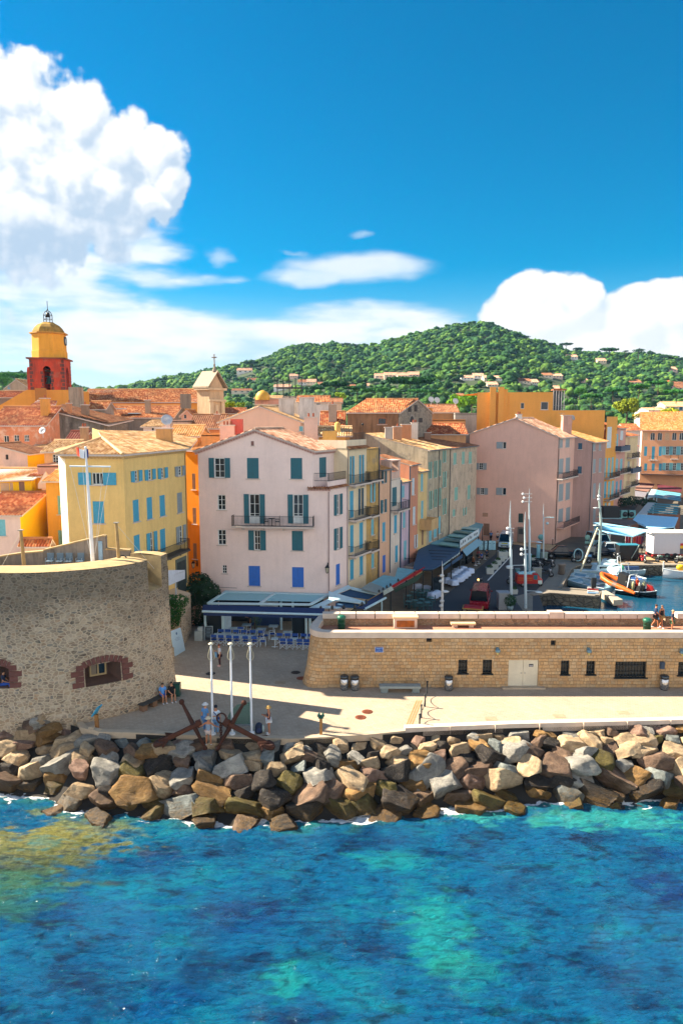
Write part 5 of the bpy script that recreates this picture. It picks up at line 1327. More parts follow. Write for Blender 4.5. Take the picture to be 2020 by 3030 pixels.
# == church: ochre apse, nave, buttress, facade, bell tower
M_CHO=stucco('#dc9a48',.15,'#a87430',.05)
A_,B_,C_=ay(*g1(-60,345),101),ay(*g1(312,132),103),ay(*g1(812,132),105)
ap=thing('church','church with ochre walls and a long orange tiled nave roof','church',(B_.x,110,0))
body(ap,[V2(A_),V2(B_),V2(C_),V2(C_)+Vector((0,8)),V2(A_)+Vector((-4,10))],0,[A_.z,B_.z,C_.z,C_.z,A_.z],M_CHO)
nA,nB=V2(ay(*g1(912,265),118)),V2(ay(*g3(942,250),116));zn=ay(*g3(500,262),117).z;zr2=ay(*g3(500,128),123.5).z
body(ap,[nA,nB,nB+Vector((.5,13)),nA+Vector((-.5,13))],0,[zn]*4,M_CHO,None,{1:[(6.5,zr2)],3:[(6.5,zr2)]},name='nave_wall')
e_=Vector((0,-.4,-.2));mA,mB_=up(nA,zr2)+Vector((-.6,6.5,0)),up(nB,zr2)+Vector((.6,6.5,0))
roof(ap,[([up(nA,zn)+e_,up(nB,zn)+e_,mB_,mA],(nB-nA).to_3d()),([up(nA,zn)+Vector((-.6,13.4,-.2)),up(nB,zn)+Vector((.6,13.4,-.2)),mB_,mA],(nB-nA).to_3d())],T_ORANGE,None,[(mA,mB_)])
roof(ap,[([ay(*g1(340,325),97),ay(*g1(640,335),97),ay(*g1(665,258),101),ay(*g1(440,245),101)],(1,0,0))],T_RED)
mb=MB();q=ay(*g1(865,380),97);mb.box((q.x,q.y+1,13),(1.3,2,2*(ay(*g1(865,100),97).z-13)));mb.build('buttress',stucco('#a59684',.6,'#55504a',.12),ap)
p=ay(*g1(492,195),102.9);mb=MB();mb.box((p.x,p.y-.4,p.z),(1.0*1.6,.1,2.));mb.build('door',plain('#b0702c',.7),ap)
for lab,c,xl,xr,ye,Y_,dp,rt,m_,tm_,ws in[('long tiled house with a skylight below the church nave',g3,-185,590,447,101,11,('side',318),stucco('#8f857a',.5,'#55504a'),T_ORANGE,()),('small dormer house with a flat metal edge left of the long tiled house',g1,1030,1215,345,97,4,('side',268),stucco('#9c9286',.4),T_ORANGE,()),('little pink gable hut between the nave and the brown roof',g3,692,815,420,98,5,('front',(760,362)),stucco('#dba98c',.2),T_ORANGE,((722,418,750,465,'w','teal',None,False,None,(1,1)),)),('orange walled house with a dark streaked brown tile roof before the church front',g3,790,1150,568,89,8,('side',420),stucco('#d58b58',.2),T_BROWN,()),('white rooftop room with a tiny arched window next to the big satellite dish',g3,252,440,555,80,5,('shed',478),stucco('#d9cfd0',.15),T_SAND,((347,568,375,604,'w','teal',None,False,None,(1,1)),)),('pale wall house with grey parapet behind the satellite dish',g3,470,770,480,88,6,('flat',0),stucco('#bfa390',.4),None,()),('peach roof terrace walls between the yellow roof and the pink gable',g3,925,1155,640,73,4,('flat',0),stucco('#dd9a5c',.15),None,()),('rough tiled roof house behind the yellow roof chimney',g3,560,885,660,76,6,('side',545),stucco('#d8a36a',.2),T_YEL,())]:
 h_=block(lab,c,xl,xr,ye,Y_,dp,rt,m_,tm_,ws)
 if lab.startswith('long tiled'):
  chimney(h_['roof'],ay(*g3(310,410),103),.7,.7,1.9,stucco('#a08c78',.4),1);chimney(h_['roof'],ay(*g3(745,300),106),1.4,1.0,1.5,stucco('#8d8172',.5),0,False)
  for q_ in((155,412),(-20,360)):mb=MB();q=ay(*g3(*q_),102.2);mb.box((q.x,q.y,q.z+.1),(1.6,1.2,.12));mb.build('skylight',plain('#bcd4dc',.2),h_['roof'])
 if lab.startswith('orange walled'):chimney(h_['roof'],ay(*g3(1110,530),90.5),.6,.6,1.2,stucco('#b88a6c',.3),1)
 if 'white rooftop' in lab:dish(h_['root'],ay(*g3(530,590),77),.62,(.2,-1,.45),plain('#b9c2ca',.35,.2))
 if 'peach roof terrace' in lab:chimney(h_['root'],ay(*g3(1232,690),71),1.4,1.,1.2,stucco('#e0b9a8',.1),3);mb=MB();q=ay(*g3(1340,640),71.5);mb.box((q.x,q.y,q.z+.6),(1.15,.8,1.7));mb.build('red_shed',plain('#c8584a',.7),h_['root'])
mb=MB()
cA,cB=V2(ay(*c1(1385,600),108)),V2(ay(*c1(1482,600),110.5));fcf=Fac(cA,cB);zc=fcf.at(*c1(1430,606))[1];za_=fcf.at(*c1(1425,508))[1]
cf=thing('church_porch','pale stone church front with a pediment and a small cross on top','church front',(cA.x,cA.y,0))
M_CST=stucco('#c9ab88',.4,'#85715c',.1)
bkc=-fcf.n*2.6
body(cf,[cA,cB,cB+bkc,cA+bkc],0,[zc]*4,M_CST,None,{0:[(fcf.L/2,za_)],2:[(fcf.L/2,za_)]})
mb=MB()
for a,b in((-.15,fcf.L+.15),):fcf.ob(mb,a-.25,b+.25,zc-.2,zc+.12,-2.8,.35)
for s0,s1 in((0,.7),(fcf.L-.7,fcf.L)):fcf.ob(mb,s0,s1,0,zc-1.9,0,.2)
fcf.ob(mb,-.2,fcf.L+.2,zc-1.9,zc-1.6,-.1,.35);fcf.ob(mb,1.2,fcf.L-1.2,zc-6.2,zc-2.4,0,.08)
mb.build('cornice',stucco('#d6bb98',.3,'#85715c',.08),cf)
mb=MB();
for s0,s1 in((-.5,fcf.L/2),(fcf.L+.5,fcf.L/2)):
 z_=zc+.12;mb.slab([fcf.P(s0,z_,.45),fcf.P(s1,za_+.3,.45),fcf.P(s1,za_+.3,-3),fcf.P(s0,z_,-3)],(0,0,.22))
mb.build('roof',plain('#a3937c',.85,var=.25),cf)
q=fcf.P(fcf.L/2,za_+.4,-.3);mb=MB();mb.lathe([(.35,0),(.28,.3),(.16,.5),(.12,.95),(.22,1.0),(.1,1.1),(.09,1.3)],q,8)
mb.tube([q+Vector((0,0,1.2)),q+Vector((0,0,2.6))],.09,6);mb.tube([q+Vector((-.38,0,2.1)),q+Vector((.38,0,2.1))],.09,6);mb.build('cross',plain('#8f8474',.8),cf)
tA,tB=col(89,117,26),col(190,117.8,26);bt=thing('bell_tower','church bell tower with a red belfry, yellow octagonal drum, clock and domed top','bell tower',((tA.x+tB.x)/2,119,0))
fb=Fac(tA,tB);W_=fb.L;zb0,zb1=10.,fb.at(*c1(330,408))[1]
M_REDB=stucco('#bc4a34',.6,'#6f4038',.14,'#a86450')
bkt=-fb.n*W_;pts_=[tA,tB,tB+bkt,tA+bkt]
op=fb.rect(c1,290,452,340,612);fbr=Fac(tB,tB+bkt)
op2=(fbr.L*.34,fbr.L*.66,op[2],op[3])
mb=MB()
for i in range(4):
 f=Fac(pts_[i],pts_[(i+1)%4]);o2=(f.L*.34,f.L*.66,op[2],op[3]) if i else op
 m_=(o2[0]+o2[1])/2;r_=(o2[1]-o2[0])/2
 steps=[(m_-r_*math.sin(a_),m_+r_*math.sin(a_),0,0) for a_ in()]
 hs2=[(o2[0],o2[1],o2[2],o2[3]-r_)]+[(m_-r_*math.sqrt(max(0,1-k*k/16)),m_+r_*math.sqrt(max(0,1-k*k/16)),o2[3]-r_+r_*(k-.5)/4-r_/8,o2[3]-r_+r_*(k+.5)/4-r_/8) for k in(.5,1.5,2.5,3.5)]
 wall_grid(mb,f,0,f.L,zb0,zb1,hs2,.9)
mb.build('belfry',M_REDB,bt)
mb=MB()
for i in range(4):
 f=Fac(pts_[i],pts_[(i+1)%4]);o2=(f.L*.34,f.L*.66,op[2],op[3]) if i else op
 for z_ in np.arange(zb0+10,zb1-.6,.62):
  for e in(0,1):
   w_=.35 if int(z_/.62)%2 else.55
   f.ob(mb,(0 if e==0 else f.L-w_),(w_ if e==0 else f.L),z_,z_+.5,.0,.03)
   if z_<o2[3]-.8:f.ob(mb,(o2[0]-w_*.8 if e==0 else o2[1]),(o2[0] if e==0 else o2[1]+w_*.8),z_,z_+.5,0,.03)
mb.build('quoins',stucco('#6f4a44',.5,'#3a2f30'),bt)
ctr=(tA+tB)/2+bkt/2
mb=MB();f=fb
for i in range(4):
 f=Fac(pts_[i],pts_[(i+1)%4]);f.ob(mb,-.35,f.L+.35,zb1,zb1+.22,-.4,.35)
mb.prism([tuple(p) for p in pts_],zb1+.03,zb1+.2);mb.build('cornice',plain('#8a4a34',.8,var=.2),bt)
mb=MB();mb.box((ctr.x,ctr.y,zb0+10),(W_*.9,W_*.9,.3));mb.build('belfry_floor',plain('#3a302c',.9),bt)
for k,dz in enumerate((1.0,3.0)):
 mb=MB();c_=tuple(fb.P((op[0]+op[1])/2,op[2]+dz,-1.3));mb.lathe([(.02,1.1),(.25,1.05),(.4,.75),(.48,.3),(.68,0),(.6,0),(.3,.6),(0,.8)],c_,14);mb.box((c_[0],c_[1],c_[2]+1.2),(2.4,.2,.2));mb.build('bell',plain('#2f5a55',.5,.5),bt)
zd=fb.at(*c1(345,236))[1];rd_=2.75;a_off=math.atan2(fb.n.y,fb.n.x)+math.pi/8
mb=MB();mb.lathe([(rd_*1.02,zb1+.2),(rd_*1.02,zb1+1.4),(rd_*.985,zb1+1.45),(rd_*.965,zd)],(ctr.x,ctr.y,0),8,0,False,a_off,a_off+2*math.pi);mb.build('drum',stucco('#dda23f',.25,'#a8762c',.06),bt)
mb=MB();mb.lathe([(rd_*.96,zd),(rd_*1.1,zd+.05),(rd_*1.1,zd+.25),(rd_*.9,zd+.3)],(ctr.x,ctr.y,0),8,0,False,a_off,a_off+2*math.pi);mb.build('cornice',plain('#b98a3c',.8,var=.2),bt)
zt_=fb.at(*c1(340,155))[1];hd=zt_-zd
mb=MB();mb.lathe([(rd_*.92,zd+.2),(rd_*.9,zd+hd*.3),(rd_*.8,zd+hd*.55),(rd_*.62,zd+hd*.8),(rd_*.38,zd+hd*.97),(rd_*.34,zt_+.05),(0,zt_+.1)],(ctr.x,ctr.y,0),8,0,False,a_off,a_off+2*math.pi);mb.build('dome',stucco('#a9853f',.6,'#5a4a2c',.1),bt)
mb=MB();zc0=zt_;zc1=fb.at(*c1(338,70))[1]
for k in range(4):
 a_=math.pi/4+k*math.pi/2;x,y=ctr.x+.7*math.cos(a_),ctr.y+.7*math.sin(a_)
 mb.tube([(x,y,zc0),(x,y,zc0+(zc1-zc0)*.6),(ctr.x+.5*math.cos(a_),ctr.y+.5*math.sin(a_),zc0+(zc1-zc0)*.85),(ctr.x,ctr.y,zc1)],.06,6)
for z_ in(zc0+.55,zc0+(zc1-zc0)*.6):mb.tube([(ctr.x+.7*math.cos(a),ctr.y+.7*math.sin(a),z_) for a in np.linspace(0,2*math.pi,17)],.045,5)
mb.tube([(ctr.x,ctr.y,zc1),(ctr.x,ctr.y,fb.at(*c1(338,8))[1])],.05,5);mb.ball((ctr.x,ctr.y,zc1+.1),.13,8)
cg=mb.build('bell_cage',plain('#23292c',.5,.6),bt)
mb=MB();mb.lathe([(.02,.8),(.16,.75),(.26,.45),(.42,0),(.3,.1),(0,.5)],(ctr.x,ctr.y,zc0+(zc1-zc0)*.45),12);mb.build('bell',plain('#2b2d2e',.5,.6),cg)
ck=Vector((ctr.x,ctr.y,0))+Vector((math.cos(a_off-math.pi/8+math.pi/2),math.sin(a_off-math.pi/8+math.pi/2),0))*rd_*.93;zk=fb.at(*c1(435,280))[1];nk=Vector((math.cos(a_off-math.pi/8+math.pi/2),math.sin(a_off-math.pi/8+math.pi/2),0))
rotk=nk.to_track_quat('Z','Y').to_matrix().to_4x4();mb=MB();mb.mx=Matrix.Translation((ck.x,ck.y,zk))@rotk
mb.lathe([(.72,-.1),(.72,.12),(.6,.14)],(0,0,0),24,1);mb.lathe([(.62,.1),(0,.1)],(0,0,0),24,0)
for k in range(12):a_=k*math.pi/6;mb.box((.5*math.cos(a_),.5*math.sin(a_),.115),(.12,.04,.02),a_,1)
mb.box((0,.2,.13),(.05,.42,.02),0,1);mb.box((.12,.05,.13),(.3,.05,.02),.3,1);mb.mx=None
mb.build('clock',[plain('#b9cdd4',.5),plain('#3c4e5a',.5)],bt)
# == roofs in the middle and behind
M_PCH=stucco('#e0bda6',.12,'#b8978a',.05)
h_=block('broad pale peach gabled house rising behind the pink house',d6,22,560,552,76,9,('front',(284,450)),M_PCH,T_SAND,[(549,585,573,618,'c','lt')],Y2=75)
for q_,w_,m_ in(((466,520),2.9,'#cdc6c0'),((600,515),2.9,'#cfc9c4')):
 q=ay(*d6(*q_),79);chimney(h_['roof'],q,w_*.55,1.1,1.9,stucco(m_,.4),0)
q=ay(*d6(628,640),72.5);chimney(h_['roof'],q,1.35,1.,1.7,stucco('#dcb9a8',.1),2)
for lab,c,xl,xr,ye,Y_,dp,rt,m_,tm_,ws,kw in[('white house with an orange striped roof far behind the pale gable',d6,540,742,422,118,8,('side',385),stucco('#d8d2ca',.2),T_ORANGE,((660,432,690,444,'w','dkblue',None,False,None,(1,1)),),{}),('pinkish house with a steep red roof beside the stone barn',d6,700,843,590,88,7,('side',490),stucco('#dcb4a2',.15),T_RED,(),{}),('old stone barn with a broad red tiled roof and round window in its gable',d6,868,1205,490,98,11,('side',406),stucco('#8a6a50',.6,'#4d3c30',.15),T_ORANGE,((1070,530,1125,573,'w','brown',None,True,plain('#c07848',.8),(1,1)),),dict(dx=6.)),('low ochre house with parapets between the stone barn and the orange house',c6,872,1180,285,112,6,('flat',0),stucco('#d0985c',.25),None,((1112,315,1126,360,'w','brown',None,False,None,(1,1)),),{}),('brown roofed house with dishes left of the tall orange house',c6,800,1110,215,120,7,('side',150),stucco('#a5805c',.3),T_BROWN,(),{}),('tiled shed roof house in front of the low ochre house',c6,845,1185,415,106,7,('side',320),stucco('#cf9a6c',.2),T_RED,(),{}),('grey flat hut next to the tall orange house',c6,1085,1285,225,118,5,('flat',0),stucco('#9a948c',.3),None,(),{}),('sand roofed house tucked behind the cream house terrace',c4,1000,1240,228,76,6,('side',165),stucco('#d3a25c',.2),T_SAND,(),{}),('cream townhouse with roof terrace left of the white chimneys',d6,250,420,440,108,8,('flat',0),stucco('#d9c8b0',.3),None,(),{}),('pink villa with a yellow dome at the far edge of town',d6,255,420,400,150,10,('side',385),stucco('#cf9c8a',.3),T_SAND,(),{}),('white apartment house with dark awnings at the far edge of town',d6,425,560,385,165,10,('flat',0),stucco('#d8d0c2',.2),None,((440,388,460,396,'w','dkblue',None,False,None,(1,1)),(480,388,500,396,'w','dkblue',None,False,None,(1,1))),{}),('brown roofed house among trees right of the white apartment house',d6,745,830,425,150,10,('side',402),stucco('#c8b6a2',.2),T_BROWN,(),{}),('grey beige house with one blue window left of the bell tower',g1,58,345,110,150,12,('front',(190,8)),stucco('#b29c86',.3),T_SAND,((90,75,120,120,'c','sky'),),{}),('dark roofed house left of the ochre apse',g1,-200,190,215,125,10,('side',150),stucco('#8c7c6c',.4),T_RED,(),{}),('low tiled house behind the church front',g3,1180,1400,400,120,7,('side',345),stucco('#c8936c',.2),T_RED,(),{})]:
 h_=block(lab,c,xl,xr,ye,Y_,dp,rt,m_,tm_,ws,**kw)
 if 'stone barn with' in lab:
  A_,B_,C_=h_['A'],h_['B'],h_['C'];fgb=Fac(B_,C_);mb=MB()
  zt2=h_['za'];wall=[(0,4),(fgb.L,4),(fgb.L,zt2),(fgb.L/2,ay(*d6(868,406),103.5).z-.1),(0,zt2)]
  uvq=[[(a_,z_) for a_,z_ in wall]];mb.add([fgb.P(a_,z_,.03) for a_,z_ in wall],[(0,1,2,3,4)],0,uvq)
  mb.build('stone_gable',rubble('barn_stone',1.6,['#8f8478','#6f665c','#a59a8a','#7d7266'],'#9c9080',.3,1.1,.14,'#55504a',(20,5)),h_['root'])
  for w_ in((1268,448,1288,490,'v'),(1308,445,1328,488,'v'),(1340,530,1362,560,'v')):R4=fgb.rect(d6,*w_[:4]);R4=(R4[0],R4[1],R4[2],R4[3]);mb=MB();fgb.ob(mb,*R4,.03,.06);mb.build('window',plain('#3a3230',.8),h_['root'])
  R4=fgb.rect(d6,1272,525,1308,580);c_=fgb.P((R4[0]+R4[1])/2,(R4[2]+R4[3])/2,.05);rr_=(R4[1]-R4[0])/2;mb=MB();mb.mx=Matrix.Translation(c_)@fgb.n.to_3d().to_track_quat('Z','Y').to_matrix().to_4x4();mb.lathe([(rr_,0),(rr_,.06),(rr_*.75,.06)],(0,0,0),18,1);mb.lathe([(rr_*.75,.04),(0,.04)],(0,0,0),18);mb.mx=None;mb.build('round_window',[plain('#332d2b',.8),plain('#9a8e80',.8)],h_['root'])
 if 'pinkish house with a steep' in lab:chimney(h_['roof'],ay(*d6(770,550),89.5),1.0,.8,2.,stucco('#b09a86',.4),1)
 if 'with dishes' in lab:
  for q_ in((860,150),(915,155),(1085,165)):dish(h_['root'],ay(*c6(*q_),119),.5)
 if lab.startswith('low ochre'):chimney(h_['root'],ay(*c6(835,300),111),1.1,1.,2.0,stucco('#dc9a50',.15),1)
 if 'yellow dome' in lab:mb=MB();q=ay(*d6(308,392),150);mb.lathe([(1.5,-.6),(1.5,0),(1.4,.5),(.95,1.1),(0,1.5)],q,16);mb.build('dome',plain('#c79a30',.6),h_['root'])
 if 'dark awnings' in lab:
  mb=MB()
  for k in range(5):q=ay(*d6(405+40*k,380),163);mb.box((q.x,q.y,q.z+1.6),(.2,.2,4.5))
  q0,q1=ay(*d6(400,332),163),ay(*d6(570,332),163);mb.box(((q0.x+q1.x)/2,163,q0.z),(q1.x-q0.x,3,.25));mb.build('pergola',plain('#2e3238',.7),h_['root'])
# == far right: end of the row and arcade house
fR=[Fac(G4[1],G4[2]),Fac(G4[2],G4[3])]
for i,(lab,mt,yt,ws) in enumerate([('narrow pink house with blue balconies right of the tall orange house','#cf9f92',372,[(1062,415,1080,535,'c','lt',None,False),(1098,390,1118,460,'c','white'),(1062,600,1078,700,'c','lt',None,False),(1095,600,1112,690,'c','lt',None,False),(1062,770,1076,870,'c','sky',None,False),(1092,760,1106,850,'c','sky',None,False)]),('narrow cream house with awnings at the far end of the row','#d8c29a',430,[(1150,440,1165,500,'c','tan'),(1150,560,1162,590,'c','tan'),(1190,550,1200,580,'c','tan'),(1150,620,1166,690,'c','grey',None,False),(1185,615,1198,680,'c','tan',None,False),(1150,730,1165,790,'c','tan',None,False)])]):
 f=fR[i];zt2=f.at(*c7(1097 if i==0 else 1175,yt))[1];rt_=thing('house',lab,'house',(f.A.x,f.A.y,0))
 P_,Q_=f.A,f.B;C_,D_=Q_-f.n*8,P_-f.n*8;wr=[WR(f,c7,w) for w in ws]
 body(rt_,[P_,Q_,C_,D_],0,[zt2,zt2,zt2+1.6,zt2+1.6],stucco(mt,.15),{0:[w[0] for w in wr]})
 for w in wr:window(rt_,f,*w)
 roof(rt_,[([f.P(-.2,zt2,.4),f.P(f.L+.2,zt2,.4),f.P(f.L+.2,zt2+1.9,-8),f.P(-.2,zt2+1.9,-8)],f.u.to_3d())],T_RED)
 for x0,x1,yb in(((1060,1130,540),(1058,1135,705),(1058,1130,860)) if i==0 else((1145,1210,590),(1148,1215,700),(1140,1200,800))):
  balcony(rt_,f,c7,x0,x1,yb,1.0,M_SILL,0,.95,plain('#23405e',.6) if yb in(700,540) else None)
fa,fb2=col(1893,176,8),col(2110,170,8);fq=Fac(fa,fb2)
arc=thing('house','peach house with a row of arched openings under an orange roof at the right edge','house',(fa.x+8,175,0))
AW=[]
for k in range(9):x=1268+54*k;AW.append((x,405,x+34,462,'w' if k%3 else 'c','tan',None,False,None,(2,1)))
for x in(1275,1332,1385):AW+=[(x,508,x+22,580 if x!=1332 else 605,'c','sky',None,False),(x,635,x+22,690,'c','sky',None,False)]
for x in(1437,1490,1548,1600):AW+=[(x,508,x+24,572,'o','lt',.8),(x,632,x+24,688,'o','lt',.8)]
aw2=[WR(fq,c7,w) for w in AW];zq=fq.at(*c7(1400,388))[1]
body(arc,[fa,fb2,fb2+Vector((1,12)),fa+Vector((-1,12))],0,[zq]*4,[stucco('#dba37c',.12,'#b08060',.05),stucco('#e4d2c4',.1)],{0:[w[0] for w in aw2]},em={3:1})
for w in aw2:window(arc,fq,*w)
for w in aw2[:9]:arch(arc,fq,w[0],stucco('#dba37c',.12,'#b08060',.05))
roof(arc,[([fq.P(-.6,zq,.7),fq.P(fq.L,zq,.7),fq.P(fq.L,zq+4.6,-9),fq.P(-.6,zq+4.6,-9)],fq.u.to_3d())],tiles('#b5642c','#c87a3c','#dda070',.35))
balcony(arc,fq,c7,1310,1375,608,1.0);balcony(arc,fq,c7,1470,1530,600,1.0);balcony(arc,fq,c7,1245,1700,715,2.5,plain('#7b5f50',.8),0,1.2)
block('whitewashed house with an orange roof before the arcade house',c7,1142,1250,385,168,7,('side',340),stucco('#dfcdc2',.12),T_RED,[(1188,440,1204,475,'w','grey',None,False,None,(1,1))])
block('low house with a small red awning roof by the whitewashed house',c7,1185,1228,505,160,3,('shed',480),stucco('#d9b9a2',.2),T_RED)
for lab,xl,xr,ye,yr_,Y_,m_ in[('far beige villa with a sandy roof above the yellow green trees',1462,1700,565,535,300,'#c9bda6'),('far white house with a pink roof left of the beige villa',1340,1470,590,575,290,'#dcd2cc')]:
 block(lab,d7,xl,xr,ye,Y_,14,('side',yr_),stucco(m_,.15),T_SAND if 'beige' in lab else T_PINK,[(1485,572,1510,592,'c','dkblue'),(1540,570,1562,590,'c','dkblue')] if 'beige' in lab else())
# == wooded hill
RIDGE=[(-900,1190),(-300,1150),(0,1118),(60,1112),(110,1122),(200,1150),(270,1165),(350,1158),(440,1142),(560,1118),(700,1092),(790,1068),(870,1036),(1000,1034),(1080,1040),(1200,1006),(1340,982),(1440,980),(1500,996),(1580,1026),(1660,1046),(1740,1056),(1850,1062),(1930,1060),(2020,1078),(2400,1120),(3000,1180)]
rx=np.array([r[0] for r in RIDGE],float);ry=np.array([r[1] for r in RIDGE],float)
PX=np.linspace(-900,3000,300);YY=np.concatenate([np.linspace(215,880,120),[1000.,1300.]])
GP,GY=np.meshgrid(PX,YY)
GX=(GP-1010)/F*GY*CP
zr_a=H+(1240-np.interp(GP,rx,ry))/F*760*1.01
sm=np.clip((GY-225)/(760-225),0,1.0);sm=sm**1.25*(1.0+.0*sm)
drop=np.clip((GY-780)/300,0,1)
GZ=6+(zr_a-6)*sm+3.0*fbm(GX/90,GY/90,900,4)*np.clip(sm*3,0,1)-drop*60
ii=(np.arange(len(YY)-1)[:,None]*len(PX)+np.arange(len(PX)-1)[None]).reshape(-1)
me=np_mesh('hill',np.stack([GX,GY,GZ],-1).reshape(-1,3),np.stack([ii,ii+1,ii+1+len(PX),ii+len(PX)],-1),4)
me.materials.append(plain('#34441e',.95,var=.45,vscale=.25));ob=bpy.data.objects.new('hill',me);COL.objects.link(ob);ob['kind']='structure'
def terr(px,Y):
 i=np.clip((px+900)/3900*299,0,298.999);j=np.interp(Y,YY,np.arange(len(YY)));j=np.clip(j,0,len(YY)-1.001)
 i0=np.floor(i).astype(int);j0=np.floor(j).astype(int);a=i-i0;b=j-j0
 return(GZ[j0,i0]*(1-a)+GZ[j0,i0+1]*a)*(1-b)+(GZ[j0+1,i0]*(1-a)+GZ[j0+1,i0+1]*a)*b
def hit(px,py):
 for Y in np.arange(235,790,3.):
  if ay(px,py,Y).z<=float(terr(np.array(px,float),np.array(Y))):return Y
 return 760.
def foliage(name,rough=.9,attr=None,c=None,hue=0.):
 m,t,b=newmat(name);p=geo(t)
 if attr:co=t.n('ShaderNodeVertexColor',layer_name=attr).outputs[0]
 else:co=lin(c)
 n=t.noise(p,.5,5,.7) if attr else t.noise(p,1.2,5,.7)
 hs=t.n('ShaderNodeHueSaturation');t.set(hs.inputs['Value'],t.mapr(n,.3,.7,.68,1.3));t.set(hs.inputs['Hue'],t.mapr(n,.3,.7,.515,.485));t.set(hs.inputs['Color'],co)
 t.set(b.inputs['Base Color'],hs.outputs[0]);b.inputs['Roughness'].default_value=rough;b.inputs['Specular IOR Level'].default_value=.15
 if attr:t.set(b.inputs['Normal'],t.bump(t.noise(p,1.3,5,.75),1.0,1.2))
 return m
def ico(sub):
 bm=bmesh.new();bmesh.ops.create_icosphere(bm,subdivisions=sub,radius=1);bm.verts.ensure_lookup_table()
 v=np.array([x.co[:] for x in bm.verts]);f=np.array([[q.index for q in x.verts] for x in bm.faces]);bm.free();return v,f
IV,IF=ico(2);IV1,IF1=ico(1)
rng=np.random.default_rng(5)
def crown_template(flat):
 V,Fc=[],[];k=0
 for i in range(5):
  a=rng.uniform(0,6.28);r=rng.uniform(.25,.62) if i else 0
  c=np.array([r*math.cos(a),r*math.sin(a),rng.uniform(-.15,.3) if i else.3]);s_=rng.uniform(.42,.62)
  v=IV1*(s_*(1+rng.uniform(-.34,.34,(len(IV1),1))));v=v*np.array([1,1,flat])+c*np.array([1,1,flat])
  V.append(v);Fc.append(IF1+k);k+=len(IV1)
 return np.concatenate(V),np.concatenate(Fc)
TEMPL=[crown_template(f) for f in(.8,.9,.75,.65,.85,.5)]
greens=[lin(c) for c in('#38602c','#426c30','#2f5630','#527a34','#3a6438','#5c8236','#2c5030','#688c3c')]
NT_=11500
tp_=rng.uniform(-120,2140,NT_*3);ty_=232+(795-232)*rng.uniform(0,1,NT_*3)**.85
keep=rng.uniform(0,1,NT_*3)<np.clip(ty_/700,.25,1);tp_,ty_=tp_[keep][:NT_],ty_[keep][:NT_]
VILLAS=[(d6,135,250,214,200,0),(d6,205,262,278,265,1),(d6,380,490,324,308,0),(d6,540,600,293,276,1),(d6,598,660,290,273,2),(d6,670,722,308,292,1),(d6,862,920,324,308,3),(d6,985,1015,316,302,0),(d6,1050,1130,250,236,4),(d6,1112,1195,244,228,2),(d6,1200,1272,248,230,4),(d6,1272,1345,242,224,4),(d6,100,240,348,336,3),(d6,485,540,250,238,4),(d7,108,185,374,360,0),(d7,182,250,362,346,0),(d7,250,272,374,360,2),(d7,305,370,376,362,0),(d7,482,560,398,381,3),(d7,566,612,404,386,0),(d7,620,705,358,344,3),(d7,700,770,362,348,4),(d7,878,935,390,375,4),(d7,1215,1292,404,388,3),(d7,1455,1530,320,303,4),(d7,802,870,236,222,0),(d7,1450,1505,432,393,5),(d7,1500,1600,440,402,3),(d7,52,120,494,480,3),(d7,275,342,420,402,2),(d7,692,760,446,428,2),(d7,1000,1060,262,246,2)]
vc=['#e8e4de','#cfccc6','#dcc8ae','#d8cab4','#e4c4b4','#d9a0a0'];vtm=[T_PINK,T_BROWN,T_PINK,T_BROWN,T_PINK,T_RED]
vnames=['white','grey','sandy','cream','pinkish','rose']
VY=[]
mapw=['high on the left shoulder of the hill','low on the hill above the church cross','left of the white apartment house','above the long line of white chimneys','beside the grey villa above the chimneys','among pines above the stone barn','half hidden under the dark umbrella pines','tiny between two pines above the barn','first of the row across the hill','second of the row across the hill','third of the row across the hill','last of the row across the hill','long and low behind the church cross','small on the slope right of the left shoulder','left of the pale villa trio under the summit','tallest of the villa trio under the summit','smallest of the trio under the summit','right of the trio under the summit','above the orange house chimney ribs','right behind the orange house chimney ribs','long roofed below the forest edge','right end of the long roof below the forest edge','orange roofed among pines right of the summit','small on the slope above the far pines','at the right edge high on the slope','peeking out near the right part of the ridge','with a steep pointed roof at the right edge','broad at the right edge beside the pointed roof','low left of the orange house','stepped in the garden left of the orange house','low behind the orange house terrace','hidden near the ridge on the right']
for k,(c,xl,xr,ye,yr_,ci) in enumerate(VILLAS):
 pm=c((xl+xr)/2,ye+19);Y=hit(*pm)-4;VY.append((pm[0],Y,(c(xr,0)[0]-c(xl,0)[0])/2,pm[1]))
 zt2=float(terr(np.array(pm[0]),np.array(Y)))
 wn=[(xl+(xr-xl)*q,ye+4,xl+(xr-xl)*(q+.12),ye+12,'v') for q in(.15,.45,.72)]
 block(vnames[ci]+' hillside villa '+mapw[k],c,xl,xr,ye,Y,11,('front',((xl+xr)/2,yr_)) if ci==5 else('side',yr_),stucco(vc[ci],.1),vtm[ci],wn,z0=zt2-3,group='villas on the wooded hill',name='villa',cat='villa')
ok=np.ones(len(tp_),bool)
for(vx,vY,hw,vy) in VY:ok&=~((np.abs(tp_-vx)<hw+3)&(ty_>vY-40)&(ty_<vY+13))
tp_,ty_=tp_[ok],ty_[ok];tz_=terr(tp_,ty_)
VV,FF,CC_=[],[],[];base=0
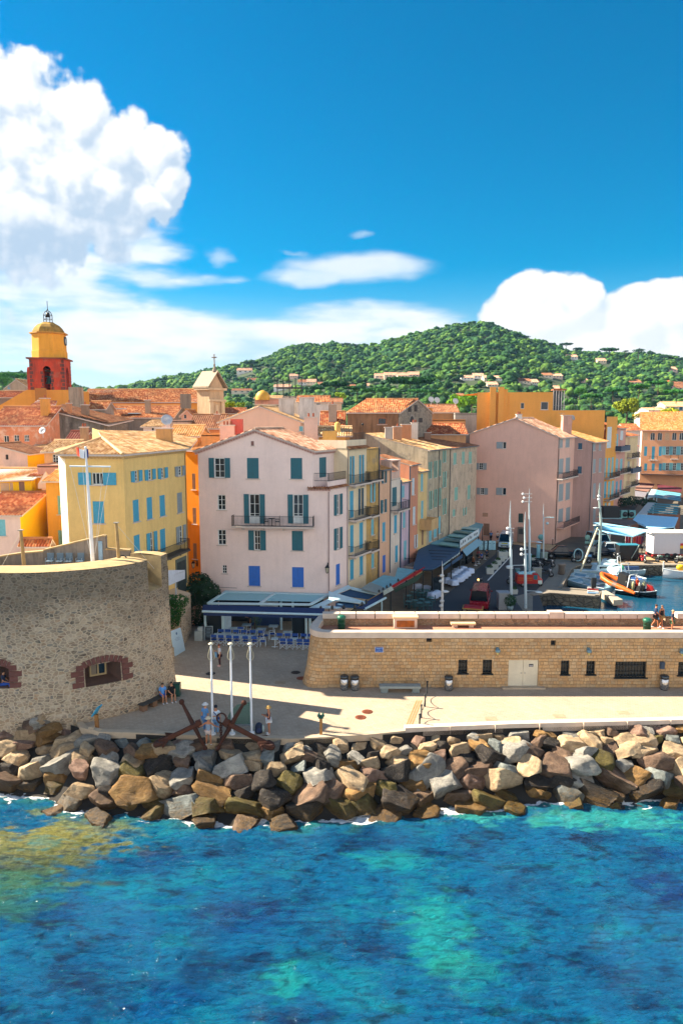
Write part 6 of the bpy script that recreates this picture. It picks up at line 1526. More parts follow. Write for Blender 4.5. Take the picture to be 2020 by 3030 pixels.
for i in range(len(tp_)):
 v,f=TEMPL[i%6];r=rng.uniform(1.7,3.4) if rng.uniform()<.8 else rng.uniform(3.2,5.2);a=rng.uniform(0,6.28);ca,sa=math.cos(a),math.sin(a)
 x=(v[:,0]*ca-v[:,1]*sa)*r;y=(v[:,0]*sa+v[:,1]*ca)*r
 VV.append(np.stack([x+(tp_[i]-1010)/F*ty_[i]*CP,y+ty_[i],v[:,2]*r+tz_[i]+r*.62],-1));FF.append(f+base);base+=len(v)
 g=np.array(greens[int(rng.integers(0,8))])*rng.uniform(.7,1.25);CC_.append(np.broadcast_to(np.append(g,1),(len(v),4)))
me=np_mesh('forest',np.concatenate(VV),np.concatenate(FF),3);at=me.color_attributes.new('leaf','FLOAT_COLOR','POINT');at.data.foreach_set('color',np.concatenate(CC_).astype(np.float32).ravel())
me.materials.append(foliage('forest_leaves',.9,'leaf'));ob=bpy.data.objects.new('forest',me);COL.objects.link(ob);ob['kind']='stuff'
def leaf_cloud(clumps,n,size,seed,lay=.6):
 r_=np.random.default_rng(seed);cs=np.array([c[:3] for c in clumps]);rs=np.array([c[3:6] for c in clumps]);w=(rs[:,0]*rs[:,1]*rs[:,2])**.7;w/=w.sum()
 k=r_.choice(len(cs),n,p=w);d=r_.normal(size=(n,3));d/=np.linalg.norm(d,axis=1)[:,None];rad=r_.uniform(.55,1.05,(n,1))**.6
 c=cs[k]+d*rad*rs[k];nn=d+r_.normal(scale=lay,size=(n,3));nn/=np.linalg.norm(nn,axis=1)[:,None]
 t1=np.cross(nn,r_.normal(size=(n,3)));t1/=np.linalg.norm(t1,axis=1)[:,None]+1e-9;t2=np.cross(nn,t1);s_=size*r_.uniform(.6,1.4,(n,1))
 P=np.stack([c-t1*s_,c-t2*s_*.55+nn*s_*.1,c+t1*s_,c+t2*s_*.55+nn*s_*.1],1).reshape(-1,3)
 return P,np.arange(n*4).reshape(n,4)
M_BARK=plain('#5a4636',.95,var=.3,vscale=2,bump=.4)
def tree(name,label,kind,loc,h,r,colr,seed,leaves=700,group=None,cat='tree'):
 root=thing(name,label,cat,loc,0,group);r_=random.Random(seed);mb=MB();cl=[]
 if kind=='pine':
  th=h*.72;mb.tube([(0,0,-1),(r_.uniform(-.1,.1)*h,0,th*.5),(r_.uniform(-.12,.12)*h,0,th)],[h*.035,h*.028,h*.02],7)
  for k in range(7):
   a=k*.9+r_.random();e=(math.cos(a)*r*r_.uniform(.4,.8),math.sin(a)*r*r_.uniform(.4,.8),h*r_.uniform(.84,.92));mb.tube([(0,0,th*r_.uniform(.8,1)),e],[h*.014,h*.006],5);cl.append((*e,r*.45,r*.45,h*.1))
  cl.append((0,0,h*.93,r*.6,r*.6,h*.1))
 elif kind=='cypress':
  mb.tube([(0,0,-1),(0,0,h*.9)],[h*.03,.02],6)
  for k in range(7):z=h*(.12+.8*k/6);w_=r*(1-abs(k/6-.3)*.95);cl.append((0,0,z,max(.25,w_),max(.25,w_),h*.12))
 else:
  th=h*.42;mb.tube([(0,0,-1),(.03*h,0,th*.6),(0,.02*h,h*.7)],[h*.035,h*.028,h*.012],7)
  for k in range(11):
   a=k*2.4+r_.random();q=r_.uniform(.3,.8);e=(math.cos(a)*r*q,math.sin(a)*r*q,h*r_.uniform(.42,.88));mb.tube([(0,0,th*r_.uniform(.6,1.3)),e],[h*.015,h*.005],5);s_=r_.uniform(.3,.5);cl.append((*e,r*s_,r*s_,r*s_*.8))
  cl.append((0,0,h*.85,r*.45,r*.45,h*.16))
 mb.build('trunk',M_BARK,root,True)
 P,Fq=leaf_cloud(cl,leaves,max(.18,r*.11),seed);me=np_mesh('crown',P,Fq,4);me.materials.append(foliage_m(colr))
 o=bpy.data.objects.new('crown',me);COL.objects.link(o);o.parent=root;return root
FM={}
def foliage_m(c):
 if c not in FM:FM[c]=foliage('leaves_'+c.lstrip('#'),.8,None,c)
 return FM[c]
def tree_at(label,kind,c,x,ybase,Y,hpx,wpx,colr,seed,leaves=700,group=None,name=None):
 p=ay(*c(x,ybase),Y);k=Y/F
 sc_=c(1,0)[0]-c(0,0)[0]
 return tree(name or{'pine':'umbrella_pine','cypress':'cypress_tree','round':'broadleaf_tree'}[kind],label,kind,p,hpx*sc_*k,wpx*sc_*k/2,colr,seed,leaves,group)
TL=[('big yellow green plane tree right of the orange house','round',d7,1190,655,205,140,160,'#7d8a1f',1500),('bright yellow green bush at the right edge above the arcade house roof','round',d7,1470,650,215,62,150,'#9aa018',900),('yellow green tree left of the bright bush by the arcade roof','round',d7,1390,652,215,40,90,'#a39a1c',600),('low yellow green tree under the plane tree','round',d7,1270,655,200,40,80,'#a8951c',500),('light green tree left of the tall orange house','round',d7,80,590,190,90,150,'#6e9a1c',1000),('yellow green tree touching the tall orange house','round',d7,165,590,180,95,90,'#5f8c1e',900),('small round pale green tree behind the white striped roof house','round',d6,825,408,175,44,74,'#8aa834',600),('small yellow green shrub row beside the church front','round',d6,85,470,140,40,90,'#8fa024',600),('light green tree below the small church cross','round',d6,160,470,150,40,60,'#7d9a2c',500),('wide dark umbrella pine above the stone barn','pine',d6,1285,362,280,88,320,'#2c5a26',1800),('large dark umbrella pine left of the stone barn','pine',d6,790,392,270,96,170,'#1f4a26',1300),('broad umbrella pine right of the large dark one','pine',d6,930,395,265,70,150,'#2a5a2a',1100),('flat green umbrella pine over the barn roof','pine',d6,1050,402,250,62,190,'#34662a',1100),('umbrella pine behind the barn gable','pine',d6,1330,405,255,62,130,'#36702c',900),('umbrella pine at the far right of the barn gable','pine',d6,1430,402,262,54,110,'#2f6630',800),('dark round pine over the white apartment pergola','pine',d6,650,388,270,62,120,'#24502a',900),('umbrella pine with open crown on the left skyline of the hill','pine',d6,862,76,730,40,66,'#2e4a30',420),('second skyline pine with a tilted flat crown','pine',d6,920,72,728,28,56,'#2a4630',360),('round skyline pine on the left shoulder of the hill','pine',d6,232,205,640,46,92,'#24462e',500),('skyline pine left of the round shoulder pine','pine',d6,125,215,640,42,80,'#35583a',450),('skyline pine at the top of the left slope','pine',d6,512,98,700,36,50,'#2b4830',350),('skyline pine near the steep part of the ridge','pine',d6,365,145,680,22,36,'#3a5a3a',260),('skyline pine at the right end of the summit','pine',d7,395,112,740,50,70,'#25452c',450),('thin skyline pine right of the summit','pine',d7,480,128,740,36,46,'#33553a',300),('dark skyline pine right of the thin pine','pine',d7,525,135,740,34,54,'#24422c',320),('rounded pine on the falling right ridge','pine',d7,690,190,730,42,66,'#25462c',400),('double crowned pine on the right ridge','pine',d7,790,200,725,52,84,'#284a2e',460),('pine over the white ridge villa','pine',d7,870,225,720,46,70,'#23442b',420),('broad dome pine on the right ridge','pine',d7,1075,240,700,56,130,'#2b4f2c',600),('thin open pine right of the dome pine','pine',d7,1185,240,700,44,40,'#2d4c34',260),('row pine with gaps near the right skyline','pine',d7,1270,250,690,62,70,'#30523a',360),('last slim pine of the skyline row','pine',d7,1340,252,690,50,36,'#2f5036',240),('grey green pine at the far right skyline','pine',d7,1440,275,680,46,80,'#33573a',420),('dark pine at the right image edge','pine',d7,1545,300,660,54,80,'#2b4d30',420),('dark cypress pair on the left skyline','cypress',g3,365,110,420,50,22,'#1d3a2c',300),('tallest dark cypress on the left skyline','cypress',g3,392,110,420,68,20,'#1b382a',300),('dark cypress right of the left skyline pair','cypress',g3,510,104,420,66,26,'#1e3c2c',300),('short cypress at the left end of the skyline','cypress',g3,335,110,420,40,26,'#24442f',260),('dark cypress above the white chimneys','cypress',d6,597,372,300,52,14,'#1c3c28',260),('slim cypress left of the orange house','cypress',d7,55,500,330,90,20,'#1e4028',300),('slim cypress on the mid slope of the hill','cypress',d6,385,300,400,60,16,'#1f3f2a',240),('bushy tree behind the left end of the nave roof','round',g3,30,140,350,60,90,'#4c6c4a',500),('green umbrella pine behind the house left of the bell tower','pine',c1,110,590,320,80,190,'#3d7a1e',1000),('green tree behind the grey beige house at the left edge','round',c1,20,600,300,70,110,'#4a8424',800),('pine wood tree above the villa with pointed roof','pine',d7,1400,470,330,70,120,'#2f6a28',800),('round green pine near the right edge under the villas','pine',d7,1270,500,300,76,150,'#357028',1000),('broad pine right of the orange house terrace','pine',d7,960,560,270,70,130,'#2f6428',900),('pine above the big plane tree','pine',d7,1100,520,290,70,130,'#3a7430',900),('bushy green tree behind the orange terrace','round',d7,880,500,280,60,90,'#467c30',700),('dark spiky tree left of the far beige villa','round',d7,1372,590,250,60,50,'#20402c',500),('green umbrella pine at the right edge above the beige villa','pine',d7,1520,530,290,70,150,'#3c7a2c',900)]
for k,(lab,kind,c,x,yb,Y,hp,wp,colr,lv) in enumerate(TL):tree_at(lab,kind,c,x,yb,Y,hp,wp,colr,100+k,lv,'trees on the hill and between the roofs')
# == boulders of the breakwater
def boulder_mesh(seed):
 r_=np.random.default_rng(seed);V,Fc=ico(4);V=V.copy()
 V*=np.array([1.0,r_.uniform(.7,.92),r_.uniform(.6,.82)])
 pl_=[(np.eye(3)[i]*sg+r_.normal(scale=.28,size=3),r_.uniform(.46,.66)*(1,.85,.7)[i]) for i in range(3) for sg in(-1,1)]+[(r_.normal(size=3),r_.uniform(.5,.72)) for _ in range(6)]
 for n,d in pl_:
  n=n/np.linalg.norm(n);s_=V@n;V-=np.outer(np.maximum(0,s_-d),n)
 V*=1.1
 nz=0
 for fr,am in((2.3,.05),(5,.035),(11,.022)):
  nz=nz+am*(fbm(V[:,0]*fr+seed,V[:,1]*fr+V[:,2]*fr*.7,seed,3))
 nr=V/np.linalg.norm(V,axis=1)[:,None];V=V+nr*nz[:,None]
 me=np_mesh('boulder',V,Fc,3);return me
def rock_mat(name,a,b_,c_,wet=0.):
 m,t,b=newmat(name);p=pos(t);g=geo(t)
 rnd=t.n('ShaderNodeObjectInfo').outputs['Random'];rv=t.n('ShaderNodeCombineXYZ');t.set(rv.inputs[0],t.m('MULTIPLY',rnd,37.));pr=t.vadd(p,rv.outputs[0])
 n1=t.noise(pr,1.6,8,.68,.6);n2=t.noise(t.vmul(pr,(2,2,7)),1.8,6,.7,.8)
 co=t.ramp(n1,[(.28,lin(a)),(.5,lin(b_)),(.72,lin(c_))])
 co=t.mix(t.mapr(n2,.5,.72,0,.55),co,lin('#3b332c'))
 vn=t.m('ABSOLUTE',t.m('SUBTRACT',t.noise(t.vmul(pr,(1,1,2.5)),1.1,5,.6,1.5),.5));co=t.mix(t.mapr(vn,.0,.012,.18,0),co,lin('#b3a792'))
 hs=t.n('ShaderNodeHueSaturation');t.set(hs.inputs['Value'],t.mapr(rnd,0,1,.72,1.2));t.set(hs.inputs['Color'],co);co=hs.outputs[0]
 sz=t.n('ShaderNodeSeparateXYZ');t.set(sz.inputs[0],g);wl=t.mapr(t.m('ADD',sz.outputs[2],t.mapr(n1,.3,.7,-.35,.35)),SEA-.1,SEA+1.15,1,0,True)
 co=t.mix(t.m('MULTIPLY',wl,.82),co,t.mix(t.mapr(n2,.4,.65,0,1),lin('#241d13'),lin('#6b4d16')))
 t.set(b.inputs['Base Color'],co);t.set(b.inputs['Roughness'],t.mapr(wl,0,1,.85,.38));b.inputs['Specular IOR Level'].default_value=.3
 h=t.m('ADD',t.m('MULTIPLY',n2,.6),t.noise(pr,9,7,.75));t.set(b.inputs['Normal'],t.bump(h,.85,.09));return m
RM=[('pale tan',rock_mat('rock_tan','#7d6c56','#a89070','#cbb592')),('grey',rock_mat('rock_grey','#5f5e58','#85827a','#aba699')),('dark brown',rock_mat('rock_brown','#40332a','#665142','#8a705a')),('pinkish',rock_mat('rock_pink','#604a3e','#866a5a','#ab8e7c')),('ochre',rock_mat('rock_ochre','#5a4526','#846338','#a88754')),('blackish',rock_mat('rock_black','#171513','#2a2623','#463f3a')),('bluish grey',rock_mat('rock_blue','#565c5a','#777d79','#9aa09a')),('olive',rock_mat('rock_olive','#383318','#554c24','#716638'))]
BM=[[boulder_mesh(40+7*k) for k in range(13)]]
bm_by={}
def rock_obj(ci,k):
 if(ci,k) not in bm_by:
  me=BM[0][k] if not any(q==k for _,q in bm_by) else BM[0][k].copy()
  me.materials.clear();me.materials.append(RM[ci][1]);bm_by[(ci,k)]=me
 return bm_by[(ci,k)]
SECT=[(-99,'below the tower edge'),(-16.2,'below the tower embrasure'),(-12.6,'under the curved wall'),(-9.2,'left of the anchors'),(-5.8,'below both anchors'),(-2.6,'below straw hat woman'),(1.2,'below the telescope'),(5.2,'below the manhole pair'),(9.2,'below the chained posts'),(13.,'below the white doors'),(16.6,'below barred windows'),(20.2,'near the right edge')]
LEVN=['in top row','in second row','in third row','in fourth row','in fifth row','at waterline','half sunk']
USED={}
RR=random.Random(21);nb=0
def put_rock(x,off,z,r,lev):
 global nb
 y=edge_y(x)-off
 ci=RR.choices(range(8),[(7,4,.8,1.6,1,.2,1,.3),(6,4,1.5,1.6,1.2,.6,1,.4),(5,4,2,1,1.6,1.2,1,.5),(4,3.5,2.5,.8,1.8,2,.8,1),(1.2,2,4.5,.5,1.6,4,.6,1.5),(.4,.8,4.5,.2,2.4,4,.3,3),(.2,.3,3,.2,3,3,.2,4)][lev])[0]
 k=RR.randrange(13);o=bpy.data.objects.new('boulder',rock_obj(ci,k));COL.objects.link(o)
 o.location=(x,y,z);o.rotation_euler=(RR.uniform(-.45,.45),RR.uniform(-.45,.45),RR.uniform(-.7,.7)+RR.choice((0,3.14)));s_=(r*RR.uniform(1.05,1.4),r*RR.uniform(.9,1.15),r*RR.uniform(.85,1.1));o.scale=s_
 sec=[s for x0,s in SECT if x>=x0-.001][-1];size='small' if r<.66 else 'big' if r>.95 else 'middling'
 shape=['flat','blocky','rounded','wedgelike','long','jagged'][k%6]
 key=f'{size} {shape} {RM[ci][0]} boulder {LEVN[lev]} {sec}';USED.setdefault(key,[]).append(o);nb+=1
for lev,(off,z,step,rr) in enumerate([(.3,-.45,1.0,.6),(1.0,-.66,1.08,.72),(1.6,-1.02,1.18,.84),(2.2,-1.46,1.28,.94),(2.8,-2.0,1.36,1.0),(3.45,-2.5,1.4,1.02),(4.25,-2.95,2.3,.84)]):
 x=-24.5+RR.random()
 while x<27:
  if lev<6 or RR.random()<.75:
   o2=off;z2=z
   if x<-18.2:o2+=-.2;z2+=.15
   put_rock(x+RR.uniform(-.25,.25),o2+RR.uniform(-.22,.22),z2+RR.uniform(-.14,.14),rr*RR.uniform(.66,1.3),lev)
  x+=step*RR.uniform(.85,1.25)*(1.12 if lev>1 else 1)
for k in range(40):
 x=RR.uniform(-24.5,-17.9);u_=RR.random();put_rock(x,.5-1.5*u_+(.9 if x>-19.else 0),-.1+1.05*u_+RR.uniform(-.1,.15),RR.uniform(.55,.9),0)
for key,L in USED.items():
 L.sort(key=lambda o:o.location.x)
 for i,o in enumerate(L):
  lab=key if len(L)==1 else key+(', left one' if i==0 else ', right one' if i==len(L)-1 else ', middle one')
  tag(o,lab,'boulder','boulders of the breakwater')
 if len(L)>3:
  for o in L:o['label']=key
# == rusty anchors
M_RUST=plain('#4e2c1e',.9,.25,.4,2.5,.6);M_RUST2=plain('#5f3522',.9,.2,.4,2.5,.6)
def anchor(label,shank0,shank1,st0,st1,flip):
 root=thing('anchor',label,'anchor',(shank0.x,shank0.y,shank0.z));d=(shank1-shank0).normalized()
 mb=MB();mb.tube([shank0,shank0.lerp(shank1,.5),shank1+d*.15],[.19,.15,.17],8);mb.tube([shank1-d*.05,shank1+d*.25],[.27,.24],8);mb.build('shank',M_RUST2,root)
 s=(st1-st0).normalized();mb=MB();mb.tube([st0,st0.lerp(st1,.5),st1],[.085,.15,.075],8);mb.build('stock',M_RUST,root)
 for q_,r_ in((st0,.17),(st1,.15)):mb=MB();mb.ball(q_,r_,10);mb.build('stock_ball',M_RUST,root)
 w=d.cross(Vector((0,-.25,1))).normalized();w=Vector((d.z*.2,-1,.25)).normalized();mb=MB();pts=[]
 for k in range(9):
  a=-1.15+2.3*k/8;pts.append(shank0+w*(1.25*math.sin(a))+d*(1.15*(1-math.cos(a))-.05))
 mb.tube(pts,[.05,.12,.16,.19,.21,.19,.16,.12,.05],8);mb.build('crown',M_RUST,root)
 for q,sg in((pts[1],-1),(pts[-2],1)):
  mb=MB();u=d.cross(w).normalized();mb.slab([q-u*.3+d*.05,q+u*.3+d*.05,q+d*.5+u*.04,q+d*.5-u*.04],w*.07);mb.build('fluke',M_RUST,root)
 c=shank1+d*.42+Vector((0,0,.12));e=Vector((.35,.1,.95)).normalized() if flip else Vector((0,.2,1)).normalized()
 if flip:
  mb=MB();u=e;v=(d-e*d.dot(e)).normalized();mb.tube([c+(u*math.cos(a)+v*math.sin(a))*.3 for a in np.linspace(0,2*math.pi,17)],.055,6);mb.build('ring',M_RUST,root)
 return root
YA_=40.0
e2p=lambda x,y,Y:ay(*e2(x,y),Y)
anchor('rusty anchor on the rocks with its shank pointing up to the right, left one',e2p(165,640,39.6),e2p(585,440,40.3),e2p(420,203,40.6),e2p(668,690,39.9),False)
anchor('rusty anchor with a big ring and hanging chain, right one on the rocks',e2p(1360,668,39.6),e2p(905,430,40.3),e2p(1075,212,40.6),e2p(800,690,39.9),True)
ch=thing('chain','short rusty chain hanging from the ring of the right anchor','chain',e2p(832,420,40.1))
for k in range(7):
 a=e2p(830,425,40.1);b=e2p(838,600,40.1);q=a.lerp(b,(k+.5)/7);mb=MB();ex=Vector((1,0,0)) if k%2 else Vector((.2,1,0)).normalized()
 mb.tube([q+ex*(.075*math.cos(t_))+Vector((0,0,.12*math.sin(t_))) for t_ in np.linspace(0,2*math.pi,11)],.028,5);mb.build('link',M_RUST,ch)
# == plaza furniture
M_WPOLE=plain('#e4e6e8',.35,0,.05);M_GREY=plain('#8e9296',.45,.4,.1);M_DKG=plain('#2c3236',.5,.3,.1)
for k,(bx,by,tx_,nm) in enumerate([(183,1140,173,'leftmost'),(334,1139,320,'middle'),(483,1134,468,'rightmost')]):
 b_=gz(*c5(bx,by));t2=ay(*c5(tx_,438),b_.y);root=thing('flagpole',f'bare white flagpole with rope loops, {nm} of the three on the plaza','flagpole',b_,0,'three white flagpoles on the plaza')
 top=Vector((b_.x+(t2.x-b_.x)*.3,b_.y,t2.z));mb=MB();mb.tube([b_,b_.lerp(top,.5),top],[.075,.065,.05],10);mb.build('pole',M_WPOLE,root)
 mb=MB();mb.lathe([(.05,-.02),(.16,.02),(.16,.07),(.09,.12),(0,.13)],top,12);mb.build('cap',plain('#cfc8b0',.4),root)
 mb=MB()
 for s in(-1,1):mb.tube([top+Vector((s*.05,0,-.15)),top+Vector((s*.17,0,-.55)),top+Vector((s*.2,0,-.78)),top+Vector((s*.12,0,-.92)),top+Vector((s*.04,0,-.95))],.022,5)
 mb.build('rope_loop',plain('#b9ad8c',.7),root)
 mb=MB();mb.tube([b_,b_+Vector((0,0,.18))],[.2,.17],10);mb.build('base',M_WPOLE,root)
gp_=[gz(*e2(880,560),0),gz(*e2(1150,545),0)]
gl=thing('glass_sculpture','tall green tinted glass panel with a slanting curved edge between two flagpoles','glass panel',gp_[0])
m,t,b=newmat('green_glass');b.inputs['Base Color'].default_value=(.10,.22,.16,1);b.inputs['Roughness'].default_value=.08;b.inputs['Alpha'].default_value=.5
Yg=42.2;mb=MB();mb.slab([e2p(x,y,Yg) for x,y in((875,562),(1146,546),(1146,205),(1075,215),(1000,235),(935,300),(898,370),(880,450))],(0,.03,0));mb.build('pane',m,gl)
mb=MB();mb.box(((gp_[0].x+gp_[1].x)/2,Yg+.015,.06),(gp_[1].x-gp_[0].x,.12,.12));mb.build('foot',M_GREY,gl)
bp=gz(*e2(1235,528));root=thing('backpack','dark blue backpack standing on the plaza beside the woman in the straw hat','backpack',bp)
mb=MB();mb.lathe([(.0,.02),(.2,.02),(.25,.15),(.24,.4),(.19,.56),(.08,.64),(0,.65)],bp,12);mb.build('bag',plain('#1c2740',.8),root)
mb=MB();mb.ball(bp+Vector((.03,-.2,.24)),(.17,.09,.17),10);mb.build('pocket',plain('#26345a',.8),root)
mb=MB();mb.ball(bp+Vector((.24,.0,.28)),(.1,.14,.24),10);mb.build('side_bag',plain('#9fb2ae',.8),root)
tp2=gz(*c5(1018,1138));root=thing('viewing_telescope','green viewing telescope on a wooden post at the edge of the plaza','telescope',tp2);top=ay(*c5(1018,1010),tp2.y).z
mb=MB();mb.box((tp2.x,tp2.y,top/2),(.17,.17,top));mb.build('post',plain('#a9793f',.8,var=.3),root)
mb=MB();mb.box((tp2.x,tp2.y,top+.12),(.3,.3,.12));mb.tube([(tp2.x-.12,tp2.y+.22,top+.22),(tp2.x-.12,tp2.y-.28,top+.3)],[.07,.1],8);mb.tube([(tp2.x+.12,tp2.y+.22,top+.22),(tp2.x+.12,tp2.y-.28,top+.3)],[.07,.1],8);mb.build('binoculars',plain('#1f5a4c',.4,.3),root)
ip=gz(*c3(752,1500));root=thing('info_board','small slanted blue info board on a wooden post inside the low curved wall','info board',ip);top=ay(*c3(752,1395),ip.y).z
mb=MB();mb.box((ip.x,ip.y,top/2),(.2,.2,top));mb.build('post',plain('#9a6a34',.8,var=.3),root)
a,b_=ay(*c3(718,1395),ip.y),ay(*c3(765,1325),ip.y);mb=MB();mb.slab([a+Vector((0,-.3,0)),a+Vector((.12,.2,0)),b_+Vector((.12,.2,0)),b_+Vector((0,-.3,0))],(.05,0,-.05));mb.build('board',plain('#2f9fc4',.3),root)
mb=MB();mb.box((ip.x-.22,ip.y-.3,.12),(.3,.3,.24));mb.build('base',M_STONE,root)
BPS=[gz(*d5(358,112)),gz(*d5(366,68)),gz(*d5(383,17)),gz(1263,2052)]
for k,p in enumerate(BPS):
 root=thing('bollard',f'thin dark chained post on the sunny plaza, {["nearest the kerb", "second from the kerb", "third from the kerb", "nearest the rampart"][k]}','bollard',p,0,'dark posts carrying a chain')
 mb=MB();mb.tube([p,p+Vector((0,0,.8))],.05,8);mb.build('post',M_DKG,root);mb=MB();mb.ball(p+Vector((0,0,.84)),.075,8);mb.build('knob',M_DKG,root)
for k in range(3):
 a,b_=BPS[k]+Vector((0,0,.74)),BPS[k+1]+Vector((0,0,.74));mb=MB();mb.tube([a.lerp(b_,q/10)-Vector((0,0,.5*(1-(q/5-1)**2))) for q in range(11)],.025,5)
 tag(mb.build('chain',M_DKG),f'dark chain sagging between posts, {["span nearest the kerb", "middle span", "span nearest the rampart"][k]}','chain','chain spans between dark posts')
for k,(c,x,y,lab,cl) in enumerate([(c5,865,698,'rusty manhole cover at the sunny foot of the rampart end','#8a4f34'),(c5,822,653,'dark manhole cover in the shade by the rampart end','#40352e'),(c5,1375,957,'rusty manhole cover on the bright paving, upper of a pair','#7d432c'),(c5,1323,1000,'rusty manhole cover on the bright paving, lower of a pair','#7d432c'),(c5,165,662,'dark manhole cover near the flagpoles in the house shade','#3c3834')]):
 p=gz(*c(x,y));mb=MB();mb.lathe([(.36,.004),(.36,.014),(.3,.016),(0,.016)],p,20)
 for i in range(5):mb.box((p.x,p.y-.2+.1*i,.02),(.4,.025,.012))
 tag(mb.build('manhole_cover',plain(cl,.7,.3,.3)),lab,'manhole cover')
mb=MB()
for i in range(34):
 a=gz(*d5(288,128)).lerp(gz(*d5(345,-10)),i/33)
 for j in range(3):mb.box((a.x+j*.16,a.y,.008),(.1,.1,.01))
o=mb.build('tactile_strip',plain('#b08a54',.8,var=.2));tag(o,'strip of raised tactile studs crossing the plaza beside the chained posts','tactile strip')
for k,(c,x,y) in enumerate([(d3,330,755),(d3,770,738),(d3,1180,715),(c5,705,730)]):
 p=gz(*c(x,y));mb=MB();mb.box((p.x,p.y,.006),(.75,.55,.012));[mb.box((p.x-.3+.1*i,p.y,.014),(.03,.45,.012)) for i in range(7)]
 tag(mb.build('drain_cover',plain('#a58f74',.8,var=.2)),f'pale square drain cover in the paving {["left of the white doors", "right of the white doors", "below the barred windows", "near the rampart end"][k]}','drain cover')
def bin_(p,label):
 root=thing('litter_bin',label,'bin',p,0,'chrome litter bins along the rampart')
 mb=MB();mb.lathe([(.0,.05),(.26,.05),(.3,.08),(.3,.78),(.28,.8)],(0,0,0),18);mb.build('drum',plain('#b9bcc0',.25,.9,.08),root,True)
 mb=MB();mb.lathe([(.27,.8),(.27,.92)],(0,0,0),18);mb.build('opening',plain('#15181b',.6),root,True)
 mb=MB();mb.lathe([(.3,.92),(.31,.98),(.24,1.05),(0,1.06)],(0,0,0),18);mb.build('lid',plain('#4b5358',.35,.7),root,True)
 mb=MB();mb.lathe([(0,0),(.24,0),(.24,.05)],(0,0,0),18);mb.build('base',M_DKG,root,True)
bin_(gz(*c5(1198,783)),'chrome litter bin by the rampart, left one of the pair');bin_(gz(*c5(1280,787)),'chrome litter bin by the rampart, right one of the pair')
bin_(gz(*d3(57,570)),'chrome litter bin standing alone left of the barred windows');bin_(gz(*d3(1443,566)),'chrome litter bin at the right under the blue letter box')
a,b_=gz(*c5(1470,815)),gz(*c5(1790,815));root=thing('stone_bench','long low grey stone bench at the foot of the rampart','bench',a)
mb=MB();mb.box(((a.x+b_.x)/2,a.y+.35,.4),(b_.x-a.x,.6,.16));mb.build('seat',plain('#8f9a98',.8,var=.15),root)
for q in(.12,.88):mb=MB();mb.box((a.x+(b_.x-a.x)*q,a.y+.35,.16),(.5,.5,.32));mb.build('leg',plain('#7f8a88',.8,var=.15),root)
q=[ay(*g5(170,1925),52.2),ay(*g5(392,1838),54.0),gz(*g5(490,2310)),gz(*g5(275,2440))]
root=thing('sign_board','tall pale blue leaning advertising board with a small oval emblem beside the round tower','sign board',q[3]);mb=MB();nn=(q[1]-q[0]).cross(q[3]-q[0]).normalized()
nn=nn if nn.y<0 else-nn
mb.slab(q,-nn*.06);mb.build('panel',plain('#b8d4e6',.4,var=.04),root)
ux=(q[1]-q[0]).normalized();uy=(q[0]-q[3]).normalized();wd=(q[1]-q[0]).length;hg=(q[0]-q[3]).length
cc=q[0]+ux*wd*.52-uy*hg*.14+nn*.012;mb=MB();mb.poly([cc+ux*(.13*math.cos(a))+uy*(.22*math.sin(a)) for a in np.linspace(0,2*math.pi,20)[:-1]])
for j,ww in enumerate((.35,.5,.42)):
 c2_=q[0]+ux*(wd*(.52-ww/2))-uy*hg*(.3+.05*j)+nn*.01;mb.poly([c2_,c2_+ux*wd*ww,c2_+ux*wd*ww-uy*.04,c2_-uy*.04])
mb.build('emblem',plain('#2a5f96',.5),root)
root=thing('curved_bench','dark wooden bench curving along the foot of the round tower','bench',gz(*e2(200,180)))
a0,a1=ang(*c3(1040,1320)),ang(*c3(1290,1270));mb=MB()
for k in range(10):
 aa,ab=a0+(a1-a0)*k/10,a0+(a1-a0)*(k+1)/10;rr_=lambda a,d,z:(BC.x+(9.25*RK(a)+d)*math.cos(a),BC.y+(9.25*RK(a)+d)*math.sin(a),z)
 mb.slab([rr_(aa,0,.42),rr_(ab,0,.42),rr_(ab,.6,.42),rr_(aa,.6,.42)],(0,0,.05))
mb.build('seat',plain('#3d3a34',.8,var=.2),root)
for k in range(4):a=a0+(a1-a0)*(k+.3)/4;mb=MB();mb.box((*rr_(a,.3,0)[:2],.21),(.4,.35,.42),a);mb.build('leg',plain('#7a5c44',.9,var=.2),root)
p=gz(*e2(370,135));root=thing('green_cabinet','small dark green metal box beside the seated pair at the tower foot','cabinet',p);mb=MB();mb.box((p.x,p.y,.45),(.5,.45,.9));mb.build('box',plain('#1d4a40',.5),root);mb=MB();mb.box((p.x,p.y-.235,.5),(.4,.02,.7));mb.build('door',plain('#245a4c',.5),root)
# == on top of the tower
fp_b=Vector((ay(*c2(722,1085),46.3).x,46.3,8.85));ft=ay(*c2(692,195),46.3);root=thing('flagpole','tall white ship style flagpole with a yardarm on top of the round tower','flagpole',fp_b)
ftx=Vector((fp_b.x-.15,46.3,ft.z));mb=MB();mb.tube([fp_b,fp_b.lerp(ftx,.5),ftx],[.13,.11,.06],10);mb.ball(ftx,.1,8);mb.build('pole',M_WPOLE,root)
ya,yb_=ay(*c2(540,338),46.3),ay(*c2(857,342),46.3);mb=MB();mb.tube([ya,yb_],.055,6);mb.build('yardarm',plain('#d5e2ea',.35),root)
mb=MB()
for x in(545,640,800,852):mb.tube([ay(*c2(x,342),46.3),fp_b+Vector((.15 if x>690 else-.15,.0,1.3))],.012,4)
mb.build('rigging',plain('#d0d0cc',.6),root)
f0_,f1q,f2q=ay(*c2(684,205),46.3),ay(*c2(588,225),46.3),ay(*c2(684,272),46.3)
fl_=thing('flag','blue white and red flag waving at the top of the tower flagpole','flag',f0_)
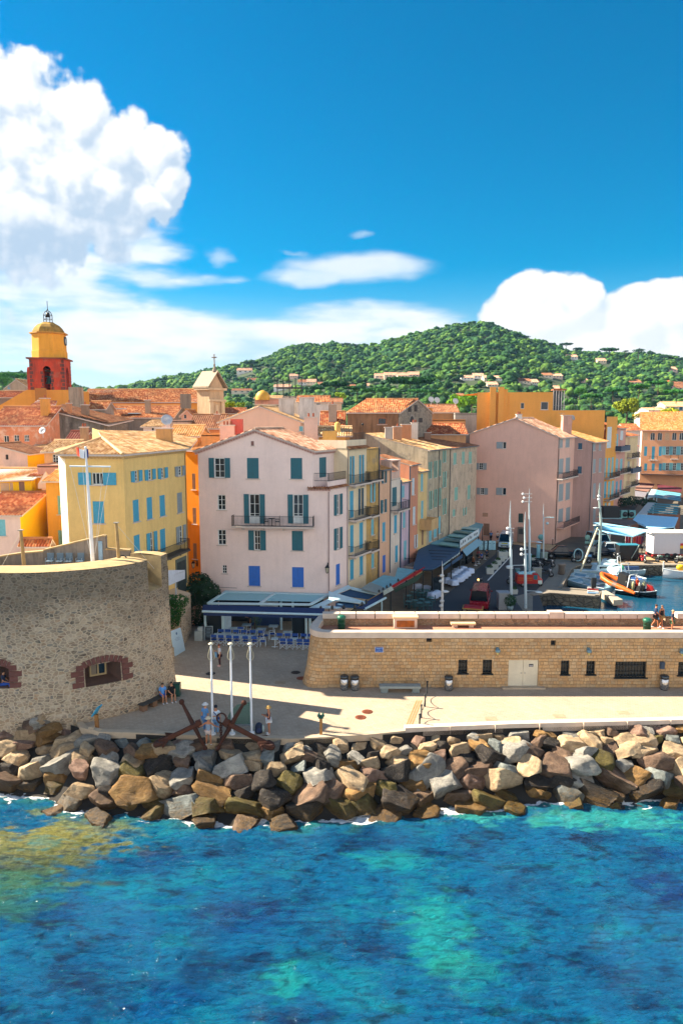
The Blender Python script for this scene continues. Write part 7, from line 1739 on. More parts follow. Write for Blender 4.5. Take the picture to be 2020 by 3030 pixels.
w_=(f0_.x-f1q.x)/3;hgt=f0_.z-f2q.z
for k,cl in enumerate(('#152a7a','#f2f2f2','#e2401e')):
 mb=MB();vs=[];n=5
 for i in range(n):
  for j in range(4):
   x=f0_.x-w_*(k+i/(n-1));ph=(k+i/(n-1))*2.2;vs.append((x,f0_.y+.13*math.sin(ph+j*.4)*(k+i/4)/2,f0_.z-hgt*j/3-.1*math.sin(ph*.8)*(k*.5+.2)))
 mb.add(vs,[(i*4+j,i*4+j+1,(i+1)*4+j+1,(i+1)*4+j) for i in range(n-1) for j in range(3)],0,None,True);mb.build('stripe',plain(cl,.8,var=.05),fl_)
for x,y0,y1,lab in((163,1080,832,'weathered wooden post with a metal cap near the left end of the tower platform'),(900,1062,775,'leaning yellowish wooden post with a rope ring on the tower platform')):
 b_=ay(*c2(x,y1),46.6);root=thing('wooden_post',lab,'post',(b_.x,46.6,8.85));mb=MB();mb.tube([(b_.x+.1,46.6,8.85),(b_.x,46.6,b_.z)],[.14,.1],8);mb.build('post',plain('#a58a5c',.9,var=.3),root)
 mb=MB();mb.box((b_.x,46.6,b_.z),(.3,.3,.06));mb.build('cap',plain('#9a9488',.6,.3),root)
 if x>500:mb=MB();mb.tube([(b_.x+.35+.25*math.cos(a),46.6,9.75+.22*math.sin(a)) for a in np.linspace(0,6.28,14)],.04,5);mb.build('rope_ring',M_DKG,root)
 mb=MB();mb.tube([(b_.x,46.6,b_.z-.1),(b_.x+(-1.9 if x<500 else 2.2),47.4,8.9)],.012,4);mb.build('guy_line',plain('#d8d4c8',.6),root)
M_BLCH=plain('#5f7688',.7)
for k,x in enumerate((385,460,530,620)):
 q=ay(*c2(x,1065),48.1);garden_chair((q.x,48.1,8.85),0,f'grey blue garden chair on the tower platform against the wall, {["first from the left", "second from the left", "third from the left", "standing apart at the right"][k]}',M_BLCH,'garden chairs on the tower platform')
q=ay(*c2(260,1070),54);garden_chair((q.x,47.6,8.85),1.2,'dark chair lying folded at the left end of the garden chairs',M_DKG)
# == on the rampart walk
def green_bin(p,label):
 root=thing('green_bin',label,'bin',p);mb=MB();mb.lathe([(0,0),(.27,0),(.27,.78),(.3,.8)],p,14)
 for z in(.2,.45,.7):mb.lathe([(.28,z),(.29,z+.02),(.28,z+.04)],p,14)
 mb.build('drum',plain('#15503c',.45),root);mb=MB();mb.lathe([(.33,.8),(.33,.9),(.2,1.0),(0,1.0)],p,14);mb.build('lid',plain('#1a6048',.4),root)
green_bin(gz(*c5(1176,312),ZF),'dark green bin in the corner of the rampart walk at its rounded end');green_bin(gz(*d2(1200,1050),ZF),'green bin on the rampart walk beside the walking couple')
p,q=gz(*d1(222,750),ZF),gz(*d1(455,750),ZF);root=thing('stone_shaft','pale stone ventilation box with a rusty front panel on the rampart walk','stone box',p);zt_=.75;cx_,wd=(p.x+q.x)/2,q.x-p.x
mb=MB();mb.box((cx_,p.y+.45,ZF+zt_/2),(wd,.8,zt_));mb.build('body',M_STONE_W,root);mb=MB();mb.box((cx_,p.y+.45,ZF+zt_+.06),(wd+.16,.95,.13));mb.build('lid',plain('#d8bd92',.85,var=.1),root);mb=MB();mb.box((cx_,p.y+.04,ZF+.35),(wd-.4,.03,.5));mb.build('panel',plain('#a05c1c',.8,var=.5),root)
p,q=gz(*d1(798,745),ZF),gz(*d1(1046,745),ZF);root=thing('stone_bench','short pale stone slab bench on the rampart walk','bench',p);cx_,wd=(p.x+q.x)/2,q.x-p.x
mb=MB();mb.box((cx_,p.y+.4,ZF+.28),(wd,.75,.14));mb.build('seat',plain('#d8bd92',.85,var=.1),root)
for s_ in(-1,1):mb=MB();mb.box((cx_+s_*wd*.33,p.y+.4,ZF+.1),(.35,.55,.2));mb.build('leg',M_STONE_W,root)
# == people
def skin_mesh(name,J,E,root_j,sub=1):
 names=list(J);idx={n:i for i,n in enumerate(names)}
 me=bpy.data.meshes.new(name);me.from_pydata([J[n][0] for n in names],[(idx[a],idx[b]) for a,b in E],[])
 o=bpy.data.objects.new(name,me);COL.objects.link(o)
 o.modifiers.new('s','SKIN');s2=o.modifiers.new('u','SUBSURF');s2.levels=sub;s2.render_levels=sub
 for n,sv in zip(names,me.skin_vertices[0].data):r=J[n][1];sv.radius=r if isinstance(r,tuple) else(r,r);sv.use_root=(n==root_j)
 dg=bpy.context.evaluated_depsgraph_get();m2=bpy.data.meshes.new_from_object(o.evaluated_get(dg));m2.name=name
 bpy.data.objects.remove(o);bpy.data.meshes.remove(me)
 m2.polygons.foreach_set('use_smooth',[True]*len(m2.polygons));return m2
M_SKIN=plain('#c48a66',.6,var=.05);M_SKIN2=plain('#b0714c',.6,var=.05)
def person(label,loc,rz=0.,h=1.72,legs='stand',arms=('down','down'),top='#5a7fb0',bottom='#444a58',hair='#3a2a1e',hat=None,sleeve='short',shorts=True,skin=None,shoes='#d8d8d8',bag=None,lean=0.,group=None,hairlong=False):
 k=h/1.72;root=thing('person',label,'person',loc,rz,group);sk=skin or M_SKIN
 Jp={};seat=legs=='sit';pz=.5 if seat else.93;L=lean
 def j(n,x,y,z,r):Jp[n]=((x*k,y*k,z*k),tuple(q*k for q in r) if isinstance(r,tuple) else r*k)
 dz=pz-.93
 j('pelvis',0,0,pz,(.15,.11));j('waist',0,-L*.3,pz+.17,(.135,.095));j('chest',0,-L*.7,pz+.38,(.16,.11));j('neckb',0,-L,pz+.53,(.075,.07));j('neck',0,-L-.01,pz+.6,.055);j('head',0,-L-.03,pz+.68,(.075,.085));j('crown',0,-L-.02,pz+.76,(.07,.08))
 j('nose',0,-L-.125,pz+.675,.012)
 E=[('pelvis','waist'),('waist','chest'),('chest','neckb'),('neckb','neck'),('neck','head'),('head','crown'),('head','nose')]
 for s,nm in((-1,'l'),(1,'r')):
  a=arms[0 if s<0 else 1];sx=s*.185;sz=pz+.47
  el,wr={'down':((s*.23,.02,pz+.2),(s*.25,-.04,pz-.04)),'phone':((s*.22,-.02,pz+.2),(s*.07,-.27,pz+.3)),'out':((s*.38,-.02,pz+.3),(s*.6,-.12,pz+.18)),'hip':((s*.34,.06,pz+.24),(s*.18,-.05,pz+.06)),'lap':((s*.22,-.06,pz+.2),(s*.12,-.3,pz+.1)),'swing':((s*.23,-.1,pz+.22),(s*.22,-.27,pz+.1))}[a]
  j('sh'+nm,sx,-L,sz,.062);j('el'+nm,el[0],el[1]-L,el[2],.045);j('wr'+nm,wr[0],wr[1]-L,wr[2],.03)
  d=(Vector(wr)-Vector(el)).normalized();pm=Vector(wr)+d*.07+Vector((0,-L,0));j('pa'+nm,*pm,(.04,.026))
  E+=[('neckb','sh'+nm),('sh'+nm,'el'+nm),('el'+nm,'wr'+nm),('wr'+nm,'pa'+nm)]
  sd=d.cross(Vector((0,1,0)));sd=sd.normalized() if sd.length>.1 else Vector((1,0,0))
  for fi,(off,ln) in enumerate(((-.03,.062),(-.01,.078),(.01,.072),(.03,.055))):
   b0=pm+d*.05+sd*off;t_=b0+d*ln*.6;t2=t_+d*ln*.35+Vector((0,-ln*.3,0));j(f'f{fi}a{nm}',*t_,.009);j(f'f{fi}b{nm}',*t2,.008);E+=[('pa'+nm,f'f{fi}a{nm}'),(f'f{fi}a{nm}',f'f{fi}b{nm}')]
  tq=pm+sd*(-.05*s)+Vector((0,-.03,0));j('th'+nm,*tq,.01);E.append(('pa'+nm,'th'+nm))
  hx=s*.09
  if seat:kn,an,to=(hx*1.2,-.42,pz+.0),(hx*1.25,-.4,.09),(hx*1.4,-.56,.03)
  elif legs=='walk':kn,an,to=((hx,-.16,.5),(hx,-.2,.09),(hx,-.34,.03)) if s<0 else((hx,.02,.49),(hx,.24,.13),(hx,.12,.03))
  elif legs=='step':kn,an,to=((hx*1.3,-.03,.49),(hx*1.6,.0,.09),(hx*1.7,-.13,.03))
  else:kn,an,to=(hx,-.01,.49),(hx,.02,.09),(hx*1.2,-.12,.03)
  j('hp'+nm,hx,0,pz-.04,.09);j('kn'+nm,*kn,.058);j('an'+nm,*an,.036);j('to'+nm,*to,.03)
  E+=[('pelvis','hp'+nm),('hp'+nm,'kn'+nm),('kn'+nm,'an'+nm),('an'+nm,'to'+nm)]
 me=skin_mesh('body',Jp,E,'pelvis');me.materials.append(sk);ob=bpy.data.objects.new('body',me);COL.objects.link(ob);ob.parent=root
 def part(nm,keys,edges,gr,rootj,col_,cut=None):
  JJ={}
  for q in keys:p_,r_=Jp[q];r_=r_ if isinstance(r_,tuple) else(r_,r_);JJ[q]=(p_,(r_[0]*gr+.012,r_[1]*gr+.012))
  for n,(a,b_,f_) in(cut or{}).items():pa,pb=Vector(Jp[a][0]),Vector(Jp[b_][0]);ra=Jp[a][1];rb=Jp[b_][1];ra=ra[0] if isinstance(ra,tuple) else ra;rb=rb[0] if isinstance(rb,tuple) else rb;JJ[n]=(tuple(pa.lerp(pb,f_)),((ra*(1-f_)+rb*f_)*gr+.016,)*2)
  m2=skin_mesh(nm,JJ,edges,rootj);m2.materials.append(plain(col_,.85,var=.1,vscale=6) if isinstance(col_,str) else col_);o2=bpy.data.objects.new(nm,m2);COL.objects.link(o2);o2.parent=root
 te=[('pelvis','waist'),('waist','chest'),('chest','neckb')];tk=['pelvis','waist','chest','neckb'];ct={}
 if sleeve=='none':te[-1]=('chest','nb');tk=tk[:3];ct['nb']=('chest','neckb',.45)
 else:
  for nm in 'lr':
   tk.append('sh'+nm);te+=[('neckb','sh'+nm),('sh'+nm,'sl'+nm)];ct['sl'+nm]=('sh'+nm,'el'+nm,.75) if sleeve=='short' else('el'+nm,'wr'+nm,.9)
   if sleeve=='long':tk.append('el'+nm);te[-1]=('sh'+nm,'el'+nm);te.append(('el'+nm,'sl'+nm))
 part('shirt',tk,te,1.08,'waist',top,ct)
 be=[];bk2=['pelvis'];cb={}
 for nm in 'lr':
  bk2.append('hp'+nm);be.append(('pelvis','hp'+nm))
  if shorts:cb['e'+nm]=('hp'+nm,'kn'+nm,.72 if shorts is True else shorts);be.append(('hp'+nm,'e'+nm))
  else:bk2.append('kn'+nm);be.append(('hp'+nm,'kn'+nm));cb['e'+nm]=('kn'+nm,'an'+nm,.92);be.append(('kn'+nm,'e'+nm))
 part('shorts' if shorts else 'trousers',bk2,be,1.12,'pelvis',bottom,cb)
 hc=Vector(Jp['crown'][0]);mb=MB();mb.ball(hc+Vector((0,.012,-.012))*k,(.088*k,.098*k,.085*k),10)
 if hairlong:mb.ball(hc+Vector((0,.07,-.14))*k,(.085*k,.05*k,.15*k),8)
 mb.build('hair',plain(hair,.8,var=.1),root,True)
 mb=MB()
 for s in(-1,1):mb.ball(Vector(Jp['head'][0])+Vector((s*.032,-.078,.02))*k,.011*k,6)
 mb.box(Vector(Jp['head'][0])+Vector((0,-.082,-.045))*k,(.045*k,.01,.01*k));mb.build('face_features',plain('#2a1f1a',.6),root,True)
 mb=MB()
 for nm in 'lr':a,b_=Vector(Jp['an'+nm][0]),Vector(Jp['to'+nm][0]);c_=(a+b_)/2;mb.ball(Vector((c_.x,c_.y-.02,.04*k)),(.048*k,.13*k,.042*k),8)
 mb.build('shoes',plain(shoes,.6),root,True)
 if hat:
  mb=MB();b0=hc+Vector((0,0,.03*k))
  if hat[0]=='brim':mb.lathe([(.2*k,-.02),(.19*k,.0),(.105*k,.01),(.1*k,.09*k),(.0,.11*k)],b0,14)
  else:mb.lathe([(.1*k,-.01),(.1*k,.05*k),(.06*k,.09*k),(0,.1*k)],b0,12);mb.box(b0+Vector((0,-.13*k,0)),(.13*k,.12*k,.012))
  mb.build('hat',plain(hat[1],.85,var=.1),root,True)
 if bag:
  mb=MB()
  if bag[0]=='strap':mb.tube([Vector(Jp['shl'][0])+Vector((.02,-.1,.05)),Vector(Jp['chest'][0])+Vector((0,-.15,0)),Vector(Jp['waist'][0])+Vector((.12,-.12,-.05))],.025*k,6);mb.ball(Vector(Jp['waist'][0])+Vector((.16,-.08,-.08)),(.09,.06,.1),8)
  elif bag[0]=='back':mb.ball(Vector(Jp['chest'][0])+Vector((0,.2,-.06)),(.17,.12,.24),10)
  else:p_=Vector(Jp['wrl'][0]);mb.box(p_+Vector((0,0,-.3)),(.3,.12,.34));mb.tube([p_,p_+Vector((0,0,-.13))],.015,5)
  mb.build('bag',plain(bag[1],.8),root,True)
 return root
def phone(root_loc,rz,label):
 c=Vector((math.sin(rz)*.3+.0,-math.cos(rz)*.3,1.22));p=Vector(root_loc)+c;mb=MB();mb.box(p,(.075,.02,.15),rz);mb.box(p+Vector((.011*math.sin(rz),-.011*math.cos(rz),0))*0,(.07,.024,.13),rz,1);o=mb.build('phone',[M_DKG,plain('#8fb0c8',.2)]);tag(o,label,'phone')
P_=gz(*e2(1340,540));person('woman in a straw hat, dark patterned top and white shorts looking at her phone',P_,-1.35,1.7,'stand',('phone','phone'),'#1d2a4a','#e4e6ea','#6b4a2c',('brim','#c9a05a'),'none',.45,M_SKIN2);phone(P_,-1.35,'small dark phone held by the woman in the straw hat')
person('man in a blue shirt and white hat standing left behind the left anchor',gz(*e2(672,520)),2.6,1.78,'stand',('down','down'),'#5f95c8','#5c86b4','#8a7a6a',('brim','#d4d4d0'),'short',False,None)
person('man in a white polo and dark cap with a strap bag behind the anchor ring',gz(*e2(785,548)),.1,1.8,'stand',('phone','down'),'#cfe0ee','#6f9cc4','#2a2420',('cap','#1c2430'),'short',False,None,'#c4b49a',('strap','#2c4a86'))
fp0=e2p(705,655,40.0);person('woman in a beige hat, striped top and pale shorts between the two anchors',(fp0.x,40.0,fp0.z-.02),3.1,1.68,'step',('out','out'),'#8795a4','#c9b0a0','#b08a5c',('brim','#d6c6a6'),'none',.6,M_SKIN2)
q=gz(*e2(225,215));person('seated man in a light blue shirt and blue shorts on the tower bench',(q.x-.1,q.y+.32,-.02),.55,1.72,'sit',('lap','lap'),'#5f9ede','#2f62c0','#3a2c24',None,'short',.9)
q=gz(*e2(300,208));person('seated man in black with sunglasses at the right end of the tower bench',(q.x+.0,q.y+.42,-.02),.55,1.72,'sit',('lap','lap'),'#15161a','#18191d','#2a211c',None,'short',.9)
person('person in a white shirt and dark red trousers standing before the blue chairs',gz(*c5(236,604)),-1.2,1.72,'stand',('phone','down'),'#c8ccd2','#3a1c24','#7a3a20',None,'short',False,None,'#d8b0a8',('hand','#6f9fc4'))
q=Vector((BC.x+8.6*math.cos((W2[0]+W2[1])/2+.03),BC.y+8.6*math.sin((W2[0]+W2[1])/2+.03),W2[2]+.1));person('person in blue trousers sitting inside the left red brick embrasure of the tower',(q.x,q.y,q.z-.38),1.6,1.7,'sit',('lap','lap'),'#2b3550','#2f55a8','#2b2320',None,'short',False)
pz_=lambda x,y:gz(*d2(x,y),ZF)
person('man in a navy shirt and black shorts walking on the rampart',pz_(1282,1012),1.2,1.75,'walk',('swing','down'),'#1c2f52','#15181c','#4a3428',None,'short',.8,M_SKIN2)
person('woman in a black top and khaki shorts walking on the rampart beside a man',pz_(1342,1014),.4,1.7,'walk',('down','down'),'#1a1718','#8f7a4a','#6f5c50',None,'none',.55,M_SKIN2)
person('blond woman in a navy top and green shorts at right on the rampart',pz_(1450,1066),1.1,1.68,'stand',('down','hip'),'#20263c','#4e6a4c','#d8b078',None,'short',.55,M_SKIN2)
person('person with a blue backpack walking into the sunny lane by the arched door',gz(*h5(85,345)),3.0,1.75,'walk',('down','down'),'#3a5a90','#16202e','#1c1714',None,'short',False,None,'#333333',('back','#4f86c8'))
person('person in a white top and dark skirt standing against the salmon wall',gz(*h5(238,345)),.3,1.7,'stand',('phone','down'),'#e6dcd6','#26303c','#3a2a20',None,'short',.7)
person('man in a white T-shirt leaning forward beside the box truck',gz(*d2(1150,262)),1.4,1.78,'stand',('swing','swing'),'#e4e0d4','#1c2430','#a88a6c',None,'short',.8,None,'#c09030',None,.18)
person('person in white bending at the rear of the silver car',gz(*d2(792,262)),-1.4,1.7,'stand',('swing','swing'),'#dcdcdc','#c9a8a0','#3a2c24',None,'short',.8,None,'#c0c0c0',None,.25)
q=gz(*g5(640,1420));person('dark figure walking up the alley below the deep orange house',(ay(*g5(650,1100),71).x,71,0),2.8,1.72,'walk',('down','down'),'#22242a','#1a1c20','#15120f',None,'short',False)
# == restaurant veranda in front of the pink house
M_NAVY=plain('#15305e',.8,var=.08);M_TEALF=plain('#8fc0ca',.7,var=.08);M_WFR=plain('#b9d9e2',.4,0,.06);M_NAVY2=plain('#1f4a6c',.8,var=.1)
rest=thing('restaurant_veranda','restaurant veranda with white roof frames, retractable panels and a navy awning before the pink house','restaurant',(-6,62,0))
YV=59.6
vw=lambda x,y,Y:ay(*e3(x,y),Y)
FLp,FRp=vw(100,285,YV),vw(1530,330,YV-.6)
zfv=FLp.z+.1
WLp,WRp=ay(*e3(375,35),66.3),fp.P(fp.L-.1,ay(*g6(340,410),65.4).z,.1)
WLp=fp.P(fp.at(*e3(375,35))[0],fp.at(*e3(375,35))[1],.1);WRp=fp.P(fp.L,WLp.z-.05,.1)
def beam(mb,a,b,w=.14,h=.14,mi=0):
 a,b=Vector(a),Vector(b);d=(b-a).normalized();s=d.cross(Vector((0,0,1))).normalized()*w;u=s.cross(d).normalized()*h;mb.ob(a-s/2-u/2,b-a,s,u,mi)
fl0=Vector((vw(150,212,YV+.6).x,YV+.6,zfv+.45));fm0=Vector((vw(775,240,YV+.4).x,YV+.4,zfv+.45));fr0=Vector((vw(1390,255,YV+.2).x,YV+.2,zfv+.45))
wm=WLp.lerp(WRp,(vw(980,45,66).x-WLp.x)/(WRp.x-WLp.x))
mb=MB()
for a,b in((fl0,WLp),(fm0,wm),(fr0,WRp),(fl0,fr0)):beam(mb,a,b,.22,.16)
beam(mb,WLp+Vector((0,-.25,0)),WRp+Vector((0,-.25,0)),.5,.18);mb.build('roof_frame',M_WFR,rest)
for(a,b,c_,d_) in((fl0,fm0,wm,WLp),(fm0,fr0,WRp,wm)):
 mb=MB();p=lambda u,v:a.lerp(b,u).lerp(d_.lerp(c_,u),v)+Vector((0,0,-.05));n=14
 for i in range(n):
  v0,v1=.3+.62*i/n,.3+.62*(i+1)/n;vm=(v0+v1)/2
  mb.poly([p(.03,v0),p(.97,v0),p(.97,vm)+Vector((0,0,.03)),p(.03,vm)+Vector((0,0,.03))]);mb.poly([p(.03,vm)+Vector((0,0,.03)),p(.97,vm)+Vector((0,0,.03)),p(.97,v1),p(.03,v1)])
 mb.build('sliding_panel',M_TEALF,rest)
vl0,vr0=vw(88,212,YV),vw(1568,255,YV-.5);vl1,vr1=vw(75,285,YV-.9),vw(1560,325,YV-1.4)
mb=MB();mb.slab([vl0,vr0,vr1,vl1],(0,.05,.05));mb.build('awning',M_NAVY,rest)
mb=MB();mb.tube([vl1,vr1],.1,8);mb.build('awning_bar',M_WFR,rest)
mb=MB();mb.slab([vl1+Vector((.1,.02,-.08)),vr1+Vector((0,.02,-.08)),vr1+Vector((0,.02,-.36)),vl1+Vector((.1,.02,-.36))],(0,.02,0));mb.build('valance',M_NAVY,rest)
for x in(118,335,1160,1345,1012,1392):
 b_=vw(x,470,YV+.6);mb=MB();mb.box((b_.x,YV+(.5 if x not in(1012,1160) else 3),zfv/2),(.2 if x!=335 else.26,.14,zfv));mb.build('post',M_WFR,rest)
xl,xr=FLp.x+.3,FRp.x
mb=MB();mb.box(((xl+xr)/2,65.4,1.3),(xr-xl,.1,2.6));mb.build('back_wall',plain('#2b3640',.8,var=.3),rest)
mb=MB();q0,q1=vw(775,360,64),vw(995,415,64);mb.box(((q0.x+q1.x)/2,64.6,1.75),(q1.x-q0.x,.15,1.0));mb.build('white_panel',plain('#c2d2d8',.6),rest)
mb=MB();q0,q1=vw(640,420,63.5),vw(1010,500,63.5);mb.box(((q0.x+q1.x)/2,64.2,.45),(q1.x-q0.x,.6,.9));mb.box(((q0.x+q1.x)/2,64.45,.9),(q1.x-q0.x,.2,.8));mb.build('sofa',plain('#23406e',.8),rest)
mb=MB();q0=vw(370,480,YV+1.2);mb.slab([(q0.x-.5,YV+.6,.1),(q0.x+.35,YV+1.6,.1),(q0.x+.35,YV+1.6,2.1),(q0.x-.5,YV+.6,1.7)],(.05,-.03,0));mb.build('white_screen',plain('#bfd4dc',.6),rest)
for x0,x1 in((140,320),(1170,1330)):
 a,b_=vw(x0,400,YV+.55),vw(x1,400,YV+.55);mb=MB();mb.box(((a.x+b_.x)/2,YV+.55,1.2),(b_.x-a.x,.03,2.3));mb.build('glass_screen',glass_dark(),rest)
wing=thing('restaurant_wing','corner wing of the veranda with white triangular roof panels and a navy street awning','restaurant',(0,62,0))
zt3=WRp.z
G=lambda x,y,z:gz(*g6(x,y),z)
mb=MB()
mb.slab([G(345,420,3.1),G(745,535,2.7),G(745,552,2.7),G(410,515,2.85),G(345,500,2.9)],(0,0,.12))
mb.slab([G(600,372,3.0),G(880,440,2.7),G(870,455,2.7),G(590,392,2.95)],(0,0,.12));mb.slab([G(385,430,3.05),G(560,350,3.05),G(600,375,3.0),G(430,440,3.0)],(0,0,.1))
mb.slab([G(210,560,2.75),G(340,500,2.9),G(415,512,2.85),G(300,570,2.75)],(0,0,.06));mb.slab([G(130,598,2.7),G(200,565,2.75),G(480,592,2.65),G(450,602,2.65)],(0,0,.08));mb.build('roof_panel',M_WFR,wing)
mb=MB();mb.slab([G(470,440,2.8),G(600,385,2.85),G(860,455,2.6),G(780,500,2.6),G(560,470,2.65)],(0,0,.05));mb.slab([G(420,545,2.6),G(480,520,2.6),G(690,560,2.55),G(640,596,2.5),G(420,590,2.5)],(0,0,.05));mb.build('dark_roof',M_NAVY2,wing)
mb=MB();mb.slab([G(650,600,2.6),G(945,420,2.6),G(945,490,2.3),G(740,608,2.3)],(0,0,.06));mb.build('awning',M_NAVY,wing)
mb=MB();mb.tube([G(740,606,2.28),G(972,482,2.28)],.12,8);mb.build('awning_bar',M_WFR,wing)
for x,y in((257,590),(382,585),(510,580),(632,578),(712,545),(757,520)):mb=MB();c_=G(x,y,2.85);mb.lathe([(.12,-.2),(.12,.05),(.0,.2)],c_,8);mb.build('spot_lamp',M_DKG,wing)
for x,y in((700,640),(930,520)):c_=G(x,y,2.3);mb=MB();mb.tube([(c_.x,c_.y,0),c_],.06,6);mb.build('post',M_WFR,wing)
M_CHB=plain('#2450a0',.85,var=.1);M_CHW=plain('#d5e0e4',.5)
def director_chair(loc,rz,label):
 root=thing('director_chair',label,'chair',loc,rz,'blue director chairs of the restaurant')
 mb=MB()
 for y in(-.22,.22):
  for s in(-1,1):mb.tube([(s*.26,y,.02),(-s*.26,y,.46)],.017,5)
 mb.build('cross_legs',M_CHW,root,True)
 mb=MB();mb.box((0,0,.47),(.5,.42,.025));mb.build('seat',M_CHB,root,True)
 mb=MB();mb.box((0,.22,.82),(.54,.03,.24));mb.build('backrest',M_CHB,root,True)
 for s in(-1,1):
  mb=MB();mb.tube([(s*.26,.22,0.02),(s*.26,.22,.95)],.02,5);mb.tube([(s*.26,-.22,.02),(s*.26,-.22,.66)],.02,5);mb.box((s*.26,0,.67),(.05,.5,.025));mb.build('side_frame',M_CHW,root,True)
 return root
CHP=[]
ordn=['first','second','third','fourth','fifth','sixth','seventh','eighth','ninth']
for row,(xs_,y0,y1,nm) in enumerate([((228,315,412,500,610,718),692,712,'left front row before the veranda'),((300,385,485,580,690,790),640,655,'left second row before the veranda'),((1065,1150,1268,1352),738,750,'right front row before the veranda'),((1015,1115,1205,1310,1395),690,700,'right second row before the veranda')]):
 for i,x in enumerate(xs_):CHP.append((gz(*e3(x,y0+(y1-y0)*i/(len(xs_)-1))),(math.pi-.08) if row%2==0 else-.08,f'blue director chair, {ordn[i]} from left in the {nm}'))
for x,y,r_,nm in((540,610,0,'inside the veranda facing the plaza'),(360,560,1.5,'inside the veranda by the white screen'),(640,600,-1.5,'beside the potted olive tree'),(860,640,1.5,'at the inner table behind the gap'),(930,620,-1.4,'at the right end of the inner tables'),(820,712,1.57,'turned sideways at the end of the front row')):CHP.append((gz(*e3(x,y)),r_,f'blue director chair {nm}'))
dc0=director_chair(*CHP[0]);index_kids()
for p,r_,lab in CHP[1:]:copy_tree(dc0,p,r_,None,lab)
def small_table(loc,label,w=.75,d=.75,mat=None,group=None):
 root=thing('table',label,'table',loc,0,group);mb=MB();mb.box((0,0,.73),(w,d,.04));mb.build('tabletop',mat or plain('#b9ccd0',.5),root,True)
 mb=MB();mb.tube([(0,0,.05),(0,0,.72)],.035,6);mb.box((0,0,.03),(.5,.06,.05));mb.box((0,0,.03),(.06,.5,.05));mb.build('pedestal',M_CHW,root,True);return root
TB=[(270,668,'first'),(365,672,'second'),(450,676,'third'),(550,682,'fourth'),(655,688,'fifth')]
for x,y,o_ in TB:small_table(gz(*e3(x,y)),f'pale square table between rows of blue chairs, {o_} from the left',.7,.7,None,'pale restaurant tables')
for x,y,nm in((505,590,'large pale table inside the veranda left of the olive tree'),(800,600,'pale table right of the olive tree'),(945,560,'pale table before the navy sofa'),(620,545,'small table at the back by the waiter'),(1120,640,'pale table in the right bay of the veranda')):small_table(gz(*e3(x,y)),nm,1.3 if 'large' in nm else.8,.75,None,'pale restaurant tables')
for x,y,nm in((962,720,'small round white table in the gap between the chair groups'),(1200,722,'small pale table between the right chair rows'),):small_table(gz(*e3(x,y)),nm,.6,.6,None,'pale restaurant tables')
def menu_board(c,x0,x1,yb,yt,label,fr):
 a,b_=gz(*c(x0,yb)),gz(*c(x1,yb));top=ay(*c(x0,yt),a.y).z;root=thing('menu_board',label,'menu board',a);cx_=(a.x+b_.x)/2;w=b_.x-a.x
 mb=MB();mb.slab([(cx_-w/2,a.y,.05),(cx_+w/2,a.y,.05),(cx_+w/2,a.y+.25,top),(cx_-w/2,a.y+.25,top)],(0,.03,0));mb.build('panel',plain('#1d2c3a',.7),root)
 mb=MB()
 for k in range(7):z=top*(.25+.1*k);y=a.y+.25*(z-.05)/(top-.05)-.012;ww=w*(.5+.3*((k*37)%5)/5);mb.slab([(cx_-ww/2,y,z),(cx_+ww/2,y,z),(cx_+ww/2,y+.01,z+.04),(cx_-ww/2,y+.01,z+.04)],(0,.006,0))
 mb.build('chalk_lines',plain('#7f9aa8',.8),root)
 mb=MB()
 for s in(-1,1):beam(mb,(cx_+s*w/2,a.y-.02,0),(cx_+s*w/2,a.y+.25,top+.03),.06,.06)
 beam(mb,(cx_-w/2,a.y+.24,top),(cx_+w/2,a.y+.24,top),.06,.06);mb.build('frame',plain(fr,.6),root)
menu_board(e3,105,200,640,478,'tall chalk menu board with a pale frame left of the blue chairs','#9fb4bc');menu_board(e3,1262,1340,590,500,'chalk board with a wooden frame inside the right bay of the veranda','#8a6a3a')
person('waiter in dark clothes standing behind the olive tree in the veranda',gz(*e3(660,520)),-1.2,1.74,'stand',('phone','down'),'#161a20','#14171c','#1a1512',None,'short',False)
def bush(name,label,c,clumps,colr,seed,n,size,stem=None,cat='shrub'):
 root=thing(name,label,cat,c);P,Fq=leaf_cloud(clumps,n,size,seed);me=np_mesh('leaves',P,Fq,4);me.materials.append(foliage_m(colr));o=bpy.data.objects.new('leaves',me);COL.objects.link(o);o.parent=root
 if stem:mb=MB();mb.tube([(0,0,0),(0,0,stem)],[.06,.03],6);mb.build('trunk',M_BARK,root,True)
 return root
q=gz(*e3(720,560));root=bush('olive_tree','potted olive tree growing in the middle of the veranda tables',q,[(0,0,1.5,.45,.4,.5),(-.2,0,1.9,.35,.3,.3),(.3,0,1.2,.35,.3,.3),(.2,.1,.8,.3,.3,.3)],'#4f6a58',301,420,.06,1.8,'potted tree')
mb=MB();mb.lathe([(0,.0),(.2,0),(.28,.45),(.24,.47),(0,.45)],(0,0,0),12);mb.build('pot',plain('#9fb6b4',.7),root,True)
q=gz(*g5(640,1900));bush('hedge','tall dark laurel hedge filling the corner between the alley and the veranda',(q.x,63.8,0),[(0,0,1.3,2.0,1.4,1.3),(-.6,.4,3.0,1.5,1.2,1.2),(.7,.5,3.2,1.3,1.1,1.2),(.2,.6,4.0,1.3,1.,.9),(-1.2,-.3,1.4,1.,1.,1.4),(1.4,-.2,1.5,.8,1.,1.5),(1.5,.4,3.0,.8,.8,1.0)],'#27402a',302,5200,.14,3.5,'hedge')
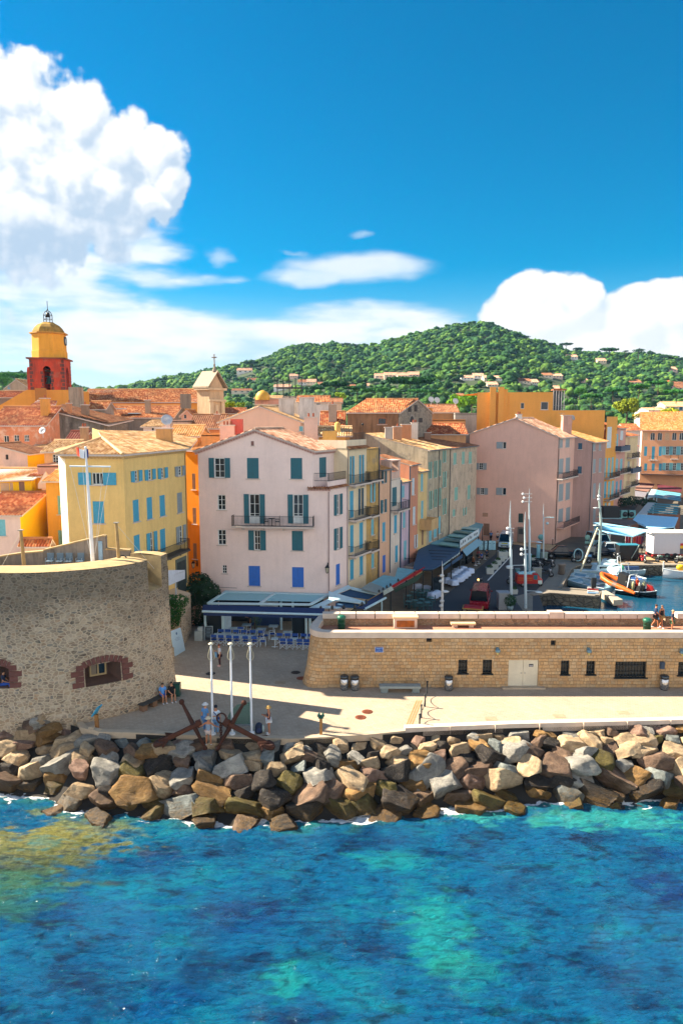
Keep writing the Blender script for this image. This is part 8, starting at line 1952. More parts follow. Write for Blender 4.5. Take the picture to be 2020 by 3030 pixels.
q=gz(*g5(230,2000));bush('ivy','green ivy hanging over the low rubble wall beside the round tower',(ay(*g5(250,1500),57).x,57.2,0),[(0,0,3.4,.9,.4,.9),(-.3,0,2.6,.8,.35,.9),(.4,0,4.1,.8,.4,.6),(-.5,0,4.2,.7,.4,.5)],'#2f5a2c',303,1500,.1,None,'ivy')
p0=ay(*g5(160,1400),57.6);p1=ay(*g5(395,1400),57.6);root=thing('rubble_wall','low rubble stone wall end behind the leaning pale blue board','wall',(p1.x,57.6,0));mb=MB();zw=ay(*g5(370,1310),57.6).z
x0_,x1_=p0.x-3,p1.x;mb.add([(x0_,57.6,0),(x1_,57.6,0),(x1_,57.6,zw),(x0_,57.6,zw+1.2)],[(0,1,2,3)],0,[[(0,0),(x1_-x0_,0),(x1_-x0_,zw),(0,zw+1)]]);mb.add([(x1_,57.6,0),(x1_+.1,61,0),(x1_+.1,61,zw),(x1_,57.6,zw)],[(0,1,2,3)],0,[[(0,0),(3,0),(3,zw),(0,zw)]]);mb.poly([(x0_,57.6,zw+1.2),(x1_,57.6,zw),(x1_+.1,61,zw),(x0_,61,zw+1.2)]);mb.build('wall',M_RUB,root)
p=gz(*g5(770,2110));root=thing('stone_planter','pale square stone planter at the foot of the dark hedge','planter',p);mb=MB();mb.box((p.x,p.y+.3,.42),(.7,.7,.84));mb.build('box',plain('#a4b0b0',.8,var=.15),root);mb=MB();mb.box((p.x+.12,p.y+.3,1.0),(.4,.4,.3));mb.build('block',plain('#b4c0c0',.8),root)
# == street canopies
def canopy(label,poly,z,th,mat,posts=(),slats=None,name='canopy',cat='awning'):
 P=[gz(p[0],p[1],z) for p in poly];root=thing(name,label,cat,P[0]);mb=MB();mb.slab(P,(0,0,th));mb.build('roof',mat,root)
 for p in posts:c_=gz(p[0],p[1],z);mb=MB();mb.tube([(c_.x,c_.y,0),(c_.x,c_.y,z)],.07,6);mb.build('post',M_DKG,root)
 return root
M_TG=plain('#74aebc',.7,var=.2,vscale=1.5);M_GREYC=plain('#8c9690',.75,var=.15)
c_a=canopy('flat teal canvas canopy over the cafe with the red awning',[g6(700,390),g6(950,240),g6(1075,262),g6(1105,158),g6(1300,182),g6(1040,362),g6(880,442)],3.1,.12,M_TG,[g6(1030,365),g6(1200,255),g6(1290,190)])
mb=MB();mb.slab([gz(*g6(1035,352),3.35),gz(*g6(1400,140),3.35),gz(*g6(1408,166),2.9),gz(*g6(1055,372),2.9)],(.02,0,.03));mb.build('red_valance',plain('#b51522',.7,var=.06),c_a)
mb=MB();mb.slab([gz(*g6(945,408),3.3),gz(*g6(1032,356),3.3),gz(*g6(1060,395),2.75),gz(*g6(950,455),2.75)],(.02,0,.03));mb.build('white_valance',plain('#b4c4c0',.7),c_a)
mb=MB();mb.slab([gz(*g6(1060,395),2.75),gz(*g6(1400,185),2.75),gz(*g6(1330,290),2.0),gz(*g6(1080,425),2.0)],(.02,0,.03));mb.build('green_awning',plain('#2e4b3c',.8),c_a)
mb=MB();mb.slab([gz(*g6(700,390),3.14),gz(*g6(800,318),3.14),gz(*g6(1000,395),3.14),gz(*g6(880,442),3.14)],(0,0,.1));mb.build('grey_sheet',M_GREYC,c_a)
for x,y in((900,412),(945,388),(985,362),(1025,340),(1110,288)):mb=MB();c_=gz(*g6(x,y),3.3);mb.lathe([(.1,-.1),(.1,.1),(0,.22)],c_,8);mb.build('spot_lamp',M_DKG,c_a)
a,b_=gz(*g6(1380,440),0),gz(*g6(1480,430),0);mb=MB()
for q in(a,b_):mb.box((q.x,q.y,1.3),(.14,.14,2.6))
mb.box(((a.x+b_.x)/2,(a.y+b_.y)/2,2.6),(b_.x-a.x+.1,.14,.14));mb.build('door_frame',M_DKG,c_a)
c_b=canopy('dark navy canvas canopy with a pale lettered front beam along the street',[c6(690,1690),c6(740,1510),c6(830,1440),c6(1130,1480),c6(1120,1525),c6(960,1640),c6(880,1680)],3.1,.12,M_NAVY2,[c6(960,1640),c6(1050,1580),c6(1130,1500)])
mb=MB()
for k in range(4):beam(mb,gz(*c6(840+10*k,1500+28*k),3.26),gz(*c6(1090-40*k,1510+26*k),3.26),.08,.05)
mb.build('roof_bars',plain('#10202e',.6),c_b)
mb=MB();mb.slab([gz(*c6(965,1612),3.2),gz(*c6(1125,1502),3.2),gz(*c6(1125,1530),2.7),gz(*c6(965,1650),2.7)],(.03,0,.02),0);mb.slab([gz(*c6(975,1660),2.7),gz(*c6(1150,1535),2.7),gz(*c6(1150,1570),2.15),gz(*c6(975,1690),2.15)],(.02,0,.02),1)
mb.build('front_beam',[plain('#7fb0c4',.6),plain('#2a5278',.8)],c_b)
A_,B_=gz(*c6(972,1612),3.12),gz(*c6(1125,1508),3.12);ux=(B_-A_).normalized();mb=MB()
for k in range(8):q=A_+ux*((B_-A_).length*(k+.15)/8)+Vector((.04,-.03,-.3));mb.ob(q,ux*((B_-A_).length/8*.6),Vector((.01,-.01,0)),(0,0,.22))
mb.build('sign_letters',plain('#cfe4ea',.6),c_b)
c_c=canopy('pale teal canopy of sliding panels with a long white sign',[c6(830,1440),c6(1030,1335),c6(1028,1285),c6(1240,1240),c6(1345,1262),c6(1300,1372),c6(1128,1482)],3.2,.12,M_TG,[c6(1130,1482),c6(1300,1372),c6(1340,1270)])
for k in range(5):
 a,b_=gz(*c6(930+42*k,1445-38*k),3.5),gz(*c6(1110+45*k,1468-38*k),3.5);mb=MB();mb.slab([a,b_,b_+Vector((.6,1.6,0)),a+Vector((.6,1.6,0))],(0,0,.06));mb.build('sliding_panel',plain(['#7fb2ae','#5f7f7c','#86b8b4','#64857f','#9cc4c6'][k],.6),c_c)
mb=MB();a,b_=gz(*c6(1128,1478),3.25),gz(*c6(1302,1362),3.25);mb.slab([a,b_,b_+Vector((0,0,.95)),a+Vector((0,0,.95))],(.05,0,0));mb.build('sign_panel',plain('#c6d6de',.6),c_c)
A_=a;B_=b_;ux=(B_-A_).normalized();mb=MB()
for k in range(11):
 if k in(3,7):continue
 q=A_+ux*((B_-A_).length*(k+.4)/12)+Vector((.06,-.03,.3+.05*(k%3)));mb.ob(q,ux*((B_-A_).length/12*.55),Vector((.01,-.01,0)),(0,0,.28+.08*(k%2)))
mb.build('sign_letters',plain('#5f6f78',.7),c_c)
mb=MB();a,b_=gz(*c6(1150,1500),2.9),gz(*c6(1300,1385),2.9);mb.slab([a,b_,b_+Vector((.5,-.3,-.7)),a+Vector((.5,-.3,-.7))],(0,0,.04));mb.build('awning',plain('#6f9fb4',.7),c_c)
M_CLO=plain('#c4d6ee',.85,var=.08);M_CLO2=plain('#9cbde8',.85,var=.08)
def cloth_table(loc,rz,label):
 root=thing('table',label,'table',loc,rz,'cafe tables under pale blue cloths');n=24;mb=MB();vs=[(0,0,.76)]
 ring=lambda s,z,w:[(s*max(-1,min(1,1.35*math.cos(2*math.pi*i/n)))+w*.04*math.cos(6*2*math.pi*i/n),s*max(-1,min(1,1.35*math.sin(2*math.pi*i/n)))+w*.04*math.sin(5*2*math.pi*i/n),z) for i in range(n)]
 for s,z,w in((.42,.76,0),(.44,.73,0),(.46,.5,.6),(.49,.22,1.2)):vs+=ring(s,z,w)
 fs=[(0,1+i,1+(i+1)%n) for i in range(n)]
 for k in range(3):fs+=[(1+k*n+i,1+(k+1)*n+i,1+(k+1)*n+(i+1)%n,1+k*n+(i+1)%n) for i in range(n)]
 mb.add(vs,fs,0,None,True);mb.build('tablecloth',M_CLO,root,True)
 mb=MB();mb.box((0,0,.73),(.8,.8,.03));[mb.box((a*.33,b*.33,.36),(.05,.05,.72)) for a in(-1,1) for b in(-1,1)];mb.build('frame',M_DKG,root,True);return root
CT=[(910,185),(980,205),(868,205),(945,235),(838,228),(915,258),(810,255),(883,280),(752,305),(820,325),(868,292),(465,372),(545,388),(650,440),(612,458)]
ctn=['far end, wall side','far end, street side','second pair, wall side','second pair, street side','third pair, wall side','third pair, street side','fourth pair, wall side','fourth pair, street side','near end, wall side','near end, street side','between the third and fourth pair','by the dark door frame, left','by the dark door frame, right','rear one by the round tables','front one by the round tables']
ct0=cloth_table(gz(*d1(*CT[0])),.5,'table under a pale blue cloth on the kerb terrace, '+ctn[0]);index_kids()
for(x,y),nm in list(zip(CT,ctn))[1:]:copy_tree(ct0,gz(*d1(x,y)),.5,None,'table under a pale blue cloth on the kerb terrace, '+nm)
M_RT=plain('#5f9296',.5,.1)
def round_table(loc,label):
 root=thing('table',label,'table',loc,0,'round teal cafe tables');mb=MB();mb.lathe([(0,.71),(.34,.71),(.34,.74),(0,.74)],(0,0,0),14);mb.build('tabletop',M_RT,root,True);mb=MB();mb.tube([(0,0,.03),(0,0,.71)],.03,6);mb.lathe([(.22,0),(.2,.03),(0,.04)],(0,0,0),10);mb.build('pedestal',M_DKG,root,True);return root
RT=[(365,470),(420,432),(470,408),(500,440),(545,412),(590,488),(500,505),(430,520),(560,540),(370,530),(650,360),(480,545)]
rt0=round_table(gz(*d1(RT[0][0],RT[0][1]+14)),'round teal table on the cafe terrace, leftmost beside the dark bushes');index_kids()
rn=['','second from the wall in the rear','rear middle beside the blue cloths','centre of the group','rear right of the group','street side of the group','front centre','front left','front right near the white mast','front left corner','alone before the glass door','lowest one just above the rampart']
for(x,y),nm in list(zip(RT,rn))[1:]:copy_tree(rt0,gz(*d1(x,y+14)),0,None,'round teal table on the cafe terrace, '+nm)
M_WICK=plain('#3f6a70',.7,var=.2)
wc0=None;k=0
for(x,y) in RT:
 for dx,dy,r_ in((-26,4,1.57),(26,6,-1.57)):
  lab=f'teal wicker chair {"left" if dx < 0 else "right"} of the round table {(rn[RT.index((x, y))] or "leftmost beside the bushes")}'
  p=gz(*d1(x+dx,y+14+dy))
  if wc0 is None:wc0=garden_chair(p,r_,lab,M_WICK,'teal wicker cafe chairs');index_kids()
  else:copy_tree(wc0,p,r_,None,lab)
for i,(x,y,tp_c,lab) in enumerate([(1040,770,'#a83a4a','cafe guest in dark red seated under the far canopy'),(1120,830,'#2f6fd0','cafe guest in a bright blue top seated under the far canopy'),(930,930,'#8a5a3c','cafe guest in brown seated nearest along the far canopy'),(1240,760,'#1f2f4a','cafe guest in navy seated at the outer table of the far canopy')]):
 p=gz(*h3(x,y+120));person(lab,p,(.6,-1.2,2.2,2.8)[i],1.7,'sit',('lap','lap'),tp_c,'#20242c',('#2a1f18','#3a2a20','#8a6a4a','#15120f')[i],None,'short',False)
for i,(x,y) in enumerate(((1080,905),(1200,905),(990,1050),(1060,1010))):small_table(gz(*h3(x,y)),f'small dark cafe table among the guests under the far canopy, {["middle", "outer", "nearest", "inner"][i]} one',.7,.7,M_DKG,'dark cafe tables')
for i,(a,b_) in enumerate([((610,445),(700,395)),((880,150),(960,90)),((960,100),(1010,60))]):
 p,q=gz(*d1(*a)),gz(*d1(*b_));root=thing('glass_screen',f'glass wind screen with dark posts under the street canopies, {["near the white mast", "behind the cloth tables", "before the cafe guests"][i]}','screen',p);mb=MB();mb.slab([p,q,q+Vector((0,0,2.2)),p+Vector((0,0,2.2))],(.03,0,0));mb.build('pane',glass_dark(),root);mb=MB();[mb.tube([v,v+Vector((0,0,2.4))],.05,6) for v in(p,q)];mb.build('post',M_DKG,root)
for k,x in enumerate((1128,1222,1316,1412)):
 p=gz(*h3(x,695));root=thing('barrier',f'tall pale blue barrier panel across the lane, {["first", "second", "third", "fourth"][k]} from the left','barrier',p,0,'pale barrier panels across the lane');mb=MB();mb.box((p.x,p.y,.75),(.78 if k<3 else.5,.08,1.35));mb.build('panel',plain('#9ccfe0',.5,var=.04),root);mb=MB();[mb.box((p.x+s*.3,p.y,.05),(.08,.5,.1)) for s in(-1,1)];mb.build('foot',M_DKG,root);mb=MB();mb.box((p.x,p.y-.05,1.05),(.25,.012,.07));mb.build('plate',plain('#4f7f9a',.6),root)
M_PLANT=plain('#b9c0ba',.85,var=.12)
for k,(c,x,y,w,h_,lab,fol) in enumerate([(d1,1190,200,80,62,'white tapered planter nearest the camera in the row along the street',1),(d1,1240,155,70,55,'white tapered planter second in the row along the street',1),(d1,1275,112,62,50,'white tapered planter third in the row along the street',1),(d1,1312,75,60,48,'white tapered planter fourth in the row along the street',0),(h5,370,735,230,170,'large square planter at the far end of the planter row before the white van',1),(h5,655,1560,130,110,'pale planter with a yellow green plant behind the masts',1),(h5,1085,770,110,60,'low planter beside the light kiosk',1)]):
 p=gz(*c(x,y));sc_=(c(1,0)[0]-c(0,0)[0])*p.y/F;W2_=w*sc_;H2_=h_*sc_*1.02;root=thing('planter',lab,'planter',p,0,'planters along the street');mb=MB();mb.box((0,.3,H2_/2),(W2_*.86,W2_*.8,H2_),0,0,1.14);mb.build('pot',M_PLANT,root,True)
 if fol:P,Fq=leaf_cloud([(0,.3,H2_+.12,W2_*.38,W2_*.34,.22)],160,.07,400+k);me=np_mesh('plant',P,Fq,4);me.materials.append(foliage_m('#3c5a34'));o=bpy.data.objects.new('plant',me);COL.objects.link(o);o.parent=root
p=gz(*d1(1390,560));root=bush('topiary','round clipped dark green bush in a pot behind the rampart',p,[(0,0,.95,.62,.6,.62)],'#2f5238',420,900,.07,.5,'potted bush');mb=MB();mb.lathe([(0,0),(.28,0),(.36,.45),(0,.44)],(0,0,0),12);mb.build('pot',plain('#7f9aa4',.7),root,True)
# == vehicles
M_TYRE=plain('#141516',.8,var=.1);M_RIM=plain('#9a9ea2',.3,.8,.05);M_CARGL=plain('#0c1620',.06,0,.05)
def loft(mb,secs,mi=0,smooth=True):
 n=len(secs[0]);vs=[p for s in secs for p in s];fs=[]
 for i in range(len(secs)-1):
  for j in range(n-1):fs.append((i*n+j,i*n+j+1,(i+1)*n+j+1,(i+1)*n+j))
 mb.add(vs,fs,mi,None,smooth)
def wheel(root,x,y,r,w=.2,axis='y'):
 mb=MB();pr=[(r*.62,-w/2),(r*.95,-w/2),(r,-w*.3),(r,w*.3),(r*.95,w/2),(r*.62,w/2)]
 mb.mx=Matrix.Translation((x,y,r))@Matrix.Rotation(math.pi/2,4,'X');mb.lathe(pr,(0,0,0),18);mb.mx=None;wo=mb.build('wheel',M_TYRE,root,True)
 mb=MB();mb.mx=Matrix.Translation((x,y,r))@Matrix.Rotation(math.pi/2,4,'X');mb.lathe([(0,-w*.42),(r*.62,-w*.38),(r*.62,w*.38),(0,w*.42)],(0,0,0),14)
 for k in range(5):mb.box((r*.35*math.cos(k*1.257),r*.35*math.sin(k*1.257),0),(r*.55,r*.14,w*.95),k*1.257)
 mb.mx=None;mb.build('rim',M_RIM,wo,True);return wo
def car(label,loc,rz,L,W,H,colr,roofp,hood=.55,cat='car',name='car',wr=.33,sill=.26,rough=.25,plate=True,glass_sides=None):
 """x = forward. roofp: upper outline [(x fraction, z fraction)], belt height hood*H"""
 root=thing(name,label,cat,loc,rz);hb=hood*H;X=lambda f:(f-.5)*L;m=plain(colr,rough,.15,.04,3,0,.6)
 wx=(.17,.81);mb=MB();w2=W/2
 fr=sorted(set([0,.02,.06,.5,.94,.98,1.0]+[w+d for w in wx for d in(-.105,-.075,-.04,0,.04,.075,.105)]));secs=[]
 for f in fr:
  k=1-.10*(abs(f-.5)*2)**5;zl=sill
  for w in wx:
   d=abs(f-w)*L
   if d<wr*1.12:zl=max(zl,wr+math.sqrt(max(0,(wr*1.14)**2-d*d))*.98)
  top=np.interp(f,[0,.03,.28,.97,1],[hb*.80,hb*.93,hb,hb*.96,hb*.72]) if True else hb
  bot=zl+(.12 if f in(0,1.0) else 0);x=X(f);zl=min(zl,top-.06)
  secs.append([(x,-w2*k*.93,bot if bot<top-.05 else top-.06),(x,-w2*k,max(bot,sill)+.1 if bot+.1<top else top-.03),(x,-w2*k,top-.12 if top-.12>bot+.1 else top-.02),(x,-w2*k*.93,top),(x,0,top+.03),(x,w2*k*.93,top),(x,w2*k,top-.12 if top-.12>bot+.1 else top-.02),(x,w2*k,max(bot,sill)+.1 if bot+.1<top else top-.03),(x,w2*k*.93,bot if bot<top-.05 else top-.06)])
 loft(mb,secs)
 for s in(secs[0],secs[-1]):mb.poly(s)
 mb.box((0,0,sill+.02),(L*.9,W*.8,.05));
 rp=[(X(a),b*H) for a,b in roofp];R_=[p for p in rp if p[1]>.93*H]
 loft(mb,[[(x,-w2*.74,z-.05),(x,-w2*.66,z),(x,0,z+.03),(x,w2*.66,z),(x,w2*.74,z-.05)] for x,z in R_])
 for s in(-1,1):
  for a,b in zip(rp,rp[1:]):
   if min(a[1],b[1])<.9*H or a in R_ and b not in R_:mb.tube([(a[0],s*w2*(.92 if a[1]<.8*H else.75),a[1]),(b[0],s*w2*(.92 if b[1]<.8*H else.75),b[1])],.035,5)
 mb.build('body',m,root,True)
 mb=MB();zb_=hb+.0
 P=lambda p,s:(p[0],s*w2*(.92 if p[1]<.8*H else.74),p[1]-.03)
 for s in(-1,1):
  pts=[P(p,s) for p in rp];pts=pts if s<0 else pts[::-1];mb.poly(pts)
 for a,b in((rp[0],rp[1]),(rp[-2],rp[-1])):q=[P(a,-1),P(b,-1),P(b,1),P(a,1)];mb.poly(q)
 mb.build('windows',M_CARGL,root,True)
 mb=MB();mid=[p for p in rp];xm=(R_[0][0]+R_[-1][0])/2
 for s in(-1,1):mb.tube([(xm,s*w2*.925,hb),(xm-.04,s*w2*.75,H*.95)],.04,5);mb.box((rp[-1][0]-.25 if rp[-1][0]>0 else rp[0][0]+.25,s*(w2+.09),hb+.08),(.12,.18,.12));mb.box((xm-.25,s*(w2+.005),hb-.16),(.16,.02,.03))
 mb.build('trim',m,root,True)
 for w in wx:
  for s in(-1,1):wheel(root,X(w),s*(w2-.1),wr)
 for s in(-1,1):
  mb=MB();mb.ball((X(.985),s*w2*.68,hb*.76),(.06,.17,.075),8);mb.build('headlight',plain('#cfd8dc',.1),root,True)
  mb=MB();mb.ball((X(.012),s*w2*.74,hb*.82),(.04,.1,.12),8);mb.build('taillight',plain('#8a1414',.3),root,True)
 mb=MB();mb.box((X(.998),0,hb*.5),(.05,W*.55,.16));mb.box((X(.5),0,sill),(L*.7,W*.9,.06));mb.build('grille',M_TYRE,root,True)
 mb=MB();mb.box((X(1.0)+.012,0,hb*.42),(.02,.5,.11));mb.box((X(0)-.012,0,hb*.5),(.02,.5,.11));mb.build('number_plate',plain('#d8d8d0',.5),root,True)
 return root
HATCH=[(.04,.6),(.1,.97),(.5,1.0),(.6,.97),(.76,.58)];SEDAN=[(.12,.62),(.3,.96),(.5,1.0),(.58,.97),(.74,.6)];PICK=[(.36,.6),(.42,.97),(.55,1.),(.64,.97),(.78,.58)]
VAN=[(.01,.52),(.02,.97),(.6,1.0),(.80,.97),(.93,.52)]
p,q=gz(*h6(-60,660)),gz(*h6(560,640));c_=(p+q)/2;c_=gz(*d2(372,325))+Vector((0,.9,0));pk=car('black pickup truck parked before the mauve house by the harbour',c_,math.pi-.18,5.2,1.9,1.75,'#10151c',PICK,.56,'pickup','pickup_truck',.38,.3,.15)
car('silver white hatchback parked on the far quay road',gz(*d2(925,275))+Vector((0,.8,0)),-.04,4.5,1.8,1.6,'#aebcc6',HATCH,.57,'car','car',.33)
car('dark blue car half hidden behind the sailboat mast',gz(*d2(762,300))+Vector((0,.8,0)),-.1,4.2,1.75,1.45,'#0f1c2e',SEDAN,.58,'car','car',.31,.22,.15)
car('teal roofed white van parked behind the silver car',gz(*d2(742,200))+Vector((0,1.5,0)),-1.4,4.6,1.85,1.9,'#8fc0cc',VAN,.52,'van','van',.33)
vn=car('white delivery van with a yellow bonnet strip driving out of the sunny lane',gz(*h5(455,520))+Vector((.4,2.4,0)),-math.pi/2-.3,5.0,1.95,2.2,'#bcd8e6',VAN,.5,'van','van',.34)
mb=MB();mb.box((2.515,0,.93),(.02,.9,.16));mb.build('yellow_strip',plain('#b4b83c',.5),vn,True)
rv=car('dark red van with a flat red trailer seen from behind on the street',gz(*d1(1090,565))+Vector((.3,1.7,0)),math.pi/2-.25,4.6,1.95,2.15,'#8c1226',VAN,.52,'van','van',.34)
tr=thing('trailer','small flat trailer with a red cover and wooden rim behind the red van','trailer',gz(*d1(1015,600))+Vector((0,0,0)),-.25)
mb=MB();mb.box((0,0,.62),(2.0,1.3,.12));mb.build('frame',plain('#b08a44',.7,var=.2),tr,True);mb=MB();mb.box((0,0,.72),(1.8,1.15,.12),0,0,.92);mb.build('cover',plain('#a01428',.7,var=.1),tr,True)
for s in(-1,1):wheel(tr,s*.8,-.1,.28,.16)
tq=gz(*d2(1262,335));L_=9.0;top=ay(*d2(1215,65),tq.y).z;root=thing('box_truck','white box truck with a small red yellow and dark emblem parked on the far quay','truck',tq)
mb=MB();x0=tq.x;z0=ay(*d2(1262,270),tq.y).z;mb.box((x0+L_/2,tq.y+1.3,(z0+top)/2),(L_,2.5,top-z0));mb.build('box',plain('#c4c2c8',.5,var=.04),root)
mb=MB();a=ay(*d2(1208,62),tq.y);mb.slab([(x0-.5,tq.y-.1,top),(x0+L_,tq.y-.1,top),(x0+L_,tq.y+2.6,top),(x0-.5,tq.y+2.6,top)],(0,0,.16));mb.build('roof',plain('#efe4d8',.5),root)
mb=MB();mb.box((x0+L_/2,tq.y+1.3,z0-.25),(L_,1.4,.3));mb.box((x0+.05,tq.y+1.3,z0-.3),(.1,2.3,.25),0,1);mb.box((x0+L_*.3,tq.y-.0,z0-.12),(L_*.6,.05,.1),0,1);mb.build('chassis',[M_DKG,plain('#a02424',.5)],root)
for wx_ in(1.9,3.0):
 for s in(0,2.5):
  mb=MB();mb.mx=Matrix.Translation((x0+wx_,tq.y+s+.1,.5))@Matrix.Rotation(math.pi/2,4,'X');mb.lathe([(.0,-.14),(.48,-.14),(.5,0),(.48,.14),(0,.14)],(0,0,0),16);mb.mx=None;mb.build('wheel',M_TYRE,root)
mb=MB();e0=ay(*d2(1537,215),tq.y);w_=1.8;zt3_=ay(*d2(1537,163),tq.y).z;zb3=ay(*d2(1537,275),tq.y).z;hh=(zt3_-zb3)
for k,(f0,f1) in enumerate(((.78,1.),(.54,.78),(0.,.54))):mb.box((e0.x+w_/2,tq.y+.035,zb3+hh*(f0+f1)/2),(w_,.02,hh*(f1-f0)),0,k)
mb.build('emblem',[plain('#b01a1e',.5),plain('#e2b41c',.5),plain('#4c5058',.5)],root)
mb=MB();mb.box((x0+L_+1.2,tq.y+1.3,1.5),(2.0,2.3,2.2),0,0,.92);mb.build('cab',plain('#c8c8cc',.4),root)
p=gz(*h5(985,1395));tw=thing('three_wheeler','small red three wheeled delivery truck with goods on its box parked by the masts','three wheeler',p,-.05)
mb=MB();mb.box((-.55,.6,.95),(1.75,1.3,1.05));mb.build('cargo_box',plain('#a01c16',.5,var=.08),tw,True)
mb=MB();[mb.box((-.55,-.06,z),(1.6,.02,.035)) for z in(.85,1.08)];mb.build('stripes',plain('#c88a2c',.5),tw,True)
mb=MB();loft(mb,[[(x,-.58*k+.6,.42),(x,-.6*k+.6,.8),(x,-.55*k+.6,z),(x,.55*k+.6,z),(x,.6*k+.6,.8),(x,.58*k+.6,.42)] for x,k,z in((.35,1,1.5),(.9,1,1.52),(1.15,.9,1.15),(1.5,.55,.85))]);mb.poly([(1.5,.27,.42),(1.5,.27,.85),(1.5,.93,.85),(1.5,.93,.42)]);mb.build('cab',plain('#a51e18',.4),tw,True)
mb=MB();mb.poly([(.42,-.0,.9),(.85,-.0,.9),(.85,.03,1.42),(.42,.03,1.42)]);mb.slab([(.93,.1,1.5),(.93,1.1,1.5),(1.2,1.05,1.15),(1.2,.15,1.15)],(.02,0,.02));mb.build('windows',plain('#3f6f7c',.15),tw,True)
mb=MB();mb.box((1.15,-.02,.62),(.45,.03,.4));mb.build('white_door',plain('#bcd4d0',.5),tw,True)
for x,y in((-.75,.05),(-.75,1.15),(1.35,.6)):wheel(tw,x,y,.27,.14)
mb=MB();mb.box((-.5,.6,1.53),(1.5,1.1,.08));[mb.box((-1.0+.3*k,.35+.25*(k%3),1.6+.04*(k%2)),(.34,.4,.12),.4*k) for k in range(6)];mb.build('load',plain('#9fd0dc',.6,var=.2),tw,True)
def moto(label,loc,rz,colr,name='motorbike',cat='motorbike',sc_=1.,light=False,scooter=False):
 root=thing(name,label,cat,loc,rz,'motorbikes and scooters');root.scale=(sc_,sc_,sc_);m=plain(colr,.3,.2,.06)
 for x in(-.68,.68):wheel(root,x,0,.31,.13)
 mb=MB();mb.tube([(-.68,.0,.35),(-.2,0,.45),(.3,0,.5),(.45,0,.85)],[.05,.12,.12,.05],8);mb.box((.0,0,.42),(.5,.26,.34));mb.build('engine',M_DKG,root,True)
 mb=MB()
 if scooter:loft(mb,[[(x,-.17,z),(x,-.14,z+h),(x,.14,z+h),(x,.17,z)] for x,z,h in((-.9,.5,.2),(-.6,.42,.38),(-.15,.4,.36),(-.1,.25,.12),(.3,.25,.1),(.42,.3,.6),(.55,.45,.55))])
 else:mb.ball((.15,0,.8),(.32,.17,.16),10);mb.ball((-.65,0,.78),(.3,.13,.08),8);mb.box((.7,0,.66),(.4,.13,.05))
 mb.build('bodywork',m,root,True)
 mb=MB();mb.ball((-.3,0,.83),(.38,.15,.09),8);mb.build('seat',M_TYRE,root,True)
 mb=MB();mb.tube([(.68,.08,.31),(.48,.07,.95)],.03,5);mb.tube([(.68,-.08,.31),(.48,-.07,.95)],.03,5);mb.tube([(.36,-.36,1.02),(.48,-.1,.98),(.48,.1,.98),(.36,.36,1.02)],.022,5);mb.build('handlebar',M_RIM,root,True)
 mb=MB();mb.ball((.6,0,.88),.1,8);mb.build('headlight',plain('#ffb45a',.3,0,0,3,0,.5,3.) if light else plain('#cfd4d6',.15),root,True)
 mb=MB();[mb.tube([(.42,s*.3,1.0),(.4,s*.34,1.18)],.012,4) or mb.ball((.4,s*.35,1.2),(.02,.06,.04),6) for s in(-1,1)];mb.build('mirror',M_DKG,root,True)
 return root
moto('black motorbike with its headlight on riding towards the camera beyond the red van',gz(*d1(1085,322)),-math.pi/2-.5,'#14161a',light=True)
moto('black motorbike parked behind the tall kiosk, left one of the group',gz(*h5(1120,960)),-.6,'#15181c');moto('black motorbike in the middle of the parked group by the kiosk',gz(*h5(1250,880)),-.5,'#101418');moto('black motorbike at the right of the parked group by the kiosk',gz(*h5(1400,920)),-.4,'#1a1c20');moto('black motorbike behind the grey electrical cabinet',gz(*h5(1345,1150)),-.3,'#181a1e')
moto('green and white motorbike parked before the box truck',gz(*d2(1350,352)),math.pi+.2,'#4f7a6c');moto('pale motorbike at the right edge of the far quay',gz(*d2(1545,362)),math.pi+.1,'#a8aca0')
moto('red scooter facing the harbour on the sunny quay',gz(*d2(1155,352)),-math.pi/2,'#b01420','scooter','scooter',1.15,False,True);moto('dark scooter parked in front of the silver car',gz(*d2(885,335)),-math.pi/2,'#1a2228','scooter','scooter',1.15,False,True);moto('dark scooter left of the sailboat mast',gz(*d2(662,330)),-1.0,'#18222c','scooter','scooter',1.15,False,True);moto('grey scooter behind the red three wheeler',gz(*h5(640,1330)),2.6,'#4c5a60','scooter','scooter',1.0,False,True)
p=gz(*d2(520,350));bg_=thing('buggy','small black buggy with a white rounded door frame beside the pickup','buggy',p,-.35)
mb=MB();mb.tube([(-.2+.62*math.cos(a)*(1 if math.cos(a)>0 else.8),-.62,1.05+.82*math.sin(a)) for a in np.linspace(0,2*math.pi,19)],.07,6);mb.build('door_frame',plain('#a8d4dc',.4),bg_,True)
mb=MB();loft(mb,[[(x,-.6,.35),(x,-.62,z),(x,.62,z),(x,.6,.35)] for x,z in((-1.0,.7),(-.8,1.6),(.2,1.7),(.7,.95),(1.5,.8),(1.6,.5))]);mb.build('body',plain('#0f1a22',.3),bg_,True);mb=MB();mb.box((1.1,-.1,.95),(.8,1.0,.14));mb.build('luggage',plain('#86b4d4',.6),bg_,True)
for x,y in((-.7,-.6),(-.7,.6),(1.2,-.6),(1.2,.6)):wheel(bg_,x,y,.34,.24)
p=gz(*d2(1015,340));root=thing('cargo_cart','black box cart with a slanted rod on the far quay','cart',p);mb=MB();mb.box((p.x,p.y+.6,1.15),(2.6,1.3,1.9));mb.build('box',plain('#0c0e12',.6),root);mb=MB();mb.slab([(p.x-1.3,p.y-.05,2.1),(p.x+1.4,p.y-.05,2.1),(p.x+1.4,p.y+1.3,2.12),(p.x-1.3,p.y+1.3,2.12)],(0,0,.08));mb.build('lid',plain('#2f7f94',.5),root)
